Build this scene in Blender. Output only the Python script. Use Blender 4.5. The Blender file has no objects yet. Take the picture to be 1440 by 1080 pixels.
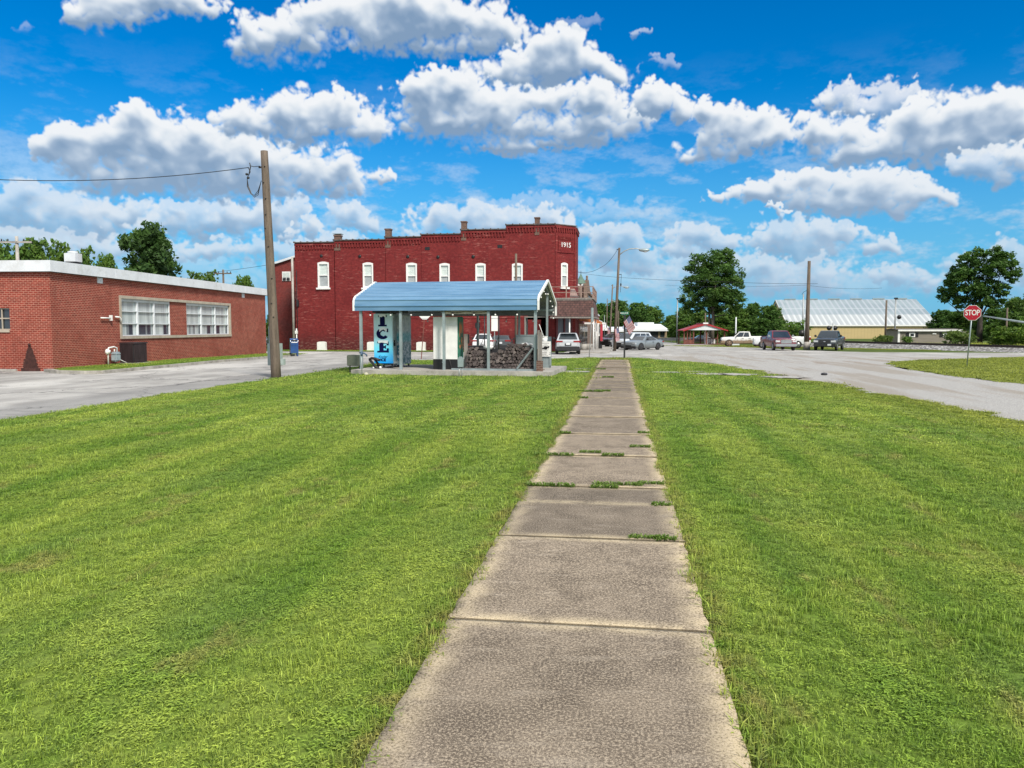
import bpy, bmesh, math, random
import numpy as np
from mathutils import Vector, Matrix, Euler
R = math.radians
random.seed(7); rng = np.random.default_rng(7)
scn = bpy.context.scene
COL = scn.collection

# ------------------------------------------------------------------ camera
CAM_H = 1.8; FPX = 1080.0
PITCH = math.atan(78/1080); YAW = math.atan(150/1080)
cam_d = bpy.data.cameras.new('camera'); cam = bpy.data.objects.new('camera', cam_d)
COL.objects.link(cam); scn.camera = cam
cam_d.sensor_width = 36; cam_d.lens = FPX/1440*36; cam_d.clip_end = 5000; cam_d.clip_start = .05
cam.location = (0, 0, CAM_H)
cam.rotation_euler = Euler((math.pi/2-PITCH, 0, YAW), 'XYZ')
CS, SN = math.cos(YAW), math.sin(YAW)

def Zg(y):                      # height of the terrain: level by the lawn, then falling gently away
    return -.008*min(max(y-38., 0.), 140.)
def ray(px, py):
    cx = (px-720)/FPX; cy = -(py-540)/FPX
    fy = math.cos(PITCH)+cy*math.sin(PITCH); fz = -math.sin(PITCH)+cy*math.cos(PITCH)
    return cx/fy, fz/fy         # sideways and upward per metre of depth
def at(px, py, d):              # point seen at a pixel at depth d metres
    a, b = ray(px, py); X = a*d
    return Vector((X*CS-d*SN, X*SN+d*CS, CAM_H+b*d))
def GS(px, py, dz=0):           # ground point seen at a pixel
    a, b = ray(px, py); z = 0
    for _ in range(60):
        d = (z+dz-CAM_H)/min(b, -1e-4); d = min(d, 600)
        y = a*d*SN+d*CS; z = .5*z+.5*Zg(y)
    return Vector((a*d*CS-d*SN, y, Zg(y)+dz))
def gd(px, d):                  # ground point in the direction of a pixel column at depth d
    a = (px-720)/FPX; p = Vector((a*d*CS-d*SN, a*d*SN+d*CS, 0)); p.z = Zg(p.y); return p

# ------------------------------------------------------------------ materials
def _n(nt, t, **kw):
    n = nt.nodes.new(t)
    for k, v in kw.items():
        if k.startswith('i_'):
            n.inputs[k[2:].replace('_', ' ')].default_value = v
        else: setattr(n, k, v)
    return n
class NT:
    """small helper for writing node trees"""
    def __init__(s, nt): s.nt = nt
    def new(s, t, ins=None, **kw):
        n = s.nt.nodes.new(t)
        for k, v in kw.items(): setattr(n, k, v)
        if ins:
            for k, v in ins.items():
                sock = n.inputs[k]
                if isinstance(v, bpy.types.NodeSocket): s.nt.links.new(v, sock)
                else: sock.default_value = v
        return n
    def math(s, op, a, b=None, c=None, clamp=False):
        n = s.new('ShaderNodeMath', operation=op, use_clamp=clamp)
        for i, v in enumerate((a, b, c)):
            if v is None: continue
            if isinstance(v, bpy.types.NodeSocket): s.nt.links.new(v, n.inputs[i])
            else: n.inputs[i].default_value = v
        return n.outputs[0]
    def vmath(s, op, a, b=None, out=0):
        n = s.new('ShaderNodeVectorMath', operation=op)
        for i, v in enumerate((a, b)):
            if v is None: continue
            if isinstance(v, bpy.types.NodeSocket): s.nt.links.new(v, n.inputs[i])
            else: n.inputs[i].default_value = v
        return n.outputs[out]
    def mix(s, f, a, b, blend='MIX'):
        n = s.new('ShaderNodeMix', data_type='RGBA', blend_type=blend)
        for k, v in ((0, f), (6, a), (7, b)):
            if isinstance(v, bpy.types.NodeSocket): s.nt.links.new(v, n.inputs[k])
            else: n.inputs[k].default_value = v if k == 0 else (*v[:3], 1)
        return n.outputs[2]
    def noise(s, vec, scale, detail=4, rough=.55, dist=0, dim='3D', col=False):
        n = s.new('ShaderNodeTexNoise', {'Scale': scale, 'Detail': detail, 'Roughness': rough, 'Distortion': dist}, noise_dimensions=dim)
        s.nt.links.new(vec, n.inputs['Vector'])
        return n.outputs['Color' if col else 'Fac']
    def ramp(s, f, lo, hi, a=0., b=1., smooth=True):
        n = s.new('ShaderNodeMapRange', {'From Min': lo, 'From Max': hi, 'To Min': a, 'To Max': b}, interpolation_type='SMOOTHSTEP' if smooth else 'LINEAR')
        s.nt.links.new(f, n.inputs['Value']); return n.outputs['Result']
    def scale(s, v, k):
        return s.vmath('MULTIPLY', v, k)
    def bump(s, h, strength=.3, dist=.02):
        n = s.new('ShaderNodeBump', {'Strength': strength, 'Distance': dist}); s.nt.links.new(h, n.inputs['Height']); return n.outputs[0]

def newmat(name):
    m = bpy.data.materials.new(name); m.use_nodes = True
    nt = m.node_tree; nt.nodes.clear()
    out = nt.nodes.new('ShaderNodeOutputMaterial'); b = nt.nodes.new('ShaderNodeBsdfPrincipled')
    nt.links.new(b.outputs[0], out.inputs[0])
    return m, NT(nt), b
def setb(t, b, **kw):
    names = {'col': 'Base Color', 'rough': 'Roughness', 'metal': 'Metallic', 'spec': 'Specular IOR Level', 'normal': 'Normal', 'coat': 'Coat Weight', 'trans': 'Transmission Weight', 'alpha': 'Alpha', 'emit': 'Emission Color', 'emits': 'Emission Strength'}
    for k, v in kw.items():
        s = b.inputs[names[k]]
        if isinstance(v, bpy.types.NodeSocket): t.nt.links.new(v, s)
        else: s.default_value = (*v, 1) if isinstance(v, tuple) and len(v) == 3 else v

def mat(name, col, rough=.6, metal=0, var=.18, scale=3., bump=0, coat=0, spec=.5, dirt=None, stretch=(1, 1, 1)):
    """plain surface: colour broken up by two noises, optional bump and dirt"""
    m, t, b = newmat(name)
    g = t.new('ShaderNodeNewGeometry').outputs['Position']
    g = t.scale(g, stretch)
    n1 = t.noise(g, scale, 5); n2 = t.noise(g, scale*11, 3)
    f = t.math('ADD', t.math('MULTIPLY', n1, .65), t.math('MULTIPLY', n2, .35))
    lo = tuple(c*(1-var*1.6) for c in col); hi = tuple(min(c*(1+var*1.6), 1) for c in col)
    c = t.mix(t.ramp(f, .3, .7), lo, hi)
    if dirt:
        c = t.mix(t.math('MULTIPLY', t.ramp(t.noise(g, scale*.7, 6, .7), .5, .72), dirt[1]), c, dirt[0])
    setb(t, b, col=c, rough=rough, metal=metal, coat=coat, spec=spec)
    if bump: setb(t, b, normal=t.bump(n2, bump, .02))
    return m

def brick_mat(name, c1, c2, mortar, bw=.2, rh=.075, ms=.01, weather=(.1, .05, .05), wamt=.4, soot=None, rough=.85, bumpk=.35, zlo=None):
    m, t, b = newmat(name)
    uv = t.new('ShaderNodeUVMap', uv_map='uv').outputs[0]
    br = t.new('ShaderNodeTexBrick', {'Color1': (*c1, 1), 'Color2': (*c2, 1), 'Mortar': (*mortar, 1), 'Scale': 1., 'Mortar Size': ms, 'Mortar Smooth': .3, 'Bias': -.1, 'Brick Width': bw, 'Row Height': rh}, offset=.5)
    t.nt.links.new(uv, br.inputs['Vector'])
    n = t.noise(uv, .55, 6, .65); n2 = t.noise(uv, 4.5, 4, .6)
    c = t.mix(t.math('MULTIPLY', t.ramp(n, .42, .68), wamt), br.outputs['Color'], weather)
    c = t.mix(t.ramp(n2, .3, .7), t.mix(1., c, (.82, .82, .82), 'MULTIPLY'), t.mix(1., c, (1.14, 1.14, 1.14), 'MULTIPLY'))
    # patches where old paint has come off in short horizontal runs
    if soot:
        s = t.noise(t.scale(uv, (1.2, 7., 1)), 1., 5, .7)
        s2 = t.noise(uv, .35, 3)
        c = t.mix(t.math('MULTIPLY', t.math('MULTIPLY', t.ramp(s, .545, .63), t.ramp(s2, .4, .6)), soot[1]), c, soot[0])
    if zlo:                      # flaked paint low on the wall, darker towards its foot
        z = t.new('ShaderNodeSeparateXYZ'); t.nt.links.new(uv, z.inputs[0])
        k = t.math('MULTIPLY', t.ramp(z.outputs[1], zlo[0], zlo[1], 1, 0), t.ramp(t.noise(t.scale(uv, (1, 3, 1)), 2.6, 6, .75), .5, .62))
        c = t.mix(k, c, zlo[2])
        z2 = t.ramp(z.outputs[1], zlo[0], zlo[1]+.9, .45, 0)
        c = t.mix(z2, c, (.02, .012, .014))
    setb(t, b, col=c, rough=rough, spec=.25, normal=t.bump(t.math('MULTIPLY', br.outputs['Fac'], -1.), bumpk, .01))
    return m

# ------------------------------------------------------------------ mesh builder
class MB:
    def __init__(s): s.v = []; s.f = []; s.m = []; s.smooth = []; s.cur = 0; s.sm = False
    def add(s, vs, fs):
        o = len(s.v); s.v += [tuple(v) for v in vs]
        for f in fs: s.f.append([i+o for i in f]); s.m.append(s.cur); s.smooth.append(s.sm)
        return s
    def box(s, x0, x1, y0, y1, z0, z1):
        v = [(x, y, z) for z in (z0, z1) for y in (y0, y1) for x in (x0, x1)]
        return s.add(v, [(0, 2, 3, 1), (4, 5, 7, 6), (0, 1, 5, 4), (2, 6, 7, 3), (0, 4, 6, 2), (1, 3, 7, 5)])
    def bbox(s, x0, x1, y0, y1, z0, z1, b=.02):
        """box with bevelled edges"""
        bm = bmesh.new(); bmesh.ops.create_cube(bm, size=1)
        for v in bm.verts: v.co = Vector((x0+(v.co.x+.5)*(x1-x0), y0+(v.co.y+.5)*(y1-y0), z0+(v.co.z+.5)*(z1-z0)))
        bmesh.ops.bevel(bm, geom=bm.edges[:], offset=b, segments=2, affect='EDGES')
        bm.verts.ensure_lookup_table(); bm.verts.index_update()
        s.add([v.co[:] for v in bm.verts], [[v.index for v in f.verts] for f in bm.faces]); bm.free(); return s
    def quad(s, *p): return s.add(p, [tuple(range(len(p)))])
    def tube(s, pts, rad, n=8, caps=True):
        pts = [Vector(p) for p in pts]
        if not isinstance(rad, (list, tuple)): rad = [rad]*len(pts)
        vs = []; fs = []; up = None
        for i, p in enumerate(pts):
            a = pts[max(i-1, 0)]; b = pts[min(i+1, len(pts)-1)]; d = (b-a).normalized()
            if up is None: up = Vector((0, 0, 1)) if abs(d.z) < .9 else Vector((1, 0, 0))
            u = d.cross(up)
            if u.length < 1e-5: u = d.cross(Vector((0, 1, 0)))
            u.normalize(); w = d.cross(u).normalized(); up = -w if False else up
            for k in range(n):
                t = 2*math.pi*k/n; vs.append(tuple(p+u*math.cos(t)*rad[i]+w*math.sin(t)*rad[i]))
        for i in range(len(pts)-1):
            for k in range(n):
                a = i*n+k; b = i*n+(k+1) % n; fs.append((a, b, b+n, a+n))
        if caps: fs.append(tuple(range(n))[::-1]); fs.append(tuple(range((len(pts)-1)*n, len(pts)*n)))
        sm = s.sm; s.sm = n > 5; s.add(vs, fs); s.sm = sm
        return s
    def prism(s, poly, axis, a, b):
        """extrude a 2-D polygon: axis 'x' takes (y,z), 'y' takes (x,z), 'z' takes (x,y)"""
        def P(p, t): return (t, p[0], p[1]) if axis == 'x' else (p[0], t, p[1]) if axis == 'y' else (p[0], p[1], t)
        n = len(poly)
        v = [P(p, a) for p in poly]+[P(p, b) for p in poly]
        f = [tuple(range(n))[::-1], tuple(range(n, 2*n))]+[(i, (i+1) % n, n+(i+1) % n, n+i) for i in range(n)]
        return s.add(v, f)
    def strip(s, prof, axis, a, b):
        """open profile swept along an axis"""
        def P(p, t): return (t, p[0], p[1]) if axis == 'x' else (p[0], t, p[1])
        n = len(prof); v = [P(p, a) for p in prof]+[P(p, b) for p in prof]
        return s.add(v, [(i, i+1, n+i+1, n+i) for i in range(n-1)])
    def sphere(s, c, r, seg=10, rings=7):
        if not isinstance(r, (tuple, list)): r = (r, r, r)
        vs = []; fs = []
        for i in range(rings+1):
            p = math.pi*i/rings
            for k in range(seg):
                t = 2*math.pi*k/seg; vs.append((c[0]+r[0]*math.sin(p)*math.cos(t), c[1]+r[1]*math.sin(p)*math.sin(t), c[2]+r[2]*math.cos(p)))
        for i in range(rings):
            for k in range(seg):
                fs.append((i*seg+k, (i+1)*seg+k, (i+1)*seg+(k+1) % seg, i*seg+(k+1) % seg))
        sm = s.sm; s.sm = True; s.add(vs, fs); s.sm = sm; return s
    def xf(s, M, start=0):
        s.v = s.v[:start]+[tuple(M @ Vector(v)) for v in s.v[start:]]; return s
    def build(s, name, mats, parent=None, merge=True):
        me = bpy.data.meshes.new(name)
        me.from_pydata(s.v, [], s.f)
        if not isinstance(mats, (list, tuple)): mats = [mats]
        for m in mats: me.materials.append(m)
        me.polygons.foreach_set('material_index', s.m); me.polygons.foreach_set('use_smooth', s.smooth)
        bm = bmesh.new(); bm.from_mesh(me)
        if merge: bmesh.ops.remove_doubles(bm, verts=bm.verts, dist=1e-6)
        bmesh.ops.recalc_face_normals(bm, faces=bm.faces); bm.to_mesh(me); bm.free()
        boxuv(me); me.update()
        o = bpy.data.objects.new(name, me); COL.objects.link(o)
        if parent: o.parent = parent
        return o
def boxuv(me):
    uv = me.uv_layers.new(name='uv') if 'uv' not in me.uv_layers else me.uv_layers['uv']
    vs = me.vertices
    for p in me.polygons:
        n = p.normal
        if abs(n.z) > .75:
            for li in p.loop_indices:
                c = vs[me.loops[li].vertex_index].co; uv.data[li].uv = (c.x, c.y)
        else:
            t = Vector((-n.y, n.x, 0)).normalized()
            for li in p.loop_indices:
                c = vs[me.loops[li].vertex_index].co; uv.data[li].uv = (c.dot(t), c.z)
def empty(name, loc=(0, 0, 0), rz=0):
    o = bpy.data.objects.new(name, None); COL.objects.link(o)
    o.empty_display_size = .3; o.location = loc; o.rotation_euler = (0, 0, rz); return o
def tag(o, label=None, cat=None, group=None, kind=None):
    if label: o['label'] = label
    if cat: o['category'] = cat
    if group: o['group'] = group
    if kind: o['kind'] = kind
    return o
def thing(name, label, cat, loc=(0, 0, 0), rz=0, group=None): return tag(empty(name, loc, rz), label, cat, group)
def kids(o): return [c for c in bpy.data.objects if c.parent == o]
def copy_tree(o, parent=None, chmap=None):
    c = o.copy(); COL.objects.link(c); c.parent = parent
    for ch in kids(o): copy_tree(ch, c)
    return c
def text_mesh(txt, size, depth=.004, bold=0, shear=0, spacing=1):
    cu = bpy.data.curves.new('t', 'FONT'); cu.body = txt; cu.size = size; cu.extrude = depth; cu.offset = bold; cu.shear = shear
    cu.align_x = 'CENTER'; cu.align_y = 'CENTER'; cu.space_character = spacing; cu.resolution_u = 3
    o = bpy.data.objects.new('t', cu); COL.objects.link(o)
    me = bpy.data.meshes.new_from_object(o.evaluated_get(bpy.context.evaluated_depsgraph_get()))
    bpy.data.objects.remove(o); me.materials.clear(); return me
def text(name, txt, size, m, parent, loc, rot=(R(90), 0, 0), **kw):
    me = text_mesh(txt, size, **kw); me.materials.append(m)
    o = bpy.data.objects.new(name, me); COL.objects.link(o); o.parent = parent; o.location = loc; o.rotation_euler = rot; return o

# ------------------------------------------------------------------ light and sky
SUN_EL, SUN_AZ = R(45), R(142)       # azimuth clockwise from +Y: behind and to the right
w = bpy.data.worlds.new('World'); scn.world = w; w.use_nodes = True
# ------------------------------------------------------------------ clouds, simulated with arrays
# window of sky around the view heading, in azimuth and elevation (radians)
AZ0, AZ1, EL0, EL1 = -.74, .74, -.02, .46
CW, CH = 1984, 616
def fft_noise(h, w, lo, hi, beta, seed, ax=1., ay=1.):
    """band limited random field; wavelengths in pixels"""
    g = np.random.default_rng(seed)
    f = np.fft.rfft2(g.standard_normal((h, w)))
    ky = np.fft.fftfreq(h)[:, None]*ay; kx = np.fft.rfftfreq(w)[None, :]*ax
    k = np.sqrt(kx*kx+ky*ky)+1e-9
    a = k**(-beta/2.)*np.exp(-(k*lo)**2*.5)*(1-np.exp(-(k*hi)**2*2))
    n = np.fft.irfft2(f*a, s=(h, w)); return n/n.std()
def blur(a, s):
    h, w = a.shape; p = int(3*s)+1
    b = np.pad(a, p, mode='edge'); H, W_ = b.shape
    ky = np.fft.fftfreq(H)[:, None]; kx = np.fft.rfftfreq(W_)[None, :]
    b = np.fft.irfft2(np.fft.rfft2(b)*np.exp(-2*(math.pi*s)**2*(kx*kx+ky*ky)), s=(H, W_)); return b[p:p+h, p:p+w]
def sstep(x, a, b):
    t = np.clip((x-a)/(b-a), 0, 1); return t*t*(3-2*t)
def shift(a, dy, dx=0):
    return np.roll(np.roll(a, dy, 0), dx, 1)
def sample(a, yy, xx):
    h, w = a.shape
    y = np.clip(yy, 0, h-1.001); x = np.clip(xx, 0, w-1.001); y0 = y.astype(int); x0 = x.astype(int); fy = y-y0; fx = x-x0
    return (a[y0, x0]*(1-fy)*(1-fx)+a[y0+1, x0]*fy*(1-fx)+a[y0, x0+1]*(1-fy)*fx+a[y0+1, x0+1]*fy*fx)
# heaps of cloud: (x, y, half width, half height) of each lump, in the photograph's picture units,
# one list per cloud so that each is lit by itself; back to front
CLOUDS = [
 (.42, [(60,395,170,26),(220,380,150,26),(330,400,120,22),(450,385,80,24),(20,350,60,24)]),
 (.45, [(900,400,120,26),(1060,400,150,30),(1220,405,150,24),(1400,400,90,26),(990,365,60,16),(820,395,60,20)]),
 (.35, [(700,290,60,14),(760,285,70,16),(860,300,70,16),(930,312,40,10),(620,296,40,10)]),
 (.9, [(985,332,42,14),(1010,345,30,18),(950,352,30,10)]),
 (.9, [(1110,325,54,24),(1160,332,50,24),(1080,345,50,18),(1195,330,30,16),(1120,356,70,16),(1250,343,26,14),(1232,352,20,8)]),
 (.85, [(870,335,36,22),(900,352,34,20),(850,358,36,18),(880,372,60,14)]),
 (.8, [(1060,380,70,18),(1010,388,60,22),(1150,385,60,18),(1250,388,50,16),(1110,402,90,14),(1290,400,40,12),(1145,362,26,12)]),
 (.8, [(1410,345,30,14),(1375,368,50,16),(1420,385,50,16),(1340,385,30,12),(1450,365,40,20)]),
 (.9, [(620,306,34,16),(660,303,40,16),(720,305,60,20),(770,302,36,16),(700,322,110,14),(590,322,30,10),(800,322,40,14)]),
 (.9, [(30,272,40,26),(75,292,50,26),(120,300,50,28),(175,300,60,22),(40,312,70,28),(110,325,90,20),(5,290,40,30)]),
 (.9, [(250,300,50,16),(300,298,44,18),(350,305,50,22),(395,300,34,22),(300,320,110,16),(410,322,40,14),(230,318,60,14)]),
 (.9, [(500,298,30,18),(478,310,26,14),(520,312,24,12),(496,322,44,8)]),
 (.9, [(428,312,10,14),(436,325,16,10),(410,330,14,8)]),
 (.85, [(80,345,80,20),(180,350,90,18),(290,352,90,16),(390,352,70,16),(460,345,50,14),(20,340,50,20)]),
 (1., [(100,195,46,22),(70,205,36,16),(190,165,30,24),(210,168,26,22),(160,200,60,30),(230,200,60,32),(270,190,44,26),(300,215,60,34),(350,235,60,40),(240,240,110,34),(180,255,90,26),(390,230,50,26),(430,240,50,30),(470,238,40,24),(330,262,120,24),(440,262,70,18),(505,243,32,12),(540,245,20,7),(110,225,40,26),(500,258,30,10)]),
 (1., [(330,172,30,26),(350,162,28,22),(400,160,40,32),(440,160,40,36),(485,138,20,20),(480,165,44,34),(520,178,34,26),(430,190,100,18),(360,185,50,18)]),
 (1., [(165,0,70,26),(220,-4,70,26),(110,34,30,14),(140,18,40,20),(270,8,36,18),(290,16,22,10),(190,24,40,12),(100,20,20,14)]),
 (1., [(352,32,24,24),(348,66,26,22),(380,50,50,34),(440,22,44,26),(420,58,60,26),(480,20,60,34),(560,8,80,34),(600,22,70,36),(540,50,70,24),(640,30,60,32),(690,40,50,32),(600,70,60,14),(500,72,24,8),(720,45,26,22),(670,66,50,18)]),
 (1., [(790,58,40,20),(770,72,40,26),(810,72,34,26),(840,92,40,20),(745,92,44,24),(790,98,80,24),(700,105,56,20),(860,108,26,14),(740,115,80,16)]),
 (1., [(610,108,34,16),(590,125,32,20),(640,125,46,26),(600,150,44,30),(690,150,60,28),(760,142,60,24),(840,148,60,30),(890,158,34,18),(640,175,70,26),(720,180,90,22),(800,190,70,14),(840,180,60,18),(760,205,110,8),(700,206,50,9)]),
 (1., [(935,132,26,14),(920,145,30,20),(955,152,26,18),(900,152,20,12),(965,160,14,8)]),
 (1., [(1000,165,28,18),(1040,168,34,20),(1070,165,34,18),(1090,185,24,22),(1010,190,44,26),(1060,195,50,24),(980,210,30,14),(1040,214,70,12)]),
 (.95, [(1180,138,28,18),(1210,150,40,18),(1255,130,40,16),(1280,122,20,10),(1240,148,50,14),(1165,146,16,14)]),
 (1., [(1150,185,40,22),(1190,178,40,20),(1240,190,50,26),(1290,160,40,22),(1310,175,50,26),(1360,165,50,30),(1400,145,40,26),(1430,160,40,30),(1390,180,70,32),(1320,200,100,26),(1220,212,90,24),(1180,222,50,14),(1270,226,90,14),(1380,205,80,24),(1460,180,50,36),(1500,190,60,30)]),
 (.95, [(1370,232,40,16),(1410,225,40,18),(1440,222,40,20),(1400,245,60,14),(1350,240,20,8),(1460,240,40,18)]),
 (1., [(1010,268,22,8),(1050,268,34,12),(1090,262,30,12),(1130,258,40,20),(1180,258,44,22),(1230,262,44,22),(1280,270,44,18),(1320,278,26,12),(1200,282,110,14),(1100,280,60,10),(1170,292,70,10)]),
 (1., [(1098,290,8,7),(1088,298,9,6)]),
 (.5, [(909,41,12,6)]), (.45, [(938,94,18,8),(916,100,18,4),(942,88,8,8)]),
 (.25, [(30,45,14,8),(815,35,40,10)]),
 (.8, [(1500,330,60,26),(1520,300,40,16)]), (.9, [(-60,180,50,26),(-90,200,60,30),(-40,210,40,20)]),
]
def make_clouds():
    W_, H_ = CW, CH
    az = AZ0+(np.arange(W_)+.5)/W_*(AZ1-AZ0); el = EL0+(np.arange(H_)+.5)/H_*(EL1-EL0)
    A, E = np.meshgrid(az, el)                       # relative to the heading of the view
    # to picture units of the photograph
    dx = np.sin(A)*np.cos(E); dy = np.cos(A)*np.cos(E); dz = np.sin(E)
    cf = dy*math.cos(PITCH)-dz*math.sin(PITCH); cu = dy*math.sin(PITCH)+dz*math.cos(PITCH)
    X = 720+FPX*dx/cf; Y = 540-FPX*cu/cf
    # domain warp gives wandering outlines
    wx = fft_noise(H_, W_, 9, 120, 2.6, 11)*8; wy = fft_noise(H_, W_, 9, 120, 2.6, 12)*5.5
    wx2 = fft_noise(H_, W_, 2, 30, 2.2, 13)*1.1; wy2 = fft_noise(H_, W_, 2, 30, 2.2, 14)*1.0
    X = X+wx+wx2; Y = Y+wy+wy2
    # puffs: rounded lumps with sharp creases between them
    def puffs(seed, size, ay=.85): 
        n = fft_noise(H_, W_, size*.34, size*.8, 1.0, seed, 1, ay); return np.sqrt(np.minimum(np.abs(n), 2.2)**2+.012)
    P1, P2, P3, P4 = puffs(21, 95), puffs(22, 44), puffs(23, 20), puffs(24, 9)
    relief = P1*.36+P2*.13+P3*.032+P4*.010
    relief = relief-relief.mean()
    wisp = fft_noise(H_, W_, 1.2, 90, 2.6, 31)
    wisp2 = fft_noise(H_, W_, 1.2, 220, 2.9, 32)
    rgb = np.zeros((H_, W_, 3)); al = np.zeros((H_, W_)); Lout = np.zeros((H_, W_))
    for ci, (op, lumps) in enumerate(CLOUDS):
        x0 = min(l[0]-l[2] for l in lumps)-60; x1 = max(l[0]+l[2] for l in lumps)+60
        y0 = min(l[1]-l[3] for l in lumps)-60; y1 = max(l[1]+l[3] for l in lumps)+60
        m = (X > x0) & (X < x1) & (Y > y0) & (Y < y1)
        if not m.any(): continue
        ys, xs = np.where(m); a, b, c, d = ys.min(), ys.max()+1, xs.min(), xs.max()+1
        x = X[a:b, c:d]; y = Y[a:b, c:d]
        acc = np.zeros_like(x); top = np.zeros_like(x)
        ytop = min(l[1]-l[3] for l in lumps); ybot = max(l[1]+l[3] for l in lumps)
        for (cx, cy, rx, ry) in lumps:
            q = np.sqrt(((x-cx)/(rx*1.10))**2+((y-cy)/(ry*1.17))**2)
            acc += np.exp(np.clip((1-q)*6., -20, 12)) 
        base = np.log(acc+1e-9)/6.                    # smooth union; 0 at the rim, about 1 inside
        r = relief[a:b, c:d]
        amp = .60
        h = base+r*amp*(.25+.75*sstep(base, -.25, .35))+wisp[a:b, c:d]*.03
        # crisp above, ragged and soft underneath
        yn = (y-ytop)/(ybot-ytop+1e-6)
        soft = .30+.50*sstep(yn, .30, 1.0)+.10*sstep(wisp2[a:b, c:d], -.5, 1.6)
        alpha = np.clip((h+.02)/soft, 0, 1); alpha = alpha*alpha*(3-2*alpha)
        dens = np.clip(h, 0, 1.2)
        # light from above: cloud mass overhead takes light away
        over = np.zeros_like(h); wsum = 0
        for k, sh in enumerate((6, 13, 22, 34, 48, 66)):
            g = np.zeros_like(h); sk = int(sh*.25)
            src = np.clip(h, 0, 1)
            g[:-sh] = np.roll(src, -sk, 1)[sh:]
            over += g*(1.0 if k < 3 else .8); wsum += 1
        over = blur(over/wsum, 3.)
        # relief seen as a lit surface (rows run upward in elevation)
        sm = blur(h*1., 2.2)
        gy, gx = np.gradient(sm)
        sm2 = blur(h, 8.); gy2, gx2 = np.gradient(sm2)
        lam = -(gy*2.2+gx*.55)*1. ; lam2 = -(gy2+gx2*.3)*5.5
        L = .95-over*1.42+lam*.6+lam2*2.1
        L += (r*.16)
        thin = np.clip(1-dens*2.2, 0, 1)
        L = L*(1-thin*.30)+.78*thin*.30
        L = np.clip(L, .0, 1.0)
        aa = np.clip(alpha*op, 0, 1)
        if op < .99: aa = aa*(.80+.20*sstep(wisp2[a:b, c:d], -.8, .8))
        A0 = al[a:b, c:d]
        Lout[a:b, c:d] = Lout[a:b, c:d]*(1-aa)+L*aa
        al[a:b, c:d] = A0*(1-aa)+aa
    Lout *= .74+.26*sstep(E, .03, .21)
    # thin veils and faint shreds low in the sky
    v = sstep(fft_noise(H_, W_, 2, 260, 3.0, 41, 1, .35), -.4, 1.9)*sstep(E, .34, .05)
    Lv = .66+.1*fft_noise(H_, W_, 2, 60, 2.4, 42, 1, .4)
    va = v*.55*(1-al)
    Lout = (Lout+Lv*va); al = al+va
    Lout = Lout/np.maximum(al, 1e-4)
    return Lout, al

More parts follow.
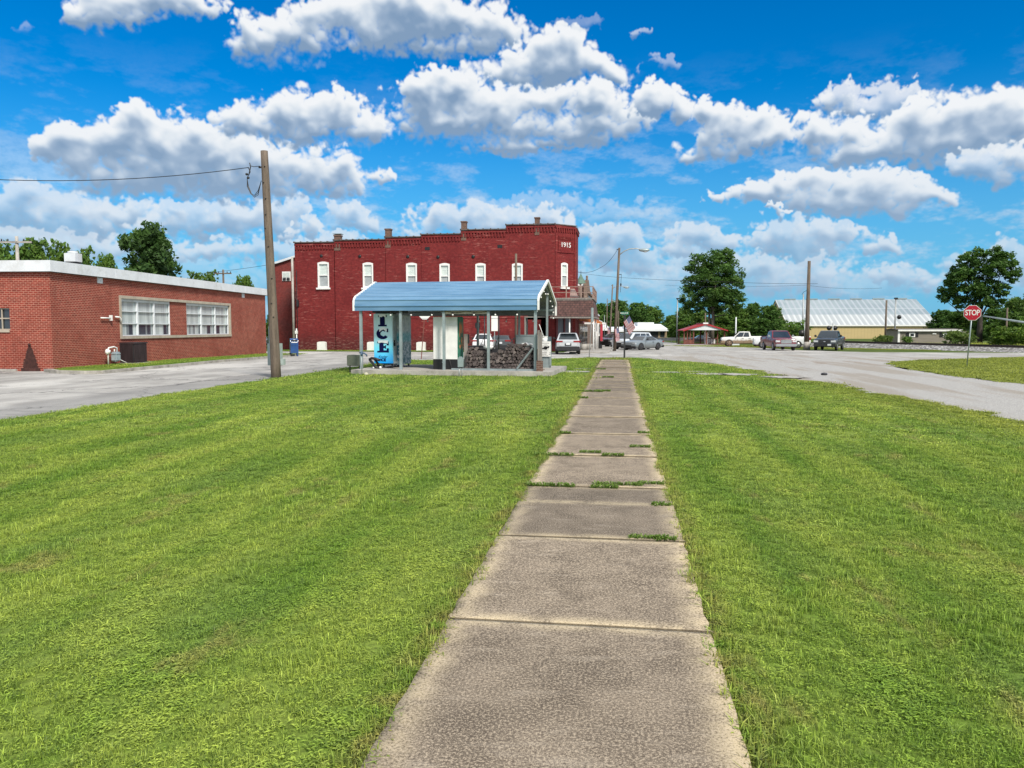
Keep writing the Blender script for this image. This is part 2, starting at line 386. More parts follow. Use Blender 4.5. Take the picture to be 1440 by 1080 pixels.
def build_world():
    nt = w.node_tree; nt.nodes.clear(); t = NT(nt)
    out = t.new('ShaderNodeOutputWorld')
    L, al = make_clouds()
    im = bpy.data.images.new('clouds', CW, CH, alpha=False, float_buffer=True); im.colorspace_settings.name = 'Non-Color'
    px = np.zeros((CH, CW, 4), np.float32); px[..., 0] = L; px[..., 1] = al; px[..., 3] = 1
    im.pixels.foreach_set(px.ravel()); im.update(); im.pack()
    sky = t.new('ShaderNodeTexSky', sky_type='NISHITA', sun_disc=False, sun_elevation=SUN_EL, sun_rotation=SUN_AZ, altitude=100, air_density=1.0, dust_density=.6, ozone_density=3.)
    d = t.vmath('NORMALIZE', t.new('ShaderNodeTexCoord').outputs['Generated'])
    sp = t.new('ShaderNodeSeparateXYZ'); nt.links.new(d, sp.inputs[0])
    az = t.math('ADD', t.math('ARCTAN2', sp.outputs[0], sp.outputs[1]), YAW); el = t.math('ARCSINE', sp.outputs[2])
    u = t.ramp(az, AZ0, AZ1, smooth=False); v = t.ramp(el, EL0, EL1, smooth=False)
    uv = t.new('ShaderNodeCombineXYZ', {'X': u, 'Y': v})
    tx = t.new('ShaderNodeTexImage', {'Vector': uv.outputs[0]}, interpolation='Cubic', extension='EXTEND'); tx.image = im
    s2 = t.new('ShaderNodeSeparateColor'); nt.links.new(tx.outputs[0], s2.inputs[0])
    # unseen cumulus outside that window: plain noise, thickened and brightened to add fill light
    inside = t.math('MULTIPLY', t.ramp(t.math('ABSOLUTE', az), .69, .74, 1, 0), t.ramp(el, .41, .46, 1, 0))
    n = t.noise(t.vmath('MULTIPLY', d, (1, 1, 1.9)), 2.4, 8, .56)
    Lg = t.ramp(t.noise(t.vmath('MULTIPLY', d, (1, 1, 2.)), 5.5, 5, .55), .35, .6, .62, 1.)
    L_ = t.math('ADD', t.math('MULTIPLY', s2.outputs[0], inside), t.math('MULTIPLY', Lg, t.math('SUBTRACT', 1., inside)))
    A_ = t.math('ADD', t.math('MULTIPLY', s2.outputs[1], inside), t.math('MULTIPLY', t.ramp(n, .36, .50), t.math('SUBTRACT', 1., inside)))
    cr = t.new('ShaderNodeValToRGB'); nt.links.new(L_, cr.inputs[0])
    els = cr.color_ramp.elements
    els[0].position = 0.0; els[0].color = (.23, .345, .51, 1)
    els[1].position = 1.0; els[1].color = (.91, .93, .95, 1)
    for p_, c_ in ((.3, (.36, .47, .62)), (.55, (.58, .67, .78)), (.78, (.79, .84, .89))):
        e = els.new(p_); e.color = (*c_, 1)
    hs = t.new('ShaderNodeHueSaturation', {'Hue': .5, 'Saturation': 1.35, 'Value': 1.0}); nt.links.new(sky.outputs[0], hs.inputs['Color'])
    skyc = t.mix(1., hs.outputs[0], SKYT, 'MULTIPLY')
    skyc = t.vmath('MULTIPLY', skyc, (.1, .1, .1))
    skyc = t.mix(t.ramp(el, -.02, .30, .85, 0), skyc, (.22, .50, .80))
    cl = t.mix(t.ramp(el, .0, .28, .45, 0), cr.outputs[0], (.44, .60, .78))
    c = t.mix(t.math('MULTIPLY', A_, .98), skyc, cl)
    # ground-coloured below the horizon
    c = t.mix(t.ramp(el, -.05, -.01, 1, 0), c, (.12, .16, .10))
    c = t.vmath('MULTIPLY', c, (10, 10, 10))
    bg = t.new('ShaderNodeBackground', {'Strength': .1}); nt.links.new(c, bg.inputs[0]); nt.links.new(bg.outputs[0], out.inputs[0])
    w.cycles.sampling_method = 'MANUAL'; w.cycles.sample_map_resolution = 512
SKYT = (.0, 1.06, 1.40)
build_world()
sun_d = bpy.data.lights.new('sun', 'SUN'); sun_d.energy = 4.7; sun_d.angle = R(12); sun_d.color = (1, .93, .82)
sun = bpy.data.objects.new('sun', sun_d); COL.objects.link(sun)
sd = Vector((math.sin(SUN_AZ)*math.cos(SUN_EL), math.cos(SUN_AZ)*math.cos(SUN_EL), math.sin(SUN_EL)))
sun.rotation_euler = sd.to_track_quat('Z', 'Y').to_euler(); sun.location = (20, -20, 60)
scn.view_settings.view_transform = 'Standard'; scn.view_settings.look = 'None'; scn.view_settings.exposure = 0; scn.view_settings.gamma = 1
scn.cycles.max_bounces = 6; scn.cycles.diffuse_bounces = 3; scn.cycles.glossy_bounces = 3; scn.cycles.transmission_bounces = 4

# ------------------------------------------------------------------ ground sheets
YB = [38., 178.]                                   # rows where the slope changes
def sheet(name, poly, m, off=0., thick=0., extra=()):
    """flat polygon laid on the terrain; cut where the terrain bends"""
    bm = bmesh.new()
    vs = [bm.verts.new((p[0], p[1], 0)) for p in poly]; bm.faces.new(vs)
    bmesh.ops.triangulate(bm, faces=bm.faces[:])
    for yb in YB:
        bmesh.ops.bisect_plane(bm, geom=bm.verts[:]+bm.edges[:]+bm.faces[:], plane_co=(0, yb, 0), plane_no=(0, 1, 0))
    for v in bm.verts: v.co.z = Zg(v.co.y)+off
    bmesh.ops.recalc_face_normals(bm, faces=bm.faces)
    for f in bm.faces:
        if f.normal.z < 0: f.normal_flip()
    if thick:
        r = bmesh.ops.extrude_face_region(bm, geom=bm.faces[:])
        for v in [g for g in r['geom'] if isinstance(g, bmesh.types.BMVert)]: v.co.z -= thick
        bmesh.ops.recalc_face_normals(bm, faces=bm.faces)
    me = bpy.data.meshes.new(name); bm.to_mesh(me); bm.free(); me.materials.append(m); boxuv(me)
    o = bpy.data.objects.new(name, me); COL.objects.link(o); return tag(o, kind='structure')
def ragged(pts, step=.35, amp=.12, seed=1, closed=False):
    """walk a polyline and make its edge wander"""
    r = random.Random(seed); out = []; a1 = 0
    n = len(pts)
    for i in range(n-1 if not closed else n):
        a, b = Vector(pts[i][:2]), Vector(pts[(i+1) % n][:2]); L = (b-a).length; k = max(1, int(L/step)); nrm = Vector((-(b-a).y, (b-a).x)).normalized()
        for j in range(k):
            a1 = a1*.6+r.gauss(0, amp)*.7
            p = a+(b-a)*(j/k)+nrm*(a1 if (i or j) else 0); out.append((p.x, p.y))
    if not closed: out.append(tuple(pts[-1][:2]))
    return out

# --- grass colour shared by the soil sheet and the blades: world-position bands left by the mower
def grass_colour(t, P, bright=1.):
    sx = t.new('ShaderNodeSeparateXYZ'); t.nt.links.new(P, sx.inputs[0])
    w1 = t.noise(t.scale(P, (1.15, .13, 0)), 1., 4, .55)                 # long streaks along the street
    w2 = t.noise(t.scale(P, (.5, .28, 0)), 1.6, 5, .6)
    w3 = t.noise(t.scale(P, (1, 1, 0)), 5., 4, .6)
    band = t.math('SINE', t.math('ADD', t.math('MULTIPLY', sx.outputs[0], 5.6), t.math('MULTIPLY', w2, 9.)))
    f = t.math('ADD', t.math('MULTIPLY', band, .045), t.math('ADD', t.math('MULTIPLY', w1, .9), t.math('MULTIPLY', w2, .5)))
    f = t.math('ADD', f, t.math('MULTIPLY', w3, .35))
    c = t.mix(t.ramp(f, .62, 1.12), (.164, .298, .036), (.368, .468, .088))
    c = t.mix(t.math('MULTIPLY', t.ramp(t.noise(t.scale(P, (.7, .3, 0)), 1.3, 4), .50, .68), .5), c, (.20, .32, .07))
    dry = t.math('MULTIPLY', t.ramp(t.noise(t.scale(P, (1, .45, 0)), 1.9, 5, .65), .56, .69), .62)
    c = t.mix(dry, c, (.37, .34, .12))
    edge = t.math('ABSOLUTE', t.math('SUBTRACT', sx.outputs[0], -.235))
    e = t.math('MULTIPLY', t.ramp(edge, .78, 1.05, 1, 0), t.ramp(w3, .35, .65))
    c = t.mix(t.math('MULTIPLY', e, .6), c, (.28, .21, .09))
    # yellower toward the gravel
    y = t.ramp(t.math('SUBTRACT', sx.outputs[0], t.math('MULTIPLY', sx.outputs[1], -.06)), 6.2, 9., 0, .6)
    c = t.mix(y, c, (.33, .34, .06))
    c = t.vmath('MULTIPLY', c, (bright, bright, bright))
    return c
def grass_mats():
    m, t, b = newmat('turf')
    P = t.new('ShaderNodeNewGeometry').outputs['Position']
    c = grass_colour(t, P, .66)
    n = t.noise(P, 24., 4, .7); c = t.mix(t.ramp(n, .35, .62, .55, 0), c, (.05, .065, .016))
    setb(t, b, col=c, rough=.95, spec=.1, normal=t.bump(n, .6, .03))
    m2, t, b = newmat('grass_blades')
    g = t.new('ShaderNodeNewGeometry')
    c = grass_colour(t, g.outputs['Position'], 1.0)
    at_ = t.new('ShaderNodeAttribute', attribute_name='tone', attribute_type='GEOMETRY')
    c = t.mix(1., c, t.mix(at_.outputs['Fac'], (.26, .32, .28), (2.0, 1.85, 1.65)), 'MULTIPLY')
    c = t.mix(t.ramp(at_.outputs['Fac'], .93, .97), c, (.34, .31, .16))
    oi = t.new('ShaderNodeObjectInfo').outputs['Random']
    c = t.mix(1., c, t.mix(oi, (.72, .75, .8), (1.25, 1.22, 1.2)), 'MULTIPLY')
    tr = t.new('ShaderNodeBsdfTranslucent'); t.nt.links.new(c, tr.inputs[0])
    setb(t, b, col=c, rough=.55, spec=.35)
    mx = t.new('ShaderNodeMixShader', {0: .3}); t.nt.links.new(b.outputs[0], mx.inputs[1]); t.nt.links.new(tr.outputs[0], mx.inputs[2])
    o = [n for n in t.nt.nodes if n.type == 'OUTPUT_MATERIAL'][0]; t.nt.links.new(mx.outputs[0], o.inputs[0])
    return m, m2
M = {}
M['turf'], M['blade'] = grass_mats()

def field_mat():
    m, t, b = newmat('field')
    P = t.new('ShaderNodeNewGeometry').outputs['Position']
    n = t.noise(t.scale(P, (.05, .12, 0)), 1., 6, .6); n2 = t.noise(P, 3., 5, .7)
    c = t.mix(t.ramp(n, .35, .65), (.045, .085, .015), (.11, .14, .035)); c = t.mix(t.ramp(n2, .4, .7, 0, .5), c, (.035, .06, .012))
    setb(t, b, col=c, rough=.95, spec=.1, normal=t.bump(n2, .5, .1)); return m
M['field'] = field_mat()

def street_mat():
    m, t, b = newmat('street_surface')
    P = t.new('ShaderNodeNewGeometry').outputs['Position']
    sx = t.new('ShaderNodeSeparateXYZ'); t.nt.links.new(P, sx.inputs[0]); x, y = sx.outputs[0], sx.outputs[1]
    big = t.noise(t.scale(P, (.22, .10, 0)), 1., 6, .6); mid = t.noise(t.scale(P, (.9, .35, 0)), 1., 6, .65); fine = t.noise(P, 42., 3, .7); speck = t.noise(P, 14., 4, .75)
    # worn asphalt, pale with patches
    a = t.mix(t.ramp(mid, .35, .65), (.31, .30, .283), (.47, .455, .43))
    a = t.mix(t.ramp(big, .5, .62), a, (.56, .545, .515))
    a = t.mix(t.ramp(t.noise(t.scale(P, (.30, .9, 0)), 1., 4, .6), .58, .66, 0, .55), a, (.20, .197, .19))
    # darker band beside the lawn, then cracks
    a = t.mix(t.math('MULTIPLY', t.math('MULTIPLY', t.ramp(x, -14.6, -13.6, 0, .6), t.ramp(x, -11, -9, 1, 0)), t.ramp(y, 40, 46, 1, 0)), a, (.215, .212, .208))
    vo = t.new('ShaderNodeTexVoronoi', {'Scale': .22, 'Randomness': 1.}, feature='DISTANCE_TO_EDGE')
    t.nt.links.new(t.vmath('ADD', t.scale(P, (1, .55, 0)), t.scale(t.noise(P, .9, 5, .7, col=True), (2.2, 2.2, 0))), vo.inputs['Vector'])
    cr = t.ramp(vo.outputs['Distance'], .0, .012, .75, 0)
    a = t.mix(cr, a, (.07, .07, .072))
    # gravel: white fines with brown wheel tracks
    gx = t.math('SUBTRACT', x, t.math('MULTIPLY', t.math('SUBTRACT', mid, .5), 3.))
    gr = t.mix(t.ramp(fine, .35, .65), (.24, .232, .22), (.53, .515, .49))
    gr = t.mix(t.ramp(t.noise(t.scale(P, (.75, .09, 0)), 1., 4, .55), .46, .60, 0, .75), gr, (.30, .262, .215))
    gr = t.mix(t.math('MULTIPLY', t.ramp(speck, .55, .70), .6), gr, (.64, .62, .59))
    # wet-looking reddish patch where the two roads meet
    patch = t.math('MULTIPLY', t.ramp(t.math('ABSOLUTE', t.math('SUBTRACT', y, 43.)), 1., 4., 1, 0), t.ramp(t.math('ABSOLUTE', t.math('SUBTRACT', x, 10.5)), 1., 5., 1, 0))
    gr = t.mix(t.math('MULTIPLY', patch, t.ramp(mid, .5, .6, 0, .5)), gr, (.24, .17, .12))
    g = t.math('MULTIPLY', t.ramp(gx, 1., 5.), t.ramp(t.math('ADD', y, t.math('MULTIPLY', mid, 14.)), 58, 74, 1, .25))
    c = t.mix(g, a, gr)
    c = t.mix(t.ramp(fine, .3, .7, .28, 0), c, (.06, .06, .06))
    setb(t, b, col=c, rough=.92, spec=.2, normal=t.bump(t.math('ADD', fine, speck), .4, .015)); return m
M['street'] = street_mat()

def walk_mat(name='walk_concrete'):
    """exposed-aggregate slab: dark worn middle, pale edges, speckles"""
    m, t, b = newmat(name)
    P = t.new('ShaderNodeNewGeometry').outputs['Position']
    ax = t.new('ShaderNodeAttribute', attribute_name='edge').outputs['Vector']
    sp = t.new('ShaderNodeSeparateXYZ'); t.nt.links.new(ax, sp.inputs[0])      # x: metres to the side edge, y: metres to the joint, z: tone
    n = t.noise(P, 2.2, 6, .62); n2 = t.math('ADD', t.math('MULTIPLY', t.noise(P, 72., 1, .5), .5), t.math('MULTIPLY', t.noise(P, 170., 1, .5), .5)); n5 = t.noise(P, 4.5, 6, .7); n3 = t.noise(P, 9., 5, .6); n4 = t.noise(t.scale(P, (1, 3.5, 1)), 3., 5, .6)
    base = t.mix(t.ramp(n, .3, .7), (.108, .087, .066), (.205, .168, .128))
    base = t.mix(t.ramp(n4, .52, .72, 0, .5), base, (.32, .275, .22))
    d = t.math('MINIMUM', sp.outputs[0], t.math('MULTIPLY', sp.outputs[1], 1.6))
    d = t.math('ADD', d, t.math('MULTIPLY', t.math('SUBTRACT', n3, .5), .20))
    base = t.mix(t.math('MULTIPLY', t.ramp(d, .0, .24, .95, 0), t.ramp(n5, .38, .56, .25, 1)), base, (.50, .415, .275))
    spk = t.ramp(n2, .50, .60)
    base = t.mix(t.math('MULTIPLY', spk, .62), base, (.48, .40, .30))
    base = t.mix(t.ramp(n2, .36, .47, .7, 0), base, (.06, .045, .034))
    base = t.mix(t.ramp(sp.outputs[1], .0, .012, .7, 0), base, (.10, .08, .055))
    vo = t.new('ShaderNodeTexVoronoi', {'Scale': .55}, feature='DISTANCE_TO_EDGE'); t.nt.links.new(t.vmath('ADD', P, t.scale(t.noise(P, 2.5, 6, .75, col=True), (.55, .55, 0))), vo.inputs['Vector'])
    base = t.mix(t.math('MULTIPLY', t.ramp(vo.outputs['Distance'], .0, .0045, .75, 0), t.ramp(t.noise(P, .45, 2), .50, .56)), base, (.05, .04, .03))
    base = t.mix(t.ramp(t.noise(t.scale(P, (1.3, .8, 1)), 1.7, 6, .7), .57, .72, 0, .45), base, (.085, .068, .052))
    base = t.mix(1., base, t.mix(sp.outputs[2], (.80, .80, .80), (1.25, 1.23, 1.20)), 'MULTIPLY')
    setb(t, b, col=base, rough=.9, spec=.25, normal=t.bump(t.math('ADD', n2, n3), .45, .006)); return m
M['walk'] = walk_mat()
M['concrete'] = mat('concrete', (.36, .34, .31), .9, var=.16, scale=1.6, bump=.3, dirt=((.16, .15, .13), .6))
M['kerb'] = mat('kerb_concrete', (.34, .32, .28), .9, var=.2, scale=2.5, bump=.3, dirt=((.13, .12, .10), .7))

# the land to the horizon
bm = bmesh.new()
ys = [-400, 38, 178, 600, 2600]
for i in range(len(ys)-1):
    vs = [bm.verts.new((x, y, Zg(y)-.012)) for x, y in ((-2600, ys[i]), (2600, ys[i]), (2600, ys[i+1]), (-2600, ys[i+1]))]; bm.faces.new(vs)
bmesh.ops.remove_doubles(bm, verts=bm.verts, dist=.001)
me = bpy.data.meshes.new('ground'); bm.to_mesh(me); bm.free(); me.materials.append(M['field'])
o = bpy.data.objects.new('ground', me); COL.objects.link(o); tag(o, kind='structure')

# streets: asphalt lane on the left, cross street, main street and gravel on the right
far_edge = [tuple(GS(*p)[:2]) for p in ((953, 482.6), (1000, 484.8), (1040, 487.2), (1085, 490.0), (1130, 492.4), (1220, 495.2), (1440, 496.2))]
e0, e1 = Vector(far_edge[-2]), Vector(far_edge[-1]); far_edge.append(tuple(e1+(e1-e0)*4))
street_poly = [(-120, -60), (-120, 64.5), (-4.6, 64.5), (-4.6, 190), (9, 190)]+ragged(far_edge, 1.2, .22, 3)+[(120, 30), (120, -60)]
sheet('street', street_poly, M['street'], -.004)

# lawns
L_RIGHT = [(.9, 50.6), (2.4, 46.6), (4.75, 40.8), (6.33, 31.1), (7.24, 21.9), (7.85, 16.1), (8.25, 8), (8.5, -6)]
L_LEFT = [(-12.3, -6), (-12.0, 13.4), (-12.4, 26.3), (-12.35, 36), (-12.7, 43.6)]
L_TOP = [(-12.7, 43.6), (-7.6, 44.6), (-4.2, 47.4), (-2.4, 50.0), (.9, 50.6)]
lawn_poly = ragged(L_LEFT, .35, .045, 5)[:-1]+ragged(L_TOP, .4, .06, 6)[:-1]+ragged(L_RIGHT, .3, .24, 7)
sheet('lawn', lawn_poly, M['turf'], .006)
lawn2_poly = ragged([tuple(GS(*p)[:2]) for p in ((1246, 512.5), (1275, 519), (1330, 527.5), (1440, 541))]+[(17.5, 20), (22, 8)], .3, .14, 8)+[(40, 8)]+ragged([(40, 50)]+[tuple(GS(*p)[:2]) for p in ((1440, 501.3), (1380, 504), (1300, 506.5), (1262, 508.5), (1246, 512.5))], .4, .1, 9)[:-1]
sheet('lawn', lawn2_poly, M['turf'], .006)
# sidewalk: one row of slabs, each settled a little differently
SWX0, SWX1 = -1.01, .55
JY = [-4., -1.6, .55, 2.55]+[GS(810, y)[1] for y in (887, 762, 711, 688, 643, 612, 588, 572, 561, 552, 545.5, 540, 535.5, 531.5, 528, 525, 522, 519.5, 517.3, 515.2, 513.2, 511.2, 509.5, 507.8, 506.2)]
def build_walk():
    bm = bmesh.new(); r = random.Random(3); lay = bm.verts.layers.float_vector.new('edge')
    for i in range(len(JY)-1):
        y0, y1 = JY[i]+.009, JY[i+1]-.009; tone = r.random(); tz = r.uniform(-.007, .009); tl = r.uniform(-.008, .008); sk = r.uniform(-.02, .02)
        if 1.9 < i < 5: tz = .004+.003*(i % 2)
        nx, ny = 9, 15
        jj = [r.gauss(0, .006) for _ in range(40)]
        def wob(k, s): return jj[(k*3+s) % 40]
        grid = []
        for j in range(ny):
            row = []
            for k in range(nx):
                u, v = k/(nx-1), j/(ny-1)
                # finer rows near the rims
                u = .5-.5*math.cos(math.pi*u)*(.6+.4*abs(math.cos(math.pi*u))); v = .5-.5*math.cos(math.pi*v)*(.6+.4*abs(math.cos(math.pi*v)))
                x = SWX0+(SWX1-SWX0)*u+(wob(j, i) if k in (0, nx-1) else 0)*1.2+sk*.4
                y = y0+(y1-y0)*v+(wob(k, i+5)*.35 if j in (0, ny-1) else 0)+sk*(u-.5)
                drop = .0025*(math.exp(-min(u, 1-u)*60)+math.exp(-min(v, 1-v)*60))
                vt = bm.verts.new((x, y, Zg(y)+.034+tz+tl*(v-.5)*2-drop)); vt[lay] = (min(u, 1-u)*1.56, min(v, 1-v)*(y1-y0), tone); row.append(vt)
            grid.append(row)
        for j in range(ny-1):
            for k in range(nx-1): bm.faces.new((grid[j][k], grid[j][k+1], grid[j+1][k+1], grid[j+1][k]))
        ring = [grid[0][k] for k in range(nx)]+[grid[j][nx-1] for j in range(1, ny)]+[grid[ny-1][k] for k in range(nx-2, -1, -1)]+[grid[j][0] for j in range(ny-2, 0, -1)]
        low = []
        for vt in ring:
            q = bm.verts.new((vt.co.x, vt.co.y, vt.co.z-.09)); q[lay] = (0, 0, 0); low.append(q)
        for a in range(len(ring)):
            b = (a+1) % len(ring); bm.faces.new((ring[b], ring[a], low[a], low[b]))
    me = bpy.data.meshes.new('sidewalk'); bm.to_mesh(me); bm.free(); me.materials.append(M['walk'])
    for p in me.polygons: p.use_smooth = p.normal.z > .5
    o = bpy.data.objects.new('sidewalk', me); COL.objects.link(o); tag(o, kind='structure')
build_walk()
M['soil'] = mat('soil', (.10, .075, .045), .95, var=.3, scale=9, bump=.5)
def strip_poly(x0, x1, y0, y1, seed, amp=.035):
    a = ragged([(x0, y0), (x0, y1)], .12, amp, seed); b = ragged([(x1, y1), (x1, y0)], .12, amp, seed+1); return a+b
sheet('soil', strip_poly(SWX0-.055, SWX1+.06, -3.5, 46.2, 21), M['soil'], .010)

# patches of loose gravel that the mower skirts, and spilled fines along the gravel's edge
M['gravel'] = mat('loose_gravel', (.36, .345, .32), .9, var=.4, scale=12, bump=.6)
def gravel_patch(cx, cy, a, b, seed, name='gravel'):
    r = random.Random(seed); pts = []
    for k in range(36):
        t = 2*math.pi*k/36; q = 1+r.uniform(-.42, .12)
        pts.append((cx+a*q*math.cos(t), cy+b*q*math.sin(t)))
    sheet(name, pts, M['gravel'], .012+.0025*(seed-40))
GPATCH = []
for i, (px, py, a, b) in enumerate(((806, 522.8, .95, .75), (818, 519, .45, .35), (938, 523.8, .8, .5), (1008, 526.5, 1.1, .8), (1040, 527, .8, .8), (975, 523, .5, .3), (1105, 531, .9, .8))):
    p = GS(px, py); gravel_patch(p.x, p.y, a, b, 40+i); GPATCH.append((p.x, p.y, a, b))

# ------------------------------------------------------------------ grass blades (uncountable: one object, scattered by geometry nodes)
def inside(poly, x, y):
    c = np.zeros_like(x, bool); n = len(poly)
    for i in range(n):
        x0, y0 = poly[i]; x1, y1 = poly[(i+1) % n]
        if y0 == y1: continue
        k = ((y0 > y) != (y1 > y)) & (x < (x1-x0)*(y-y0)/(y1-y0)+x0); c ^= k
    return c
def tuft(name, nb, rad, h, wid, seed, lean=.95, broad=0., straw=.03):
    r = np.random.default_rng(seed); V = []; F = []; T = []
    for _ in range(nb):
        a = r.uniform(0, 2*math.pi); d = rad*math.sqrt(r.random()); bx, by = d*math.cos(a), d*math.sin(a)
        th = r.uniform(0, 2*math.pi); ln = abs(r.normal(0, lean))*1.; hh = h*r.uniform(.45, 1.15); ww = wid*r.uniform(.6, 1.3)
        dx, dy = math.cos(th), math.sin(th); sx, sy = -dy*ww/2, dx*ww/2
        o = len(V); tone = r.random()*.88 if r.random() > straw else 1.
        if r.random() < broad:
            # a clover or plantain leaf: a small tilted diamond
            z = hh*.75; s = ww*3.2
            V += [(bx, by, z), (bx+dx*s+sx*2.4, by+dy*s+sy*2.4, z+s*.25), (bx+dx*s*2, by+dy*s*2, z+s*.1), (bx+dx*s-sx*2.4, by+dy*s-sy*2.4, z+s*.2)]
            F += [(o, o+1, o+2, o+3)]; T += [tone*.9+.08]*4; continue
        m1 = .55; l1 = ln*hh*.35; l2 = ln*hh*1.05
        V += [(bx-sx, by-sy, -.004), (bx+sx, by+sy, -.004), (bx+dx*l1+sx*.8, by+dy*l1+sy*.8, hh*m1), (bx+dx*l1-sx*.8, by+dy*l1-sy*.8, hh*m1), (bx+dx*l2, by+dy*l2, hh*(1-.25*min(ln, 1.5)))]
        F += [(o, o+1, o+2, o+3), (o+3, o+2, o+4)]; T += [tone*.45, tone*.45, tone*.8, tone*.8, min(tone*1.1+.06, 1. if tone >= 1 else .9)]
    me = bpy.data.meshes.new(name); me.from_pydata(V, [], F); at_ = me.attributes.new('tone', 'FLOAT', 'POINT'); at_.data.foreach_set('value', np.array(T, np.float32))
    me.materials.append(M['blade']); return bpy.data.objects.new(name, me)          # kept out of the scene: only the scatter uses it
def scatter(name, pts, idx, scl, sources, kindlabel=None):
    """points -> instances of the source tufts"""
    me = bpy.data.meshes.new(name); n = len(pts)
    me.vertices.add(n); me.vertices.foreach_set('co', np.asarray(pts, np.float32).ravel())
    a = me.attributes.new('pick', 'INT', 'POINT'); a.data.foreach_set('value', np.asarray(idx, np.int32))
    b = me.attributes.new('size', 'FLOAT', 'POINT'); b.data.foreach_set('value', np.asarray(scl, np.float32))
    o = bpy.data.objects.new(name, me); COL.objects.link(o)
    ng = bpy.data.node_groups.new(name, 'GeometryNodeTree'); N = NT(ng)
    ng.interface.new_socket('Geometry', in_out='INPUT', socket_type='NodeSocketGeometry'); ng.interface.new_socket('Geometry', in_out='OUTPUT', socket_type='NodeSocketGeometry')
    gi = N.new('NodeGroupInput'); go = N.new('NodeGroupOutput')
    g2i = N.new('GeometryNodeGeometryToInstance')
    for s in reversed(sources):
        oi = N.new('GeometryNodeObjectInfo'); oi.inputs['Object'].default_value = s; oi.inputs['As Instance'].default_value = True
        ng.links.new(oi.outputs['Geometry'], g2i.inputs[0])
    g2 = N.new('GeometryNodeJoinGeometry')
    for s in sources[::-1]:
        oi = N.new('GeometryNodeObjectInfo'); oi.inputs['Object'].default_value = s; oi.inputs['As Instance'].default_value = True
        ng.links.new(oi.outputs['Geometry'], g2.inputs[0])
    ng.nodes.remove(g2i)
    rv = N.new('FunctionNodeRandomValue', data_type='FLOAT_VECTOR'); rv.inputs['Min'].default_value = (-.06, -.06, 0); rv.inputs['Max'].default_value = (.06, .06, 6.283)
    na = N.new('GeometryNodeInputNamedAttribute', data_type='INT'); na.inputs['Name'].default_value = 'pick'
    nb = N.new('GeometryNodeInputNamedAttribute', data_type='FLOAT'); nb.inputs['Name'].default_value = 'size'
    m2p = N.new('GeometryNodeMeshToPoints'); ng.links.new(gi.outputs[0], m2p.inputs['Mesh'])
    ip = N.new('GeometryNodeInstanceOnPoints'); ip.inputs['Pick Instance'].default_value = True
    ng.links.new(m2p.outputs[0], ip.inputs['Points']); ng.links.new(g2.outputs[0], ip.inputs['Instance'])
    ng.links.new(na.outputs[0], ip.inputs['Instance Index']); ng.links.new(rv.outputs[0], ip.inputs['Rotation']); ng.links.new(nb.outputs[0], ip.inputs['Scale'])
    ng.links.new(ip.outputs[0], go.inputs[0])
    md = o.modifiers.new('scatter', 'NODES'); md.node_group = ng
    return o
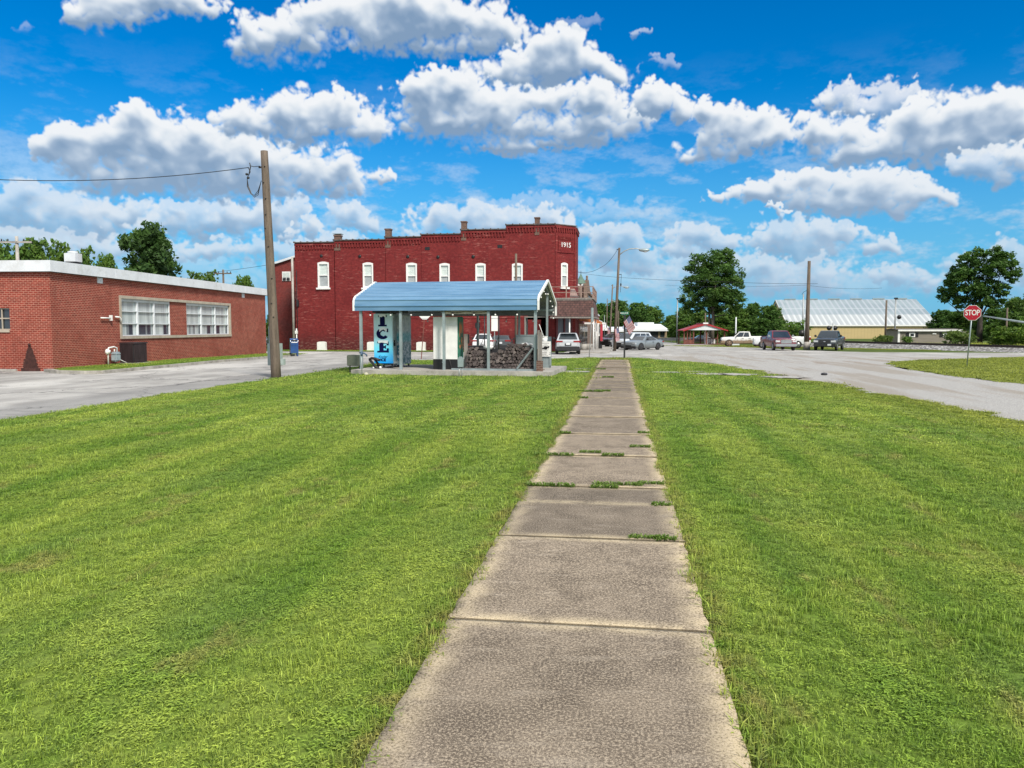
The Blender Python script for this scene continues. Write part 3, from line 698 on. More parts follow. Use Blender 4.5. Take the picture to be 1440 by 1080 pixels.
def lawn_grass():
    src = [tuft('t0', 30, .055, .028, .0036, 1, broad=.12), tuft('t1', 30, .055, .034, .0040, 2, broad=.2), tuft('t2', 26, .055, .026, .0036, 3, broad=.6), tuft('t3', 16, .06, .062, .0055, 4, lean=.9), tuft('t4', 20, .06, .030, .0036, 5, straw=.35, lean=1.1),
           tuft('u0', 46, .15, .040, .0080, 6), tuft('u1', 46, .15, .048, .0085, 7, broad=.2), tuft('u2', 40, .15, .036, .0080, 8, straw=.12),
           tuft('v0', 60, .42, .050, .017, 9), tuft('v1', 60, .42, .058, .018, 10), tuft('v2', 50, .42, .045, .018, 11, straw=.10)]
    r = np.random.default_rng(99); P = []; I = []; S = []
    def band(y0, y1, dens, choices, probs, sc, poly=lawn_poly, pad=0.):
        x0 = min(p[0] for p in poly); x1 = max(p[0] for p in poly)
        n = int((x1-x0)*(y1-y0)*dens); x = r.uniform(x0, x1, n); y = r.uniform(y0, y1, n)
        # only where the photograph's surroundings can be seen, with a generous margin
        dep = -x*SN+y*CS; lat = x*CS+y*SN
        k = (np.abs(lat) < dep*.72+2.2) & inside(poly, x, y)
        j = r.normal(0, .02, n)
        k &= ~((x > SWX0-.035-pad+j*np.clip(y/9, 1, 4)) & (x < SWX1+.035+pad+j*np.clip(y/9, 1, 4)) & (y < JY[-1]))
        for (gx, gy, ga, gb) in GPATCH: k &= ~((((x-gx)/(ga*.95))**2+((y-gy)/(gb*.95))**2 < 1) & (r.random(n) < .80))
        # thin, worn places let the soil show
        x, y = x[k], y[k]; n = len(x)
        clump = np.sin(x*3.1+np.sin(y*1.7)*1.3)*np.cos(y*2.3+np.sin(x*2.1)*1.7)
        s = sc*r.uniform(.75, 1.25, n)*(1+.10*clump)
        z = np.array([Zg(v) for v in y])+.006
        P.append(np.stack([x, y, z], 1)); S.append(s)
        c = r.choice(choices, n, p=probs)
        # clover and coarse grass grow in drifts
        if 2 in choices: c = np.where((clump > .55) & (r.random(n) < .7), 2, c); c = np.where((clump < -.7) & (r.random(n) < .5), 3, c)
        I.append(c)
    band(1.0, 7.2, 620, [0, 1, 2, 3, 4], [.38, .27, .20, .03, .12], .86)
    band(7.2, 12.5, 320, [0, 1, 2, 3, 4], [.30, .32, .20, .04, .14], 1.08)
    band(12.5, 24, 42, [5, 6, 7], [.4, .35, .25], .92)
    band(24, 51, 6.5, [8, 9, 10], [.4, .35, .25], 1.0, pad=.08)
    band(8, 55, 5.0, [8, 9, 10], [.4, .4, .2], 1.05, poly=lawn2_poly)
    # rims of the sidewalk: blades leaning over the edge
    n = 9500; y = r.uniform(1.2, 34, n)**1.; side = r.random(n) < .5
    x = np.where(side, SWX0-.0-np.abs(r.normal(0, .05, n))+.03*np.sin(y*5), SWX1+.0+np.abs(r.normal(0, .05, n))+.03*np.sin(y*4.3)); z = np.zeros(n)+.006
    P.append(np.stack([x, y, z], 1)); S.append(r.uniform(.8, 1.45, n)); I.append(r.choice([0, 1, 3, 4], n, p=[.35, .35, .15, .15]))
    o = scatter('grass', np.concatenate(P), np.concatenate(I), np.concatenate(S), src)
    tag(o, 'short mown grass covering the lawns on both sides of the sidewalk', 'grass', kind='stuff')
    return src
SRC = lawn_grass()

# ------------------------------------------------------------------ materials for buildings and small things
M['brick_orange'] = brick_mat('brick_orange', (.262, .042, .026), (.180, .031, .021), (.46, .23, .17), bw=.21, rh=.078, ms=.011, weather=(.19, .036, .024), wamt=.5)
M['brick_red'] = brick_mat('brick_red', (.212, .025, .023), (.145, .016, .017), (.14, .028, .030), bw=.22, rh=.085, ms=.009, weather=(.135, .014, .016), wamt=.7, soot=((.36, .13, .11), .75), zlo=(.1, 1.2, (.34, .17, .14)))
M['brick_dark'] = brick_mat('brick_chimney', (.16, .085, .060), (.10, .05, .04), (.22, .17, .14), ms=.012, weather=(.06, .04, .035))
M['white_metal'] = mat('white_metal', (.66, .69, .72), .5, var=.05, scale=1.5, dirt=((.40, .40, .38), .5))
M['white'] = mat('white_paint', (.78, .78, .76), .55, var=.05, scale=4, dirt=((.5, .48, .44), .3))
M['limestone'] = mat('limestone', (.40, .35, .28), .8, var=.12, scale=4, bump=.2, dirt=((.20, .17, .13), .4))
M['galv'] = mat('galvanised_steel', (.30, .36, .37), .45, metal=.35, var=.12, scale=3, dirt=((.18, .20, .19), .35))
M['steel'] = mat('zinc_post', (.34, .36, .36), .45, metal=.4, var=.12, scale=3)
M['dark'] = mat('dark_plastic', (.022, .022, .025), .5, var=.2, scale=4)
M['black'] = mat('black_paint', (.012, .012, .013), .45, var=.2, scale=4)
M['wood_pole'] = mat('weathered_pole_wood', (.135, .105, .080), .92, var=.30, scale=2.2, bump=.5, stretch=(4, 4, .35), dirt=((.075, .05, .04), .6))
M['wood_grey'] = mat('grey_wood', (.22, .20, .18), .9, var=.25, scale=3, bump=.4, stretch=(4, 4, .5))
M['wood_red'] = mat('red_brown_timber', (.16, .055, .040), .85, var=.25, scale=3)
M['grill'] = mat('brown_louvre_steel', (.045, .032, .036), .5, metal=.2, var=.3, scale=2.5, stretch=(6, 6, .5))
M['roofing'] = mat('flat_roof_felt', (.20, .20, .20), .9, var=.2, scale=1)
def glass_mat(name, tint, rough=.06):
    m, t, b = newmat(name); P = t.new('ShaderNodeNewGeometry').outputs['Position']
    setb(t, b, col=t.mix(t.ramp(t.noise(P, .7, 3), .4, .6), tuple(c*.75 for c in tint), tint), rough=rough, spec=.8, coat=.3); return m
M['glass'] = glass_mat('window_glass', (.035, .045, .055))
M['glass_pale'] = glass_mat('glass_over_blind', (.33, .40, .40), .12)
M['blind'] = mat('drawn_blind', (.56, .63, .60), .45, var=.10, scale=2.2, spec=.7, stretch=(1, 1, 4))
M['blind_low'] = mat('lower_sash_screen', (.34, .37, .38), .45, var=.10, scale=2.2, spec=.6)

def PY(px, py, Y0):            # point of the plane y = Y0 seen at a pixel -> (x, z)
    a, b = ray(px, py); d = Y0/(a*SN+CS); return a*d*CS-d*SN, CAM_H+b*d
def PXp(px, py, X0):           # point of the plane x = X0 seen at a pixel -> (y, z)
    a, b = ray(px, py); d = X0/(a*CS-SN); return a*d*SN+d*CS, CAM_H+b*d

# ------------------------------------------------------------------ left: long low brick building
LB_O = Vector((-23.68, 29.46, 0)); LB_A = R(4.06)
lb = thing('brick_building', 'low single-storey red brick building with a white roof fascia and two banks of white windows', 'building', LB_O, LB_A)
Minv = Matrix.Translation(LB_O) @ Matrix.Rotation(LB_A, 4, 'Z'); Minv = Minv.inverted()
cam_l = Minv @ Vector((0, 0, CAM_H))
def LBw(px, py):               # point of the street wall (local x = 0)
    q = Minv @ at(px, py, 10.); k = (0-cam_l.x)/(q.x-cam_l.x); p = cam_l+(q-cam_l)*k; return p.y, p.z
def LBf(px, py):               # point of the end wall (local y = 0)
    q = Minv @ at(px, py, 10.); k = (0-cam_l.y)/(q.y-cam_l.y); p = cam_l+(q-cam_l)*k; return p.x, p.z
LEN = 23.4; HW = 4.18; 
w1a, zt = LBw(167, 419.5); w1b, zb = LBw(241.5, 475); w2a = LBw(263, 430)[0]; w2b, _ = LBw(323.5, 430)
zt = LBw(170, 419.5)[1]; zb = LBw(172, 472.5)[1]
fr_a, fr_z = LBf(-6, 433)[0], 0
def lb_wall():
    b = MB(); H0 = -.6; T = .25
    # street wall with one long opening, a brick pier standing inside it
    y0, y1 = w1a+.02, w2b-.02
    b.box(-T, 0, 0, y0, H0, HW); b.box(-T, 0, y1, LEN, H0, HW); b.box(-T, 0, y0, y1, H0, zb); b.box(-T, 0, y0, y1, zt, HW)
    b.box(-T, -.05, w1b, w2a, zb, zt)
    # end wall with its own window opening
    xa, za = LBf(14.5, 464); _, zc = LBf(0, 433)
    b.box(-40, xa-2.4, 0, T, H0, HW); b.box(xa, -T, 0, T, H0, HW); b.box(xa-2.4, xa, 0, T, H0, za); b.box(xa-2.4, xa, 0, T, zc, HW)
    b.box(-40, -T, LEN-T, LEN, H0, HW)
    o = b.build('wall', M['brick_orange'], lb)
    # end wall window
    f = MB(); xw0, xw1 = xa-2.36, xa-.02
    f.box(xw0, xw1, -.05, .14, za-.1, za-.002)
    fr = f.build('window', M['limestone'], lb)
    g = MB()
    for k in range(7): g.box(xw0+k*.389, xw0+k*.389+.045, .06, .10, za, zc)
    for z in (za, (za+zc)/2, zc-.05): g.box(xw0, xw1, .055, .105, z, z+.05)
    g.build('frame', M['limestone'], fr)
    MB().box(xw0, xw1, .13, .15, za, zc).build('pane', M['glass'], fr)
lb_wall()
MB().box(-40, .12, -.12, LEN+.12, HW-.02, HW+.14).build('soffit', M['dark'], lb)
fb = MB(); fb.box(-40, .20, -.20, -.10, HW+.0, HW+.46); fb.box(.10, .20, -.10, LEN+.2, HW+.0, HW+.46); fb.box(-40, .10, LEN+.1, LEN+.2, HW, HW+.46)
for k in range(8): fb.box(.198, .206, 1.5+k*3.0, 1.515+k*3.0, HW, HW+.46)
fb.build('fascia', M['white_metal'], lb)
rf = MB().box(-40, .10, -.10, LEN+.1, HW+.15, HW+.36).build('roof', M['roofing'], lb)
def lb_windows():
    su = MB(); t = .14
    su.box(-.06, .05, w1a, w2b, zt-.0, zt+.14); su.box(-.06, .07, w1a, w2b, zb-.14, zb)
    su.box(-.06, .05, w1a-.002, w1a+t, zb, zt); su.box(-.06, .05, w2b-t, w2b+.002, zb, zt)
    su.build('stone_surround', M['limestone'], lb)
    for (a, c) in ((w1a+t, w1b), (w2a, w2b-t)):
        f = MB(); H = zt-zb; W_ = (c-a)/3
        for k in range(4):
            y = a+k*W_; wd = .075 if k in (1, 2) else .06
            f.box(-.16, -.07, max(a, y-wd/2), min(c, y+wd/2+.02), zb, zt)
        for k in range(3):
            ya, yb = a+k*W_+.05, a+(k+1)*W_-.05
            for z in (zb+.02, zb+H/3, zb+2*H/3, zt-.12): f.box(-.15, -.08, ya, yb, z-.02, z+.025)
            for y in (ya-.02, yb-.0): f.box(-.15, -.09, y, y+.02, zb, zt)
        f.box(-.15, -.075, a, c, zt-.10, zt)
        w_ = f.build('window', M['white_metal'], lb)
        g = MB()
        for k in range(3): g.box(-.20, -.17, a+k*W_, a+(k+1)*W_, zb, zt)
        g.build('pane', M['lbglass'], w_)
def lbglass():
    # blinds drawn down to different heights behind reflecting glass
    m, t, b = newmat('glass_with_blinds'); P = t.new('ShaderNodeNewGeometry').outputs['Position']
    uv = t.new('ShaderNodeUVMap', uv_map='uv').outputs[0]; s = t.new('ShaderNodeSeparateXYZ'); t.nt.links.new(uv, s.inputs[0])
    n = t.noise(t.scale(uv, (.9, .0, 0)), 1.3, 1); n3 = t.noise(t.scale(uv, (3.5, .35, 0)), 1., 4)
    low = t.ramp(t.math('SUBTRACT', s.outputs[1], t.math('MULTIPLY', t.math('GREATER_THAN', n, .5), .55)), zb+.0, zb+.03, 1, 0)
    c = t.mix(t.ramp(n3, .4, .6), (.40, .46, .46), (.54, .60, .60))
    fold = t.ramp(t.math('FRACT', t.math('MULTIPLY', s.outputs[0], 1.27)), .0, .22, 0, 1); c = t.mix(fold, (.36, .41, .42), c)
    gap = t.math('MULTIPLY', t.math('LESS_THAN', s.outputs[1], zb+.55), t.ramp(n, .47, .52))
    c = t.mix(gap, c, (.04, .055, .075))
    setb(t, b, col=c, rough=.12, spec=.7, coat=.4); return m
M['lbglass'] = lbglass(); lb_windows()
for (px, py) in ((140, 394), (341.5, 415.5)):
    y, z = LBw(px, py); b = MB(); b.box(0, .03, y-.20, y+.20, z-.14, z+.14)
    for k in range(3): b.box(.03, .045, y-.15+k*.11, y-.09+k*.11, z-.1, z+.1)
    b.build('wall_vent', M['white_metal'], lb)
y0, z0 = LBw(139, 447); y1, _ = LBw(153, 447); y2, z2 = LBw(159.5, 446.5); y3, _ = LBw(167, 450)
b = MB(); b.tube([(.1, y0, z0), (.1, y1, z0)], .035, 8); b.box(.03, .16, y1-.03, y1+.05, z0-.12, z0+.14); b.build('exhaust_pipe', M['white'], lb)
b = MB(); b.tube([(.1, y2, z2+.03), (.1, y3-.12, z2+.02), (.1, y3, z2-.05), (.1, y3+.02, z2-.22)], .04, 8); b.build('exhaust_pipe', M['white'], lb)
# sooty stain above a drain at the foot of the end wall
xs, zs = LBf(42.5, 500)
b = MB(); r = random.Random(4)
for k in range(26):
    f_ = k/26; hw = .36*(1-f_)**.8+.03; z = .12+f_*.95
    b.quad((xs-hw*r.uniform(.8, 1.1), -.012, z), (xs+hw*r.uniform(.8, 1.1), -.012, z), (xs+hw*r.uniform(.7, 1.), -.012, z+.045), (xs-hw*r.uniform(.7, 1.), -.012, z+.045))
b.box(xs-.40, xs+.42, -.05, -.004, -.3, .13); b.sphere((xs, -.03, 1.12), .06)
b.build('soot_stain', mat('soot', (.060, .022, .018), .95, var=.3, scale=8), lb)
MB().box(-30, xs-.6, -.10, -.005, -.3, .09).build('footing', M['concrete'], lb)
# roof ventilator on the flat roof
p = Minv @ at(103, 366, 40); b = MB(); b.box(p.x-.27, p.x+.27, p.y-.25, p.y+.25, HW+.36, HW+1.05)
rv_ = b.build('roof_ventilator', M['dark'], rf)
b = MB(); b.box(p.x-.30, p.x+.30, p.y-.28, p.y+.28, HW+1.05, HW+1.48); b.tube([(p.x, p.y, HW+1.48), (p.x, p.y, HW+1.58)], .25, 10); b.build('hood', M['white_metal'], rv_)

# raised strip of grass along the wall, with its kerb
def LBp(x, y): 
    v = Matrix.Translation(LB_O) @ Matrix.Rotation(LB_A, 4, 'Z') @ Vector((x, y, 0)); return (v.x, v.y)
strip_out = [(-.0, -.6), (1.2, -1.55), (2.6, -1.9), (3.2, -1.65), (3.25, 6), (3.05, 14), (2.9, 21.5), (2.0, 24.6)]
strip_in = [(.12, -.25), (1.25, -1.40), (2.55, -1.74), (3.04, -1.5), (3.09, 6), (2.89, 14), (2.74, 21.4), (1.9, 24.4)]
kerb_poly = [LBp(*p) for p in strip_out]+[LBp(*p) for p in strip_in[::-1]]
sheet('kerb', kerb_poly, M['kerb'], .125, thick=.35)
sheet('grass_strip', [LBp(*p) for p in strip_in]+[LBp(0, 24.4), LBp(0, -.1)], M['turf'], .10)
# gas meter against the wall
y, z = LBw(153, 503); y2 = LBw(137, 497)[0]
gm = thing('gas_meter', 'small grey gas meter with white pipework low on the brick wall', 'gas meter', Matrix.Translation(LB_O) @ Matrix.Rotation(LB_A, 4, 'Z') @ Vector((.35, y, .1)), LB_A)
b = MB(); b.bbox(-.14, .14, -.21, .21, .14, .52, .06); b.bbox(-.15, .15, -.20, .20, .44, .60, .05); b.build('meter_body', mat('meter_grey', (.30, .36, .40), .5, var=.1), gm)
b = MB(); b.tube([(0, .1, .6), (0, .1, .78), (0, -.12, .84), (0, -.55, .80), (0, -.62, .7), (0, -.62, 0)], .035, 8); b.tube([(0, -.10, .6), (0, -.10, .72)], .03, 8); b.tube([(0, .22, .25), (0, .7, .1), (0, 1.0, .02)], .02, 6)
b.build('pipe', M['white'], gm)
b = MB(); b.sphere((0, -.66, .62), (.10, .13, .14)); b.tube([(.0, -.66, .62), (.12, -.66, .62)], .09, 12); b.build('regulator', M['white'], gm)
# air-conditioning condenser on the strip
pA = GS(189, 513.5)
ac = thing('air_conditioner', 'dark brown boxy air-conditioning condenser on the grass strip under the windows', 'air conditioner', (pA.x-.25, pA.y+.1, .1), LB_A)
aw = 1.16; b = MB(); b.box(-.5, .5, -aw/2, aw/2, .04, .98); body = b.build('casing', M['dark'], ac)
b = MB()
for k in range(30):
    y = -aw/2+.02+k*(aw-.04)/30; b.box(.50, .53, y, y+.018, .08, .95)
for k in range(26):
    x = -.48+k*.96/26; b.box(x, x+.018, -aw/2-.03, -aw/2, .08, .95)
b.build('louvres', M['grill'], body)
MB().box(-.53, .55, -aw/2-.04, aw/2+.04, .96, 1.03).build('top', M['grill'], ac); MB().box(-.53, .53, -aw/2-.04, aw/2+.04, .0, .06).build('base_rail', M['grill'], ac)
MB().box(-.52, -.40, -aw/2-.12, -aw/2-.04, .04, .98).build('corner_post', M['limestone'], ac)
MB().box(-.75, .75, -.85, .85, -.06, .03).build('pad', M['concrete'], ac)

# ------------------------------------------------------------------ centre: two-storey brick corner building dated 1915
BY = 69.5; BB = -.6
bb = thing('corner_building', 'two-storey dark red brick building with stepped roofline, chimneys and the date 1915', 'building', (0, 0, 0))
steps = [(414, 342), (469.5, 342.5), (541.5, 338), (592, 334), (648, 330), (711.5, 324)]
segs = []
for i, (px, py) in enumerate(steps):
    x0, z = PY(px, py, BY); x1 = PY(steps[i+1][0], 300, BY)[0] if i < 5 else -5.75
    segs.append([x0, x1, z])
segs.append  # (roof steps from rear to front)
segs[5][2] = PY(740, 316.5, BY)[1]; segs[1][2] = PY(510, 338, BY)[1]; segs[2][2] = PY(570, 334, BY)[1]; segs[3][2] = PY(620, 330, BY)[1]; segs[4][2] = PY(680, 323.5, BY)[1]
XL = segs[0][0]; XR = -5.75; HT = segs[5][2]
wins = [(446.5, 463, 369.5, 404.5), (510, 525, 370.5, 404.5), (571, 586.5, 371, 404.5), (618, 632.5, 371.5, 405), (668.5, 683, 371.5, 405), (720, 735, 371.5, 405)]
WR = []
for (a, c, t_, b_) in wins:
    x0, z1 = PY(a, t_, BY); x1, z0 = PY(c, b_, BY); WR.append((x0, x1, z0, z1))
wb = MB()
def wall_with_holes(b, x0, x1, z0, ztop, holes, y0, y1):
    hs = sorted([h for h in holes if h[0] >= x0-1e-3 and h[1] <= x1+1e-3]); x = x0
    for (a, c, l, h) in hs:
        b.box(x, a, y0, y1, z0, ztop); b.box(a, c, y0, y1, z0, l); b.box(a, c, y0, y1, h, ztop); x = c
    b.box(x, x1, y0, y1, z0, ztop)
shopx0 = PY(737.5, 445, BY)[0]; shopx1 = PY(771, 445, BY)[0]; shopz1 = PY(750, 445, BY)[1]; shopz0 = PY(750, 471.5, BY)[1]
for i, (x0, x1, z) in enumerate(segs):
    zm = 3.6
    wall_with_holes(wb, x0, x1, zm, z, WR, BY, BY+.35)
    if i < 5: wb.box(x0, x1, BY, BY+.35, BB, zm)
    else: wall_with_holes(wb, x0, x1, BB, zm, [(shopx0, shopx1, shopz0, shopz1), (-8.2, -7.0, .0, 2.6)], BY, BY+.35)
    wb.box(x0, x1, BY+4.5, BY+6, BB, z-.4)
wb.box(XL, XL+.35, BY+.35, BY+6, BB, segs[0][2])
# chamfered corner and the street front
ch0, ch1 = Vector((-5.75, BY)), Vector((-4.0, BY+1.75)); cn = Vector((1, -1)).normalized(); ct = (ch1-ch0).normalized(); cl = (ch1-ch0).length
st = len(wb.v); wb2 = MB()
uwin = (.72, 1.52, PY(790, 404, BY+.9)[1], PY(790, 371, BY+.9)[1])
for (a, c, l, h, ) in ((0, uwin[0], BB, HT), (uwin[1], cl, BB, HT), (uwin[0], uwin[1], uwin[3], HT), (uwin[0], uwin[1], 2.9, uwin[2])):
    q = [ch0+ct*a, ch0+ct*c, ch0+ct*c-cn*.3, ch0+ct*a-cn*.3]; wb2.prism([(p.x, p.y) for p in q], 'z', l, h)
wb2.box(-4.3, -4.0, BY+1.75, BY+6, BB, HT-.15)
wb.add(wb2.v, wb2.f)
wall = wb.build('wall', M['brick_red'], bb, merge=False)
# corbelled brick band under the coping, coping tiles
cb = MB(); cp = MB()
for (x0, x1, z) in segs:
    n = int((x1-x0)/.27)
    for k in range(n):
        x = x0+(k+.25)*(x1-x0)/n; cb.box(x, x+.13, BY-.09, BY-.001, z-.62, z-.24)
    cb.box(x0, x1, BY-.10, BY-.002, z-.24, z-.09)
    cp.box(x0-.05, x1+.03, BY-.17, BY+.42, z, z+.09)
    n = int((x1-x0)/.62)
    for k in range(n+1): cp.tube([(x0+k*(x1-x0)/max(n, 1), BY-.18, z+.10), (x0+k*(x1-x0)/max(n, 1), BY+.42, z+.10)], .055, 6)
q = [ch0, ch1, ch1+cn*.1, ch0+cn*.1]; cb.prism([(p.x, p.y) for p in q], 'z', HT-.26, HT-.09)
for k in range(9):
    a = .12+k*.27; q = [ch0+ct*a+cn*.002, ch0+ct*(a+.13)+cn*.002, ch0+ct*(a+.13)+cn*.09, ch0+ct*a+cn*.09]; cb.prism([(p.x, p.y) for p in q], 'z', HT-.62, HT-.26)
for k in range(9):                                                            # dentils over the date panel
    a = .52+k*.16; q = [ch0+ct*a+cn*.002, ch0+ct*(a+.075)+cn*.002, ch0+ct*(a+.075)+cn*.07, ch0+ct*a+cn*.07]; cb.prism([(p.x, p.y) for p in q], 'z', HT-1.30, HT-.98)
for (a, c, l, h) in ((.0, .20, BB+4, HT-.7), (2.27, cl, BB+4, HT-.7), (.20, 2.27, HT-2.45, HT-2.3), (.36, .46, HT-2.3, HT-.95), (2.0, 2.1, HT-2.3, HT-.95)):
    q = [ch0+ct*a+cn*.002, ch0+ct*c+cn*.002, ch0+ct*c+cn*.07, ch0+ct*a+cn*.07]; cb.prism([(p.x, p.y) for p in q], 'z', l, h)
q = [ch0-Vector((.1, .12)), ch1+Vector((.14, 0)), ch1-cn*.4, ch0-cn*.4]; cp.prism([(p.x, p.y) for p in q], 'z', HT+.005, HT+.09)
cp.box(-4.35, -3.86, BY+1.75, BY+6.05, HT-.15, HT-.05); cb.box(-4, -3.9, BY+1.76, BY+6, HT-.45, HT-.16)
cb.build('corbelling', M['brick_red'], wall); cp.build('coping', mat('coping_tile', (.10, .085, .08), .8, var=.3), wall)
# date
mid = ch0+ct*(cl*.5+.02)+cn*.03; txt = text('date', '1915', .62, M['white'], bb, (mid.x, mid.y, HT-1.75), (R(90), 0, math.atan2(ct.y, ct.x)), bold=.0, depth=.02)
# sash windows
def sash(parent, a, c, l, h, org, tx, nx, name='window'):
    """window in the plane through org with tangent tx and outward normal nx"""
    def B(b, u0, u1, n0, n1, z0, z1):
        q = [org+tx*u0+nx*n0, org+tx*u1+nx*n0, org+tx*u1+nx*n1, org+tx*u0+nx*n1]; b.prism([(p.x, p.y) for p in q], 'z', z0, z1)
    f = MB(); t_ = .14
    B(f, a, a+t_, -.14, .012, l, h); B(f, c-t_, c, -.14, .012, l, h); B(f, a, c, -.14, .010, h-.13, h); B(f, a+t_, c-t_, -.12, -.03, (l+h)/2-.04, (l+h)/2+.04); B(f, a, c, -.14, .02, l, l+.12)
    # shallow arched head
    pts = [(a, h), (c, h)]
    n = 8; arc = [(c-(c-a)*k/n, h+.10*math.sin(math.pi*k/n)) for k in range(n+1)]
    vs = []; 
    for (u, z) in arc:
        for nn in (-.10, .012): p = org+tx*u+nx*nn; vs.append((p.x, p.y, z))
    fs = [(2*k, 2*k+1, 2*k+3, 2*k+2) for k in range(n)]+[tuple(2*k+1 for k in range(n+1))]; f.add(vs, fs)
    w_ = f.build(name, M['white'], parent)
    s = MB(); B(s, a-.12, c+.12, -.1, .16, l-.16, l); s.build('sill', M['white'], w_)
    g = MB(); B(g, a+t_, c-t_, -.20, -.12, (l+h)/2, h-.13); g.build('pane', M['blind'], w_)
    g = MB(); B(g, a+t_, c-t_, -.18, -.13, l+.12, (l+h)/2); g.build('pane', M['blind_low'], w_)
    return w_
for (x0, x1, z0, z1) in WR: sash(bb, x0, x1, z0, z1, Vector((0, BY)), Vector((1, 0)), Vector((0, -1)))
sash(bb, uwin[0], uwin[1], uwin[2], uwin[3], ch0, ct, cn)
# brick arches over the windows
for (x0, x1, z0, z1) in WR:
    ar = MB()
    for k in range(11):
        u = k/10; x = x0-.12+(x1-x0+.24)*u; z = z1+.14+.12*math.sin(math.pi*u); ar.box(x-.05, x+.05, BY-.02, BY-.001, z, z+.30)
    ar.build('window_arch', M['brick_red'], wall)
# wall anchors and small vents
for (px, py) in ((452, 360), (506, 360.5), (573.5, 361), (616, 361.5), (665.5, 361)):
    x, z = PY(px, py, BY); MB().sphere((x, BY-.03, z), (.16, .05, .16), 8, 5).build('wall_anchor', M['black'], wall)
for (px, py) in ((601, 349.5), (703, 346.5)):
    x, z = PY(px, py, BY); MB().box(x-.22, x+.22, BY-.02, BY-.001, z-.14, z+.14).build('wall_opening', M['black'], wall)
# chimneys
for (a, c, top) in ((469.8, 478.5, 330.5), (541.5, 549, 321.5), (648.5, 655.5, 311), (752, 758.5, 305.5)):
    x0, z = PY(a, top, BY); x1 = PY(c, top, BY)[0]; k = [s for s in segs if s[0]-.2 <= x0 < s[1]+.2][-1]
    b = MB(); b.box(x0, x1, BY-.04, BY+.5, k[2]-.9, z-.12); b.box(x0-.05, x1+.05, BY-.09, BY+.55, z-.12, z)
    ch = b.build('chimney', M['brick_dark'], wall)
    if a < 480: MB().box(x0-.1, x1+.1, BY-.12, BY+.6, z+.08, z+.13).build('cap', M['galv'], ch)
# roof deck
rb = MB()
for (x0, x1, z) in segs: rb.box(x0+.1, x1, BY+.35, BY+4.5, z-1.3, z-1.2)
rb.build('roof', M['roofing'], bb)
# ground floor: curtained shop window, grey boarded panel, doorway
sb = MB(); nn = 6
for k in range(nn):
    a = shopx0+(shopx1-shopx0)*k/nn; c = shopx0+(shopx1-shopx0)*(k+1)/nn
    for j in range(6):
        u0, u1 = a+(c-a)*j/6, a+(c-a)*(j+1)/6; d0, d1 = (.02 if j % 2 else .10), (.10 if j % 2 else .02); sb.quad((u0, BY+.2+d0, shopz0), (u1, BY+.2+d1, shopz0), (u1, BY+.2+d1, shopz1), (u0, BY+.2+d0, shopz1))
sw = MB(); sw.box(shopx0, shopx0+.10, BY-.01, BY+.12, shopz0, shopz1); sw.box(shopx1-.10, shopx1, BY-.01, BY+.12, shopz0, shopz1); sw.box((shopx0+shopx1)/2-.08, (shopx0+shopx1)/2+.08, BY-.01, BY+.12, shopz0, shopz1); sw.box(shopx0, shopx1, BY-.03, BY+.14, shopz1-.10, shopz1); sw.box(shopx0, shopx1, BY-.06, BY+.14, shopz0-.08, shopz0)
shop = sw.build('shop_window', M['wood_grey'], bb); sb.build('curtain', mat('pale_curtain', (.42, .47, .45), .8, var=.1, stretch=(5, 5, .4)), shop)
MB().box(shopx0-.0, shopx1+.3, BY-.07, BY-.01, .0, shopz0-.12).build('stall_riser', M['galv'], bb)
b = MB(); b.box(-8.2, -7.0, BY+.2, BY+.26, 0, 2.6); dr = b.build('door', M['dark'], bb)
# corner entrance framed in dark red with grey panels, beneath the shingled canopy
b = MB(); q0 = ch0+ct*.15; q1 = ch0+ct*(cl-.15)
for (a, c) in ((.10, .26), (1.0, 1.14), (1.86, 2.0)):
    q = [ch0+ct*a+cn*.02, ch0+ct*c+cn*.02, ch0+ct*c+cn*.14, ch0+ct*a+cn*.14]; b.prism([(p.x, p.y) for p in q], 'z', -.3, 2.9)
b.build('door_frame', mat('maroon_paint', (.13, .02, .025), .5), bb)
b = MB()
for (a, c) in ((.26, 1.0), (1.14, 1.86)):
    q = [ch0+ct*a-cn*.05, ch0+ct*c-cn*.05, ch0+ct*c+cn*.04, ch0+ct*a+cn*.04]; b.prism([(p.x, p.y) for p in q], 'z', -.3, 2.9)
b.build('door', mat('grey_blue_door', (.12, .125, .155), .35, var=.15, stretch=(3, 3, .3)), bb)
# rear lean-to with its own window
ax0, az0 = PY(384, 372, BY+5); ax1, az1 = PY(414.5, 361.5, BY+5)
b = MB(); b.prism([(ax0, BB), (ax1+1, BB), (ax1+1, az1+.3), (ax0, az0)], 'y', BY+5, BY+5.3); b.box(ax0, ax0+.3, BY+5.3, BY+12, BB, az0-.1)
an_ = b.build('annexe_wall', M['brick_orange2'] if 'brick_orange2' in M else brick_mat('annexe_brick', (.20, .035, .030), (.15, .025, .024), (.22, .06, .05), wamt=.4), bb)
b = MB(); b.add([(ax0-.2, BY+4.75, az0-.12), (ax1+.4, BY+4.75, az1+.02), (ax1+.4, BY+4.75, az1+.24), (ax0-.2, BY+4.75, az0+.10), (ax0-.2, BY+12, az0-.12), (ax1+.4, BY+12, az1+.02), (ax1+.4, BY+12, az1+.24), (ax0-.2, BY+12, az0+.10)],
          [(0, 1, 2, 3), (4, 7, 6, 5), (3, 2, 6, 7), (0, 4, 5, 1), (0, 3, 7, 4), (1, 5, 6, 2)]); b.build('annexe_roof', M['white_metal'], bb)
x0, z1 = PY(397, 382, BY+5); x1, z0 = PY(409, 395, BY+5)
b = MB(); b.box(x0, x1, BY+4.93, BY+4.99, z0, z1); fw = b.build('window', M['white'], bb)
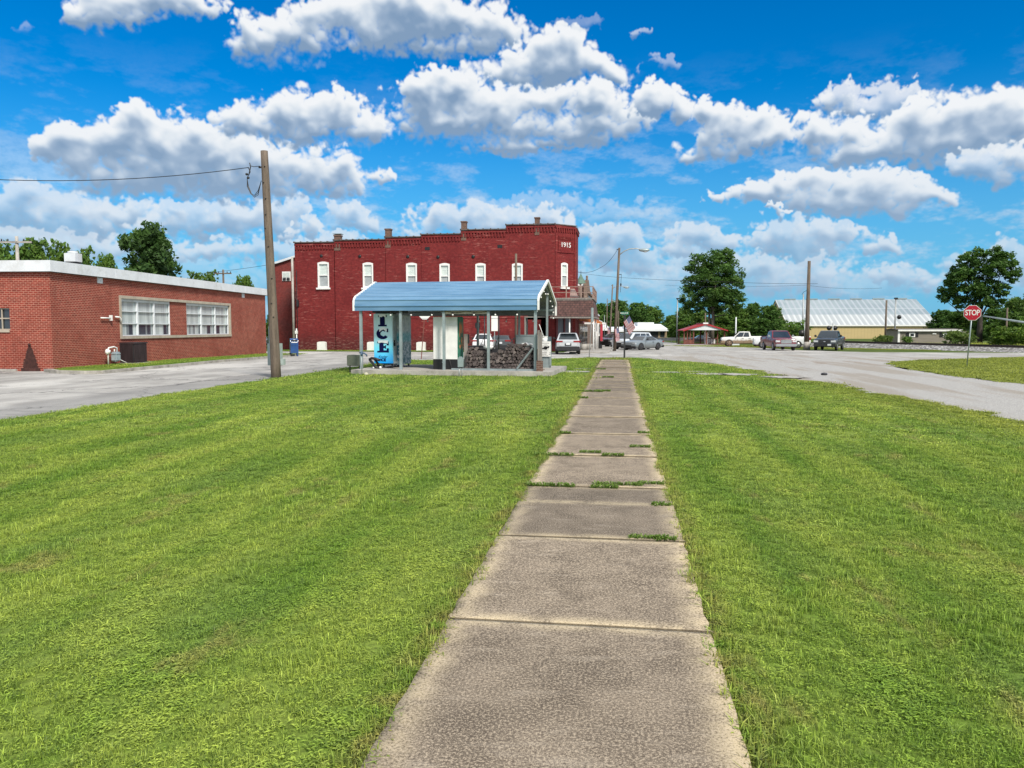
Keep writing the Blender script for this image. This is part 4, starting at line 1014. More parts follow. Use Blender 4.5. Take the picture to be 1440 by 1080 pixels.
b = MB(); b.box(x0+.1, (x0+x1)/2-.03, BY+4.9, BY+4.93, z0+.35, z1-.1); b.box((x0+x1)/2+.03, x1-.1, BY+4.9, BY+4.93, z0+.35, z1-.1); b.build('pane', M['blind'], fw)
b = MB(); b.box(x0+.08, x0+.4, BY+4.88, BY+4.93, z0+.05, z0+.3); b.box(x1-.4, x1-.08, BY+4.88, BY+4.93, z0+.05, z0+.3); b.build('vent', M['dark'], fw)
# pale downpipe and meter conduit on the side wall
x, z = PY(410.5, 362, BY-.3); MB().tube([(x, BY-.25, -.3), (x, BY-.25, z)], .11, 8).build('downpipe', M['concrete'], bb)
x, z = PY(417.5, 410, BY-.1); b = MB(); b.tube([(x, BY-.1, 0), (x, BY-.1, z+2)], .025, 6); b.box(x-.02, x+.16, BY-.22, BY-.02, z-1.4, z-.8); b.tube([(x-.1, BY-.1, z), (x-.16, BY-.1, z-.5), (x, BY-.1, z-.9)], .02, 5); b.build('meter_conduit', M['dark'], bb)
x, z = PY(417.5, 462, BY-.1); b = MB(); b.tube([(x, BY-.2, -.2), (x, BY-.2, z)], .06, 6); b.box(x-.12, x+.10, BY-.3, BY-.1, z-.5, z-.2); b.build('gas_pipe', M['white'], bb)

# ------------------------------------------------------------------ canopy round the corner, with a railed deck over it
def shingle_mat():
    m, t, b = newmat('brown_shingles'); uv = t.new('ShaderNodeUVMap', uv_map='uv').outputs[0]
    br = t.new('ShaderNodeTexBrick', {'Color1': (.085, .045, .040, 1), 'Color2': (.12, .062, .052, 1), 'Mortar': (.035, .02, .02, 1), 'Scale': 1., 'Mortar Size': .022, 'Mortar Smooth': .4, 'Brick Width': .30, 'Row Height': .19}); t.nt.links.new(uv, br.inputs['Vector'])
    n = t.noise(uv, 3., 4); c = t.mix(t.ramp(n, .35, .65), t.mix(1., br.outputs[0], (.8, .8, .8), 'MULTIPLY'), t.mix(1., br.outputs[0], (1.3, 1.25, 1.25), 'MULTIPLY'))
    setb(t, b, col=c, rough=.9, normal=t.bump(br.outputs['Fac'], -.5, .02)); return m
M['shingle'] = shingle_mat()
CYF = 67.4; CXR = -2.05; CXL = -5.95
zc0 = PY(810, 445.5, CYF)[1]; zc1 = PY(810, 420.5, CYF)[1]
cn_ = thing('canopy', 'brown shingled canopy wrapping the corner of the brick building under a railed deck', 'canopy', (0, 0, 0))
b = MB()
b.add([(CXL, CYF, zc0), (CXR, CYF, zc0), (CXR-.25, CYF+.35, zc1), (CXL, CYF+.35, zc1)], [(0, 1, 2, 3)])
b.add([(CXR, CYF, zc0), (CXR, 78, zc0), (CXR-.25, 78, zc1), (CXR-.25, CYF+.35, zc1)], [(0, 1, 2, 3)])
b.add([(CXL, CYF, zc0), (CXL, CYF+.35, zc1), (CXL, BY+.1, zc1), (CXL, BY+.1, zc0)], [(0, 1, 2, 3)])
b.build('shingle_skirt', M['shingle'], cn_)
b = MB(); b.box(CXL-.05, CXR+.03, CYF-.05, CYF+.05, zc0-.12, zc0-.002); b.box(CXR-.05, CXR+.06, CYF+.05, 78, zc0-.12, zc0-.002); b.box(CXL-.05, CXR-.15, CYF+.27, CYF+.42, zc1+.002, zc1+.12); b.box(CXR-.32, CXR-.16, CYF+.42, 78, zc1+.002, zc1+.12); b.build('trim', M['wood_grey'], cn_)
b = MB(); b.box(CXL, CXR-.3, CYF+.3, BY-.12, zc1-.1, zc1-.004); b.box(-3.8, CXR-.3, BY-.12, 78, zc1-.1, zc1-.004); b.box(CXL, CXR-.04, CYF+.06, BY-.12, zc0-.08, zc0-.03); b.box(-3.8, CXR-.06, BY-.12, 78, zc0-.08, zc0-.03); b.build('deck', M['wood_grey'], cn_)
zr = PY(810, 402.5, CYF)[1]; zm_ = PY(810, 410.5, CYF)[1]; rail_m = mat('railing_wood', (.26, .18, .15), .85, var=.2)
b = MB()
for z in (zr, zm_):
    b.box(CXL, CXR-.2, CYF+.30, CYF+.36, z-.06, z); b.box(CXR-.26, CXR-.2, CYF+.36, 78, z-.06, z)
for x in (CXL+.05, -4.6, -3.3, CXR-.23): b.box(x-.05, x+.05, CYF+.285, CYF+.375, zc1+.13, zr+.02)
for y in (70.2, 73, 76, 77.9): b.box(CXR-.28, CXR-.18, y-.05, y+.05, zc1+.13, zr+.02)
b.build('railing', rail_m, cn_)
for x, y in ((-4.3, CYF+.3), (CXR-.15, CYF+.3), (CXR-.15, 74)): MB().tube([(x, y, Zg(CYF)-.1), (x, y, zc0-.1)], .06, 8).build('post', M['white'], cn_)
b = MB(); x, z = PY(807, 418, CYF+.6); b.prism([(x-.35, z), (x+.55, z), (x+.35, z+.12), (x+.05, z+.75), (x-.3, z+.75)], 'y', CYF+.6, CYF+.9)
tag(b.build('deck_chair', mat('dusty_pink', (.42, .30, .27), .8), None), 'dusty pink chair standing on the railed deck over the canopy', 'chair')

# ------------------------------------------------------------------ carport on a concrete slab
CA = R(-3.4); CO = Vector((-2.50, 28.53, 0)); CM = Matrix.Translation(CO) @ Matrix.Rotation(CA, 4, 'Z')
# local frame: +x to the right end, -x to the left, +y away from the lawn
def cp_(x, y, z=0): return CM @ Vector((x, y, z))
CMi = CM.inverted(); camc = CMi @ Vector((0, 0, CAM_H))
def CPX(px, py, y):            # local point of the plane y seen at a pixel
    q = CMi @ at(px, py, 10.); k = (y-camc.y)/(q.y-camc.y); p = camc+(q-camc)*k; return p.x, p.z
SLZ = .185
slab = MB(); slab.bbox(-7.95, 0, 0, 4.75, -.25, SLZ, .02); o = slab.build('concrete_slab', M['concrete']); o.location = CO; o.rotation_euler = (0, 0, CA); tag(o, kind='structure')
car = thing('carport', 'open metal carport with ribbed blue roof and grey posts on a concrete slab', 'carport', CO, CA)
RX0, RX1, RY0, RYM, RY1 = -7.98, -.52, .42, 2.78, 5.14
def blue_metal():
    m, t, b = newmat('blue_ribbed_sheet'); P = t.new('ShaderNodeNewGeometry').outputs['Position']
    n = t.noise(t.scale(P, (.35, 2., 2.)), 1.5, 4); c = t.mix(t.ramp(n, .35, .65), (.105, .235, .385), (.160, .310, .470))
    setb(t, b, col=c, rough=.38, metal=.15, spec=.6, coat=.25); return m
M['blue'] = blue_metal(); M['roof_under'] = mat('roof_underside', (.21, .22, .22), .6, metal=.2, var=.1)
# profile with rounded shoulders, ribs running lengthwise
def roof_profile(n=44):
    pts = [(RY0, 2.52), (RY0, 2.86), (RY0+.05, 2.98), (RY0+.17, 3.06)]
    base = [(RY0, 2.50), (RY0, 2.84), (RY0+.06, 2.97), (RY0+.20, 3.05), (RYM-.05, 3.74), (RYM+.05, 3.74), (RY1-.20, 2.96), (RY1-.06, 2.88), (RY1, 2.76), (RY1, 2.36)]
    L = [0]
    for i in range(1, len(base)): L.append(L[-1]+math.dist(base[i-1], base[i]))
    out = []; pitch = .235; s = 0
    marks = []
    k = 0
    while s < L[-1]:
        for ds, h in ((0, 0), (.150, 0), (.168, .03), (.208, .03), (.226, 0)):
            if s+ds < L[-1]: marks.append((s+ds, h))
        s += pitch
    marks.append((L[-1], 0))
    for (q, h) in marks:
        i = max(j for j in range(len(L)) if L[j] <= q+1e-9); i = min(i, len(base)-2)
        f = (q-L[i])/(L[i+1]-L[i]); y = base[i][0]+(base[i+1][0]-base[i][0])*f; z = base[i][1]+(base[i+1][1]-base[i][1])*f
        d = Vector((base[i+1][0]-base[i][0], base[i+1][1]-base[i][1])).normalized(); nrm = Vector((-d.y, d.x)); out.append((y+nrm.x*h, z+nrm.y*h))
    return out, base
prof, base = roof_profile()
b = MB(); b.strip(prof, 'x', RX0, RX1); rf_ = b.build('roof', M['blue'], car)
def inset(base, d):
    out = []
    for i, p in enumerate(base):
        a = base[max(i-1, 0)]; c = base[min(i+1, len(base)-1)]; t = Vector((c[0]-a[0], c[1]-a[1])).normalized(); out.append((p[0]+t.y*d, p[1]-t.x*d))
    return out
b = MB(); b.strip(inset(base, .02), 'x', RX0+.02, RX1-.02); b.build('roof_lining', M['roof_under'], rf_)
for xx, nm in ((RX1-.06, 1), (RX0-.01, 0)):
    b = MB(); A = inset(base, -.045); B_ = inset(base, .05)
    for i in range(len(base)-1): b.add([(x, p[0], p[1]) for x in (xx, xx+.07) for p in (A[i], A[i+1], B_[i+1], B_[i])], [(0, 1, 2, 3), (4, 7, 6, 5), (0, 4, 5, 1), (3, 2, 6, 7)])
    b.build('gable_trim', M['white'], rf_)
# frame hoops, purlins, posts
fx = [-7.72]+[CPX(p, 480, .62)[0] for p in (564.5, 625, 687.5)]+[-.68]
for x in fx:
    x_ = x; b = MB(); B1 = inset(base, .03); B2 = inset(base, .09)
    for i in range(2, len(base)-3): b.add([(xx, p[0], p[1]) for xx in (x-.03, x+.03) for p in (B1[i], B1[i+1], B2[i+1], B2[i])], [(0, 1, 2, 3), (4, 7, 6, 5), (0, 4, 5, 1), (3, 2, 6, 7)])
    b.build('rafter', M['galv'], car)
PF = .56
for x in fx:
    MB().box(x-.05, x+.05, PF-.05, PF+.05, SLZ, 2.97).build('post', M['galv'], car)
for x in (-7.72, -3.9, -2.05, -.72): 
    y = 4.45 if x < -1 else 3.75
    MB().box(x-.04, x+.04, y-.04, y+.04, SLZ, 3.15 if y > 4 else 3.38).build('post', M['galv'], car)
for y, z in ((PF+.1, 2.60), (RY1-.12, 2.60)): MB().box(RX0+.1, RX1-.1, y-.03, y+.03, z-.04, z+.04).build('purlin', M['galv'], car)
MB().box(fx[2]+.04, fx[3]-.04, PF-.02, PF+.02, 2.36, 2.50).build('cable_tray', M['limestone'], car)
b = MB(); b.box(fx[2]+.3, RX1-.2, PF-.04, PF+.04, SLZ, SLZ+.07); b.build('base_rail', M['galv'], car)
xa = CPX(727, 520, PF-.08)[0]; xb = CPX(749, 494, PF-.08); b = MB(); b.tube([(xa, PF-.08, SLZ+.08), (xb[0], PF-.08, 1.05)], .035, 4); b.build('brace', M['galv'], car)
for x0, x1 in ((fx[2]-.35, fx[2]),): MB().tube([(x0+.05, PF, 2.9), (x0+.32, PF, 2.35)], .03, 4).build('brace', M['galv'], car)
# bulbs strung under the eaves
sl = thing('string_lights', 'string of small white globe lights hung along the carport eaves', 'string lights', CO, CA)
b = MB(); path = []; bulbs = []
for i in range(25):
    x = RX0+.4+i*(RX1-RX0-.7)/24; path.append((x, .50, 2.47-.05*math.sin(math.pi*((i % 3)/3.)))) 
    if i % 3 == 1: bulbs.append(path[-1])
for i, (y, z) in enumerate(((.6, 2.55), (1.0, 2.95), (1.6, 3.12), (2.3, 3.38), (2.8, 3.30), (3.4, 3.32), (4.1, 3.05), (4.7, 2.85), (5.0, 2.6), (5.0, 2.35))): path.append((RX1-.12, y, z)); bulbs.append(path[-1])
b.tube(path, .008, 4); wire = b.build('wire', M['black'], sl)
for i in range(6): bulbs.append((RX1-1.+(-i*1.2), 4.9, 2.22))
for (x, y, z) in bulbs:
    b = MB(); b.sphere((x, y, z-.10), .036, 8, 6); bb_ = b.build('bulb', M['white'], sl)
    MB().tube([(x, y, z+.01), (x, y, z-.06)], .02, 6).build('socket', M['black'], bb_)
b = MB(); b.tube([(RX1-1.5, 4.92, 2.24), (RX0+.6, 4.92, 2.24)], .007, 4); b.build('wire', M['black'], sl)

# ------------------------------------------------------------------ ice kiosk
def ice_panel_mat():
    m, t, b = newmat('ice_panel'); o = t.new('ShaderNodeTexCoord').outputs['Object']; s = t.new('ShaderNodeSeparateXYZ'); t.nt.links.new(o, s.inputs[0])
    cr = t.new('ShaderNodeValToRGB'); t.nt.links.new(t.ramp(s.outputs[2], .2, 2.3, smooth=False), cr.inputs[0]); e = cr.color_ramp.elements
    e[0].position = 0; e[0].color = (.0, .36, .92, 1); e[1].position = 1; e[1].color = (.60, .78, .82, 1)
    x = e.new(.30); x.color = (.16, .72, .92, 1); x = e.new(.55); x.color = (.58, .86, .92, 1)
    setb(t, b, col=cr.outputs[0], rough=.35, coat=.2); return m
kx0, _ = CPX(525.3, 450, 1.35); kx1, _ = CPX(551.3, 450, 1.35)
kt = CPX(538, 441, 1.35)[1]; kb_ = CPX(538, 511, 1.35)[1]
kio = thing('ice_machine', 'tall self-service machine with a blue ICE panel and a mural down its side', 'ice machine', cp_((kx0+kx1)/2, 1.35, SLZ), CA)
kw = kx1-kx0; zt_ = kt-SLZ; zb_ = kb_-SLZ
b = MB(); b.bbox(-kw/2, kw/2, 0, .12, zb_, zt_, .01); pn = b.build('sign_panel', ice_panel_mat(), kio)
b = MB(); b.box(-kw/2+.03, kw/2-.12, .12, .80, zb_-.02, zt_+.05); b.build('recess', M['dark'], kio)
b = MB(); b.box(kw/2-.12, kw/2-.10, .12, .8, zb_, zt_*.99); b.box(-kw/2+.02, kw/2-.02, .15, .75, zb_-.02, zb_+.06); b.build('side_panel', M['galv'], kio)
b = MB(); b.tube([(kw/2-.08, .45, 1.1), (kw/2-.04, .45, 1.1)], .04, 8); b.box(kw/2-.1, kw/2-.02, .38, .46, .9, 1.05); b.build('latch', M['black'], kio)
b = MB(); b.sphere((kw/2-.1, .3, zt_-.12), (.06, .06, .07)); b.build('lamp', M['white'], kio)
def mural_mat():
    m, t, b = newmat('winter_mural'); o = t.new('ShaderNodeTexCoord').outputs['Object']; s = t.new('ShaderNodeSeparateXYZ'); t.nt.links.new(o, s.inputs[0])
    y, z = s.outputs[1], s.outputs[2]; n = t.noise(o, 3.2, 7, .7, 1.2); n2 = t.noise(o, 9., 5, .75)
    sky_ = t.mix(t.ramp(n, .40, .60), (.62, .67, .70), (.34, .42, .47))
    pk = t.ramp(t.math('SUBTRACT', t.math('ADD', t.math('MULTIPLY', n, 1.1), .85), z), -.05, .08)
    c = t.mix(pk, sky_, t.mix(t.ramp(n2, .42, .58), (.07, .11, .14), (.80, .82, .84)))
    teal = t.math('MULTIPLY', t.ramp(z, 1.55, 1.35), t.ramp(z, .95, 1.15)); c = t.mix(t.math('MULTIPLY', teal, .75), c, (.06, .42, .50))
    lo = t.mix(t.ramp(n2, .45, .60), (.04, .16, .22), (.78, .80, .82)); c = t.mix(t.ramp(z, 1.05, .9), c, lo)
    setb(t, b, col=c, rough=.4); return m
b = MB(); b.bbox(-kw/2, kw/2+.0, .82, 2.36, .10, zt_-.03, .015); cab = b.build('cabinet', mural_mat(), kio)
for x in (-kw/2+.08, kw/2-.08):
    for y in (.2, .9, 2.25): MB().box(x-.03, x+.03, y-.03, y+.03, 0, .12 if y > .5 else zb_).build('leg', M['dark'], kio)
MB().box(-kw/2-.05, kw/2-.1, .0, 2.3, zt_+.05, zt_+.16).build('top_housing', M['dark'], kio)
# slab-serif letters capped with snow
M['navy'] = mat('navy_vinyl', (.004, .007, .060), .75, spec=.1, var=.05); M['snow'] = mat('snow_vinyl', (.80, .84, .86), .4, var=.05)
def letters():
    S = (zt_-zb_)/2.12
    def zc(py): return CPX(538, py, 1.35)[1]-SLZ
    def rects(zc0, hh, rs, name):
        b = MB()
        for (x0, x1, z0, z1) in rs: b.box(x0*kw, x1*kw, -.012, -.002, zc0-hh/2+z0*hh, zc0-hh/2+z1*hh)
        return b.build(name, M['navy'], pn)
    h1 = zc(443.3)-zc(459); c1 = (zc(443.3)+zc(459))/2
    L1 = rects(c1, h1, [(-.25, .21, 0, .15), (-.15, .11, .151, .84), (-.25, .21, .841, 1)], 'letter')
    h3 = zc(480.3)-zc(495.5); c3 = (zc(480.3)+zc(495.5))/2
    L3 = rects(c3, h3, [(-.31, -.20, 0, .14), (-.31, -.20, .86, 1), (-.20, .03, 0, 1), (.031, .31, 0, .19), (.031, .31, .82, 1), (.20, .31, .191, .38), (.20, .31, .66, .819), (.031, .16, .41, .59), (.11, .16, .34, .409), (.11, .16, .591, .66)], 'letter')
    h2 = zc(461.5)-zc(477); c2 = (zc(461.5)+zc(477))/2; R0, R1 = .50*h2, .19*h2; vs = []; fs = []; n = 22
    b = MB()
    for k in range(n+1):
        a = R(48)+(R(360-84))*k/n; wv = 1.0 if 3 < k < n-3 else .86
        th = R1*(1.0-.0)+ (0 if 4 < k < n-4 else .06*h2)
        for rr in (R0, th):
            for yy in (-.012, -.002): vs.append((-.01+math.cos(a)*rr*1.18*kw/.78, yy, c2+math.sin(a)*rr))
    for k in range(n):
        o = k*4; fs += [(o, o+4, o+6, o+2), (o+1, o+3, o+7, o+5), (o, o+1, o+5, o+4), (o+2, o+6, o+7, o+3)]
    b.add(vs, fs); b.box(.20*kw, .29*kw, -.012, -.002, c2+.14*h2, c2+.46*h2); b.build('letter', M['navy'], pn)
    r = random.Random(2)
    for (c, h, x0, x1) in ((c1, h1, -.21, .17), (c2, h2*1.0, -.19, .22), (c3, h3, -.27, .27)):
        b = MB(); k = 7; top = [(x0*kw+(x1-x0)*kw*i/k, c+h/2+.045+(.012 if i % 2 else 0)) for i in range(k+1)]; bot = [(x0*kw+(x1-x0)*kw*i/k, c+h/2-.035-r.uniform(0, .05)) for i in range(k, -1, -1)]
        if c == c2: top = [(p[0], p[1]-.03*abs(i-3.5)**1.3*.35) for i, p in enumerate(top)]; bot = [(p[0], p[1]-.02*abs(i-3.5)) for i, p in enumerate(bot)]
        b.prism(top+bot, 'y', -.020, -.013); b.build('snow_cap', M['snow'], pn)
    text('brand_lettering', 'Kooler', .135, M['navy'], pn, (-.02, -.004, zc(501.7)), shear=.35, depth=.003)
    text('brand_lettering', 'ICE', .16, M['navy'], pn, (0, -.004, zc(506.2)), bold=.008, depth=.003)
letters()

# ------------------------------------------------------------------ drinks machine seen from behind
vx0, _ = CPX(608.5, 450, .95); vx1, vz1 = CPX(644, 445, .95); vzb = CPX(620, 505, .95)[1]
vm = thing('vending_machine', 'vending machine turned away with a plain white back and a green side', 'vending machine', cp_((vx0+vx1)/2, .95, SLZ), CA); vw = vx1-vx0; vt = vz1-SLZ; vb = vzb-SLZ
b = MB(); b.box(-vw/2+.02, vw/2-.03, 0, .03, vb, vt-.02); b.build('back_panel', M['white'], vm)
def green_art():
    m, t, b = newmat('green_side_art'); o = t.new('ShaderNodeTexCoord').outputs['Object']; s = t.new('ShaderNodeSeparateXYZ'); t.nt.links.new(o, s.inputs[0])
    n = t.noise(o, 4., 5, .7, .8); c = t.mix(t.ramp(n, .4, .6), (.02, .13, .08), (.05, .22, .15))
    k = t.math('MULTIPLY', t.math('MULTIPLY', t.ramp(n, .44, .50), t.ramp(s.outputs[2], .75, .95)), t.math('MULTIPLY', t.ramp(s.outputs[2], 1.95, 1.75), t.ramp(t.math('ABSOLUTE', t.math('SUBTRACT', s.outputs[1], .42)), .18, .30, 1, 0)))
    c = t.mix(k, c, (.60, .20, .07)); c = t.mix(t.ramp(s.outputs[2], .35, .2), c, (.02, .02, .03)); setb(t, b, col=c, rough=.6, spec=.2); return m
b = MB(); b.bbox(-vw/2, vw/2, .03, .84, 0.04, vt, .025); b.build('cabinet', green_art(), vm)
b = MB(); b.box(-vw/2+.01, -vw/2+.42, -.005, .028, .0, vb-.01); b.box(-.05, vw/2-.02, -.005, .028, .0, vb-.01); b.build('compressor_bay', M['black'], vm)
b = MB(); b.box(-vw/2+.44, -.07, -.01, .028, .02, vb-.01); b.tube([(-.12, -.03, .3), (-.05, -.05, .22), (.0, -.04, .12)], .03, 6); b.build('compressor', M['galv'], vm)
b = MB(); b.tube([(.16, -.03, vb), (.2, -.05, .3), (.28, -.08, .05), (.4, -.15, .01)], .012, 5); b.build('power_cord', M['black'], vm)
# boarded post with a dark box beside it
x, _ = CPX(655, 480, 1.1); z1 = CPX(655, 469.5, 1.1)[1]
gp_ = thing('board_post', 'narrow weathered grey board standing between the vending machine and the firewood', 'post', cp_(x, 1.1, SLZ), CA)
MB().box(-.075, .075, 0, .04, 0, z1-SLZ).build('board', M['wood_grey'], gp_); MB().box(.085, .13, .0, .06, z1-SLZ-.38, z1-SLZ-.02).build('switch_box', M['black'], gp_)

# ------------------------------------------------------------------ firewood rack and split logs
wx0 = CPX(655.5, 500, .8)[0]; wx1 = -.62
M['log'] = None
def log_mat():
    m, t, b = newmat('split_firewood'); P = t.new('ShaderNodeTexCoord').outputs['Object']; oi = t.new('ShaderNodeObjectInfo').outputs['Random']
    n = t.noise(P, 22., 5, .7); c = t.mix(t.ramp(n, .3, .7), (.020, .017, .018), (.165, .135, .130))
    c = t.mix(t.ramp(oi, .55, .95), c, (.19, .16, .15)); c = t.mix(t.ramp(n, .5, .75, 0, .6), c, (.055, .040, .038)); setb(t, b, col=c, rough=.95, spec=.1, normal=t.bump(n, .8, .02)); return m
M['log'] = log_mat()
def log_mesh(seed):
    r = random.Random(seed); n = r.choice([5, 6, 6, 7]); bm = bmesh.new(); L = .40
    ang = sorted(r.uniform(0, 2*math.pi) for _ in range(n)); ang = [2*math.pi*k/n+r.uniform(-.28, .28) for k in range(n)]; rad = [r.uniform(.048, .082) for _ in range(n)]
    rings = []
    for j, y in enumerate((0, .12, .28, L)):
        ox, oz = r.uniform(-.008, .008), r.uniform(-.008, .008); rings.append([bm.verts.new((ox+rad[k]*math.cos(ang[k])*r.uniform(.92, 1.06), y+r.uniform(-.006, .006), oz+rad[k]*math.sin(ang[k])*r.uniform(.92, 1.06))) for k in range(n)])
    for j in range(3):
        for k in range(n): bm.faces.new((rings[j][k], rings[j][(k+1) % n], rings[j+1][(k+1) % n], rings[j+1][k]))
    for rg in (rings[0], rings[-1]):
        c = bm.verts.new(sum((v.co for v in rg), Vector())/n+Vector((0, r.uniform(-.01, .01), 0)))
        for k in range(n): bm.faces.new((c, rg[k], rg[(k+1) % n]))
    bmesh.ops.recalc_face_normals(bm, faces=bm.faces); me = bpy.data.meshes.new('firewood_log'); bm.to_mesh(me); bm.free(); me.materials.append(M['log']); return me
LM = [log_mesh(100+i) for i in range(9)]
def woodpile():
    r = random.Random(12); placed = []
    def h_of(x):
        u = (x-wx0)/(wx1-wx0)
        return .80+.03*math.sin(u*9) if u < .30 else .72+.05*math.sin(u*13) if u < .44 else .80 if u < .55 else .98+.06*math.sin(u*11) if u < .80 else 1.0-(u-.80)*1.2
    ncol = 23; dx = (wx1-wx0)/ncol
    for c in range(ncol):
        x = wx0+(c+.5)*dx; z = SLZ+.09; j = 0; top = SLZ+h_of(x)
        while z < top:
            o = bpy.data.objects.new('firewood_log', r.choice(LM)); COL.objects.link(o)
            off = (dx*.62 if j % 2 else 0)
            o.location = cp_(x+off*.8-.02+r.uniform(-.016, .016), .70+r.uniform(-.03, .05), z+r.uniform(-.01, .01)); o.rotation_euler = (r.uniform(-.05, .05), r.uniform(0, 6.28), CA+r.uniform(-.08, .08)); s = r.uniform(.95, 1.18); o.scale = (s, 1, s)
            tag(o, 'split log in the dark firewood pile under the carport', 'firewood', 'split logs stacked under the carport'); z += .126*r.uniform(.92, 1.06); j += 1
woodpile()
rk = thing('firewood_rack', 'dark timber rack with red-brown end boards holding the firewood', 'rack', CO, CA)
b = MB(); b.box(wx0-.02, wx0+.95, 1.14, 1.20, 1.05, 1.12); b.box(wx0-.02, wx1, 1.14, 1.18, SLZ, SLZ+.82); b.build('back_board', M['dark'], rk)
b = MB()
for k, h in enumerate((1.55, 1.32, 1.48)): b.box(-.56, -.52, .34+k*.30, .34+k*.30+.27, SLZ, SLZ+h)
b.build('end_board', M['wood_grey'], rk)
b = MB(); b.box(-.60, -.35, .30, .34, SLZ, SLZ+.40); b.build('brick_base', M['brick_dark'], rk)
MB().box(wx0-.2, wx1+.2, 1.2, 1.26, SLZ, SLZ+.04).build('runner', M['wood_grey'], rk)
for (x, z, s) in ((-2.62, 1.02, (.20, .13, .10)), (-1.10, 1.12, (.22, .15, .09))):
    b = MB(); b.sphere((0, 0, 0), s, 12, 8); 
    for i, v in enumerate(b.v): q = 1+.18*math.sin(v[0]*31+v[2]*23)*math.cos(v[1]*27); b.v[i] = (v[0]*q, v[1]*q, v[2]*q)
    o = b.build('plastic_bag', M['white']); o.location = cp_(x, 1.0, z+.05); tag(o, 'crumpled white plastic bag on the left of the raised heap of firewood' if x < -2 else 'crumpled white plastic bag behind the right top of the firewood', 'bag')
# grey board panel with a bucket and brush behind the wood pile
x0, z1 = CPX(725.5, 472.3, 4.3); x1, z0 = CPX(757, 500, 4.3)
pb = thing('metal_screen', 'flat grey sheet-metal panel standing behind the firewood', 'panel', cp_((x0+x1)/2, 4.3, SLZ), CA); ww = x1-x0
MB().box(-ww/2, ww/2, 0, .02, .0, z1-SLZ).build('sheet', M['galv'], pb); MB().box(-ww/2, ww/2, -.02, .035, z1-SLZ, z1-SLZ+.05).build('cap_rail', M['galv'], pb)
x0, z1 = CPX(760, 480, 3.0); x1, z0 = CPX(774.5, 501.5, 3.0); ww = x1-x0
sg = thing('notice_board', 'grey cabinet stand with a white notice carrying a black round emblem', 'sign', cp_((x0+x1)/2, 3.0, SLZ), CA)
cabn = MB(); cabn.bbox(-ww/2+.0, ww/2-.03, .04, .40, .05, z1-SLZ-.1, .01); cabn.build('cabinet', M['galv'], sg)
b = MB(); b.box(ww/2-.06, ww/2, .0, .06, 0, z1-SLZ); b.box(-ww/2, -ww/2+.06, .0, .06, 0, z1-SLZ); b.box(-ww/2, ww/2, .0, .05, .0, .09); b.tube([(-ww/2, .03, .3), (-ww/2+.2, .03, z0-SLZ)], .02, 4); b.build('frame', M['galv'], sg)
nb = MB(); nb.box(-ww/2, ww/2, -.02, -.002, z0-SLZ, z1-SLZ); note = nb.build('notice', M['white'], sg)
def emblem():
    zc = z1-SLZ-.27; b = MB(); n = 40
    for (r0, r1) in ((.135, .142), (.100, .105)):
        vs = []; 
        for k in range(n):
            a = 2*math.pi*k/n
            for rr in (r0, r1): vs.append((math.cos(a)*rr, -.024, zc+math.sin(a)*rr))
        b.add(vs, [(2*k, 2*k+1, (2*k+3) % (2*n), (2*k+2) % (2*n)) for k in range(n)])
    vs = [(math.cos(2*math.pi*k/24)*.085, -.0245, zc+math.sin(2*math.pi*k/24)*.075) for k in range(24)]; b.add(vs, [tuple(range(24))])
    # leaping fish across the disc
    fish = [(-.175, .02), (-.14, -.03), (-.08, -.055), (0, -.02), (.07, .02), (.12, .0), (.165, .085), (.15, .0), (.13, .045), (.09, .05), (.0, .03), (-.09, .0)]
    b.add([(p[0], -.026, zc+p[1]) for p in fish], [tuple(range(len(fish)))]); b.build('emblem', M['black'], note)
    # rows of small lettering, too fine to read in the photograph: thin broken strokes
    r = random.Random(8); b = MB()
    for (z, w0, w1, h) in ((z1-SLZ-.075, -.15, .15, .022), (zc-.20, -.21, .06, .030), (zc-.26, -.21, .04, .026), (zc-.32, -.14, .10, .018), (zc-.20, .16, .21, .03), (zc-.26, .15, .21, .026)):
        x = w0
        while x < w1:
            w_ = r.uniform(.008, .016); b.box(x, x+w_, -.024, -.021, z-h/2*r.uniform(.6, 1), z+h/2*r.uniform(.6, 1)); x += w_+r.uniform(.005, .010)
    b.build('lettering', M['dark'], note)
emblem()
x, z = CPX(765, 478, 3.1)
bk = thing('bucket', 'white plastic bucket on top of the grey notice stand', 'bucket', cp_(x, 3.2, z1-.1), CA)
b = MB(); b.tube([(0, 0, 0), (0, 0, .28)], [.105, .135], 16, caps=True); b.tube([(0, 0, .27), (0, 0, .30)], .145, 16); b.build('pail', M['white'], bk)
b = MB(); b.tube([(-.02, 0, .25), (-.22, 0, .80)], .016, 6); o = b.build('stick', M['white']); o.location = bk.location; o.rotation_euler = bk.rotation_euler; tag(o, 'thin white stick leaning out of the white bucket', 'stick')
# ------------------------------------------------------------------ small items in front of the slab
p = GS(648, 530); um = thing('meter_pedestal', 'grey electrical box on a pipe in front of the carport slab', 'meter box', (p.x, p.y, 0), 0)
z = at(648, 516, p.y*CS-p.x*SN).z; z1 = at(648, 501.5, p.y*CS-p.x*SN).z
b = MB(); b.prism([(-.10, z), (.10, z), (.115, z1-.10), (.03, z1), (-.05, z1), (-.105, z1-.10)], 'y', -.07, .07); b.build('box', M['galv'], um)
b = MB(); b.tube([(-.06, 0, -.1), (-.06, 0, z)], .025, 8); b.tube([(.03, .0, -.1), (.05, 0, z)], .012, 6); b.tube([(.0, -.02, .02), (.06, -.02, .08), (.05, 0, z)], .012, 6); b.build('conduit', M['steel'], um)
p = GS(509, 528); yh = thing('yard_hydrant', 'slim grey yard hydrant with a blue head beside the left end of the slab', 'hydrant', (p.x, p.y, 0), 0)
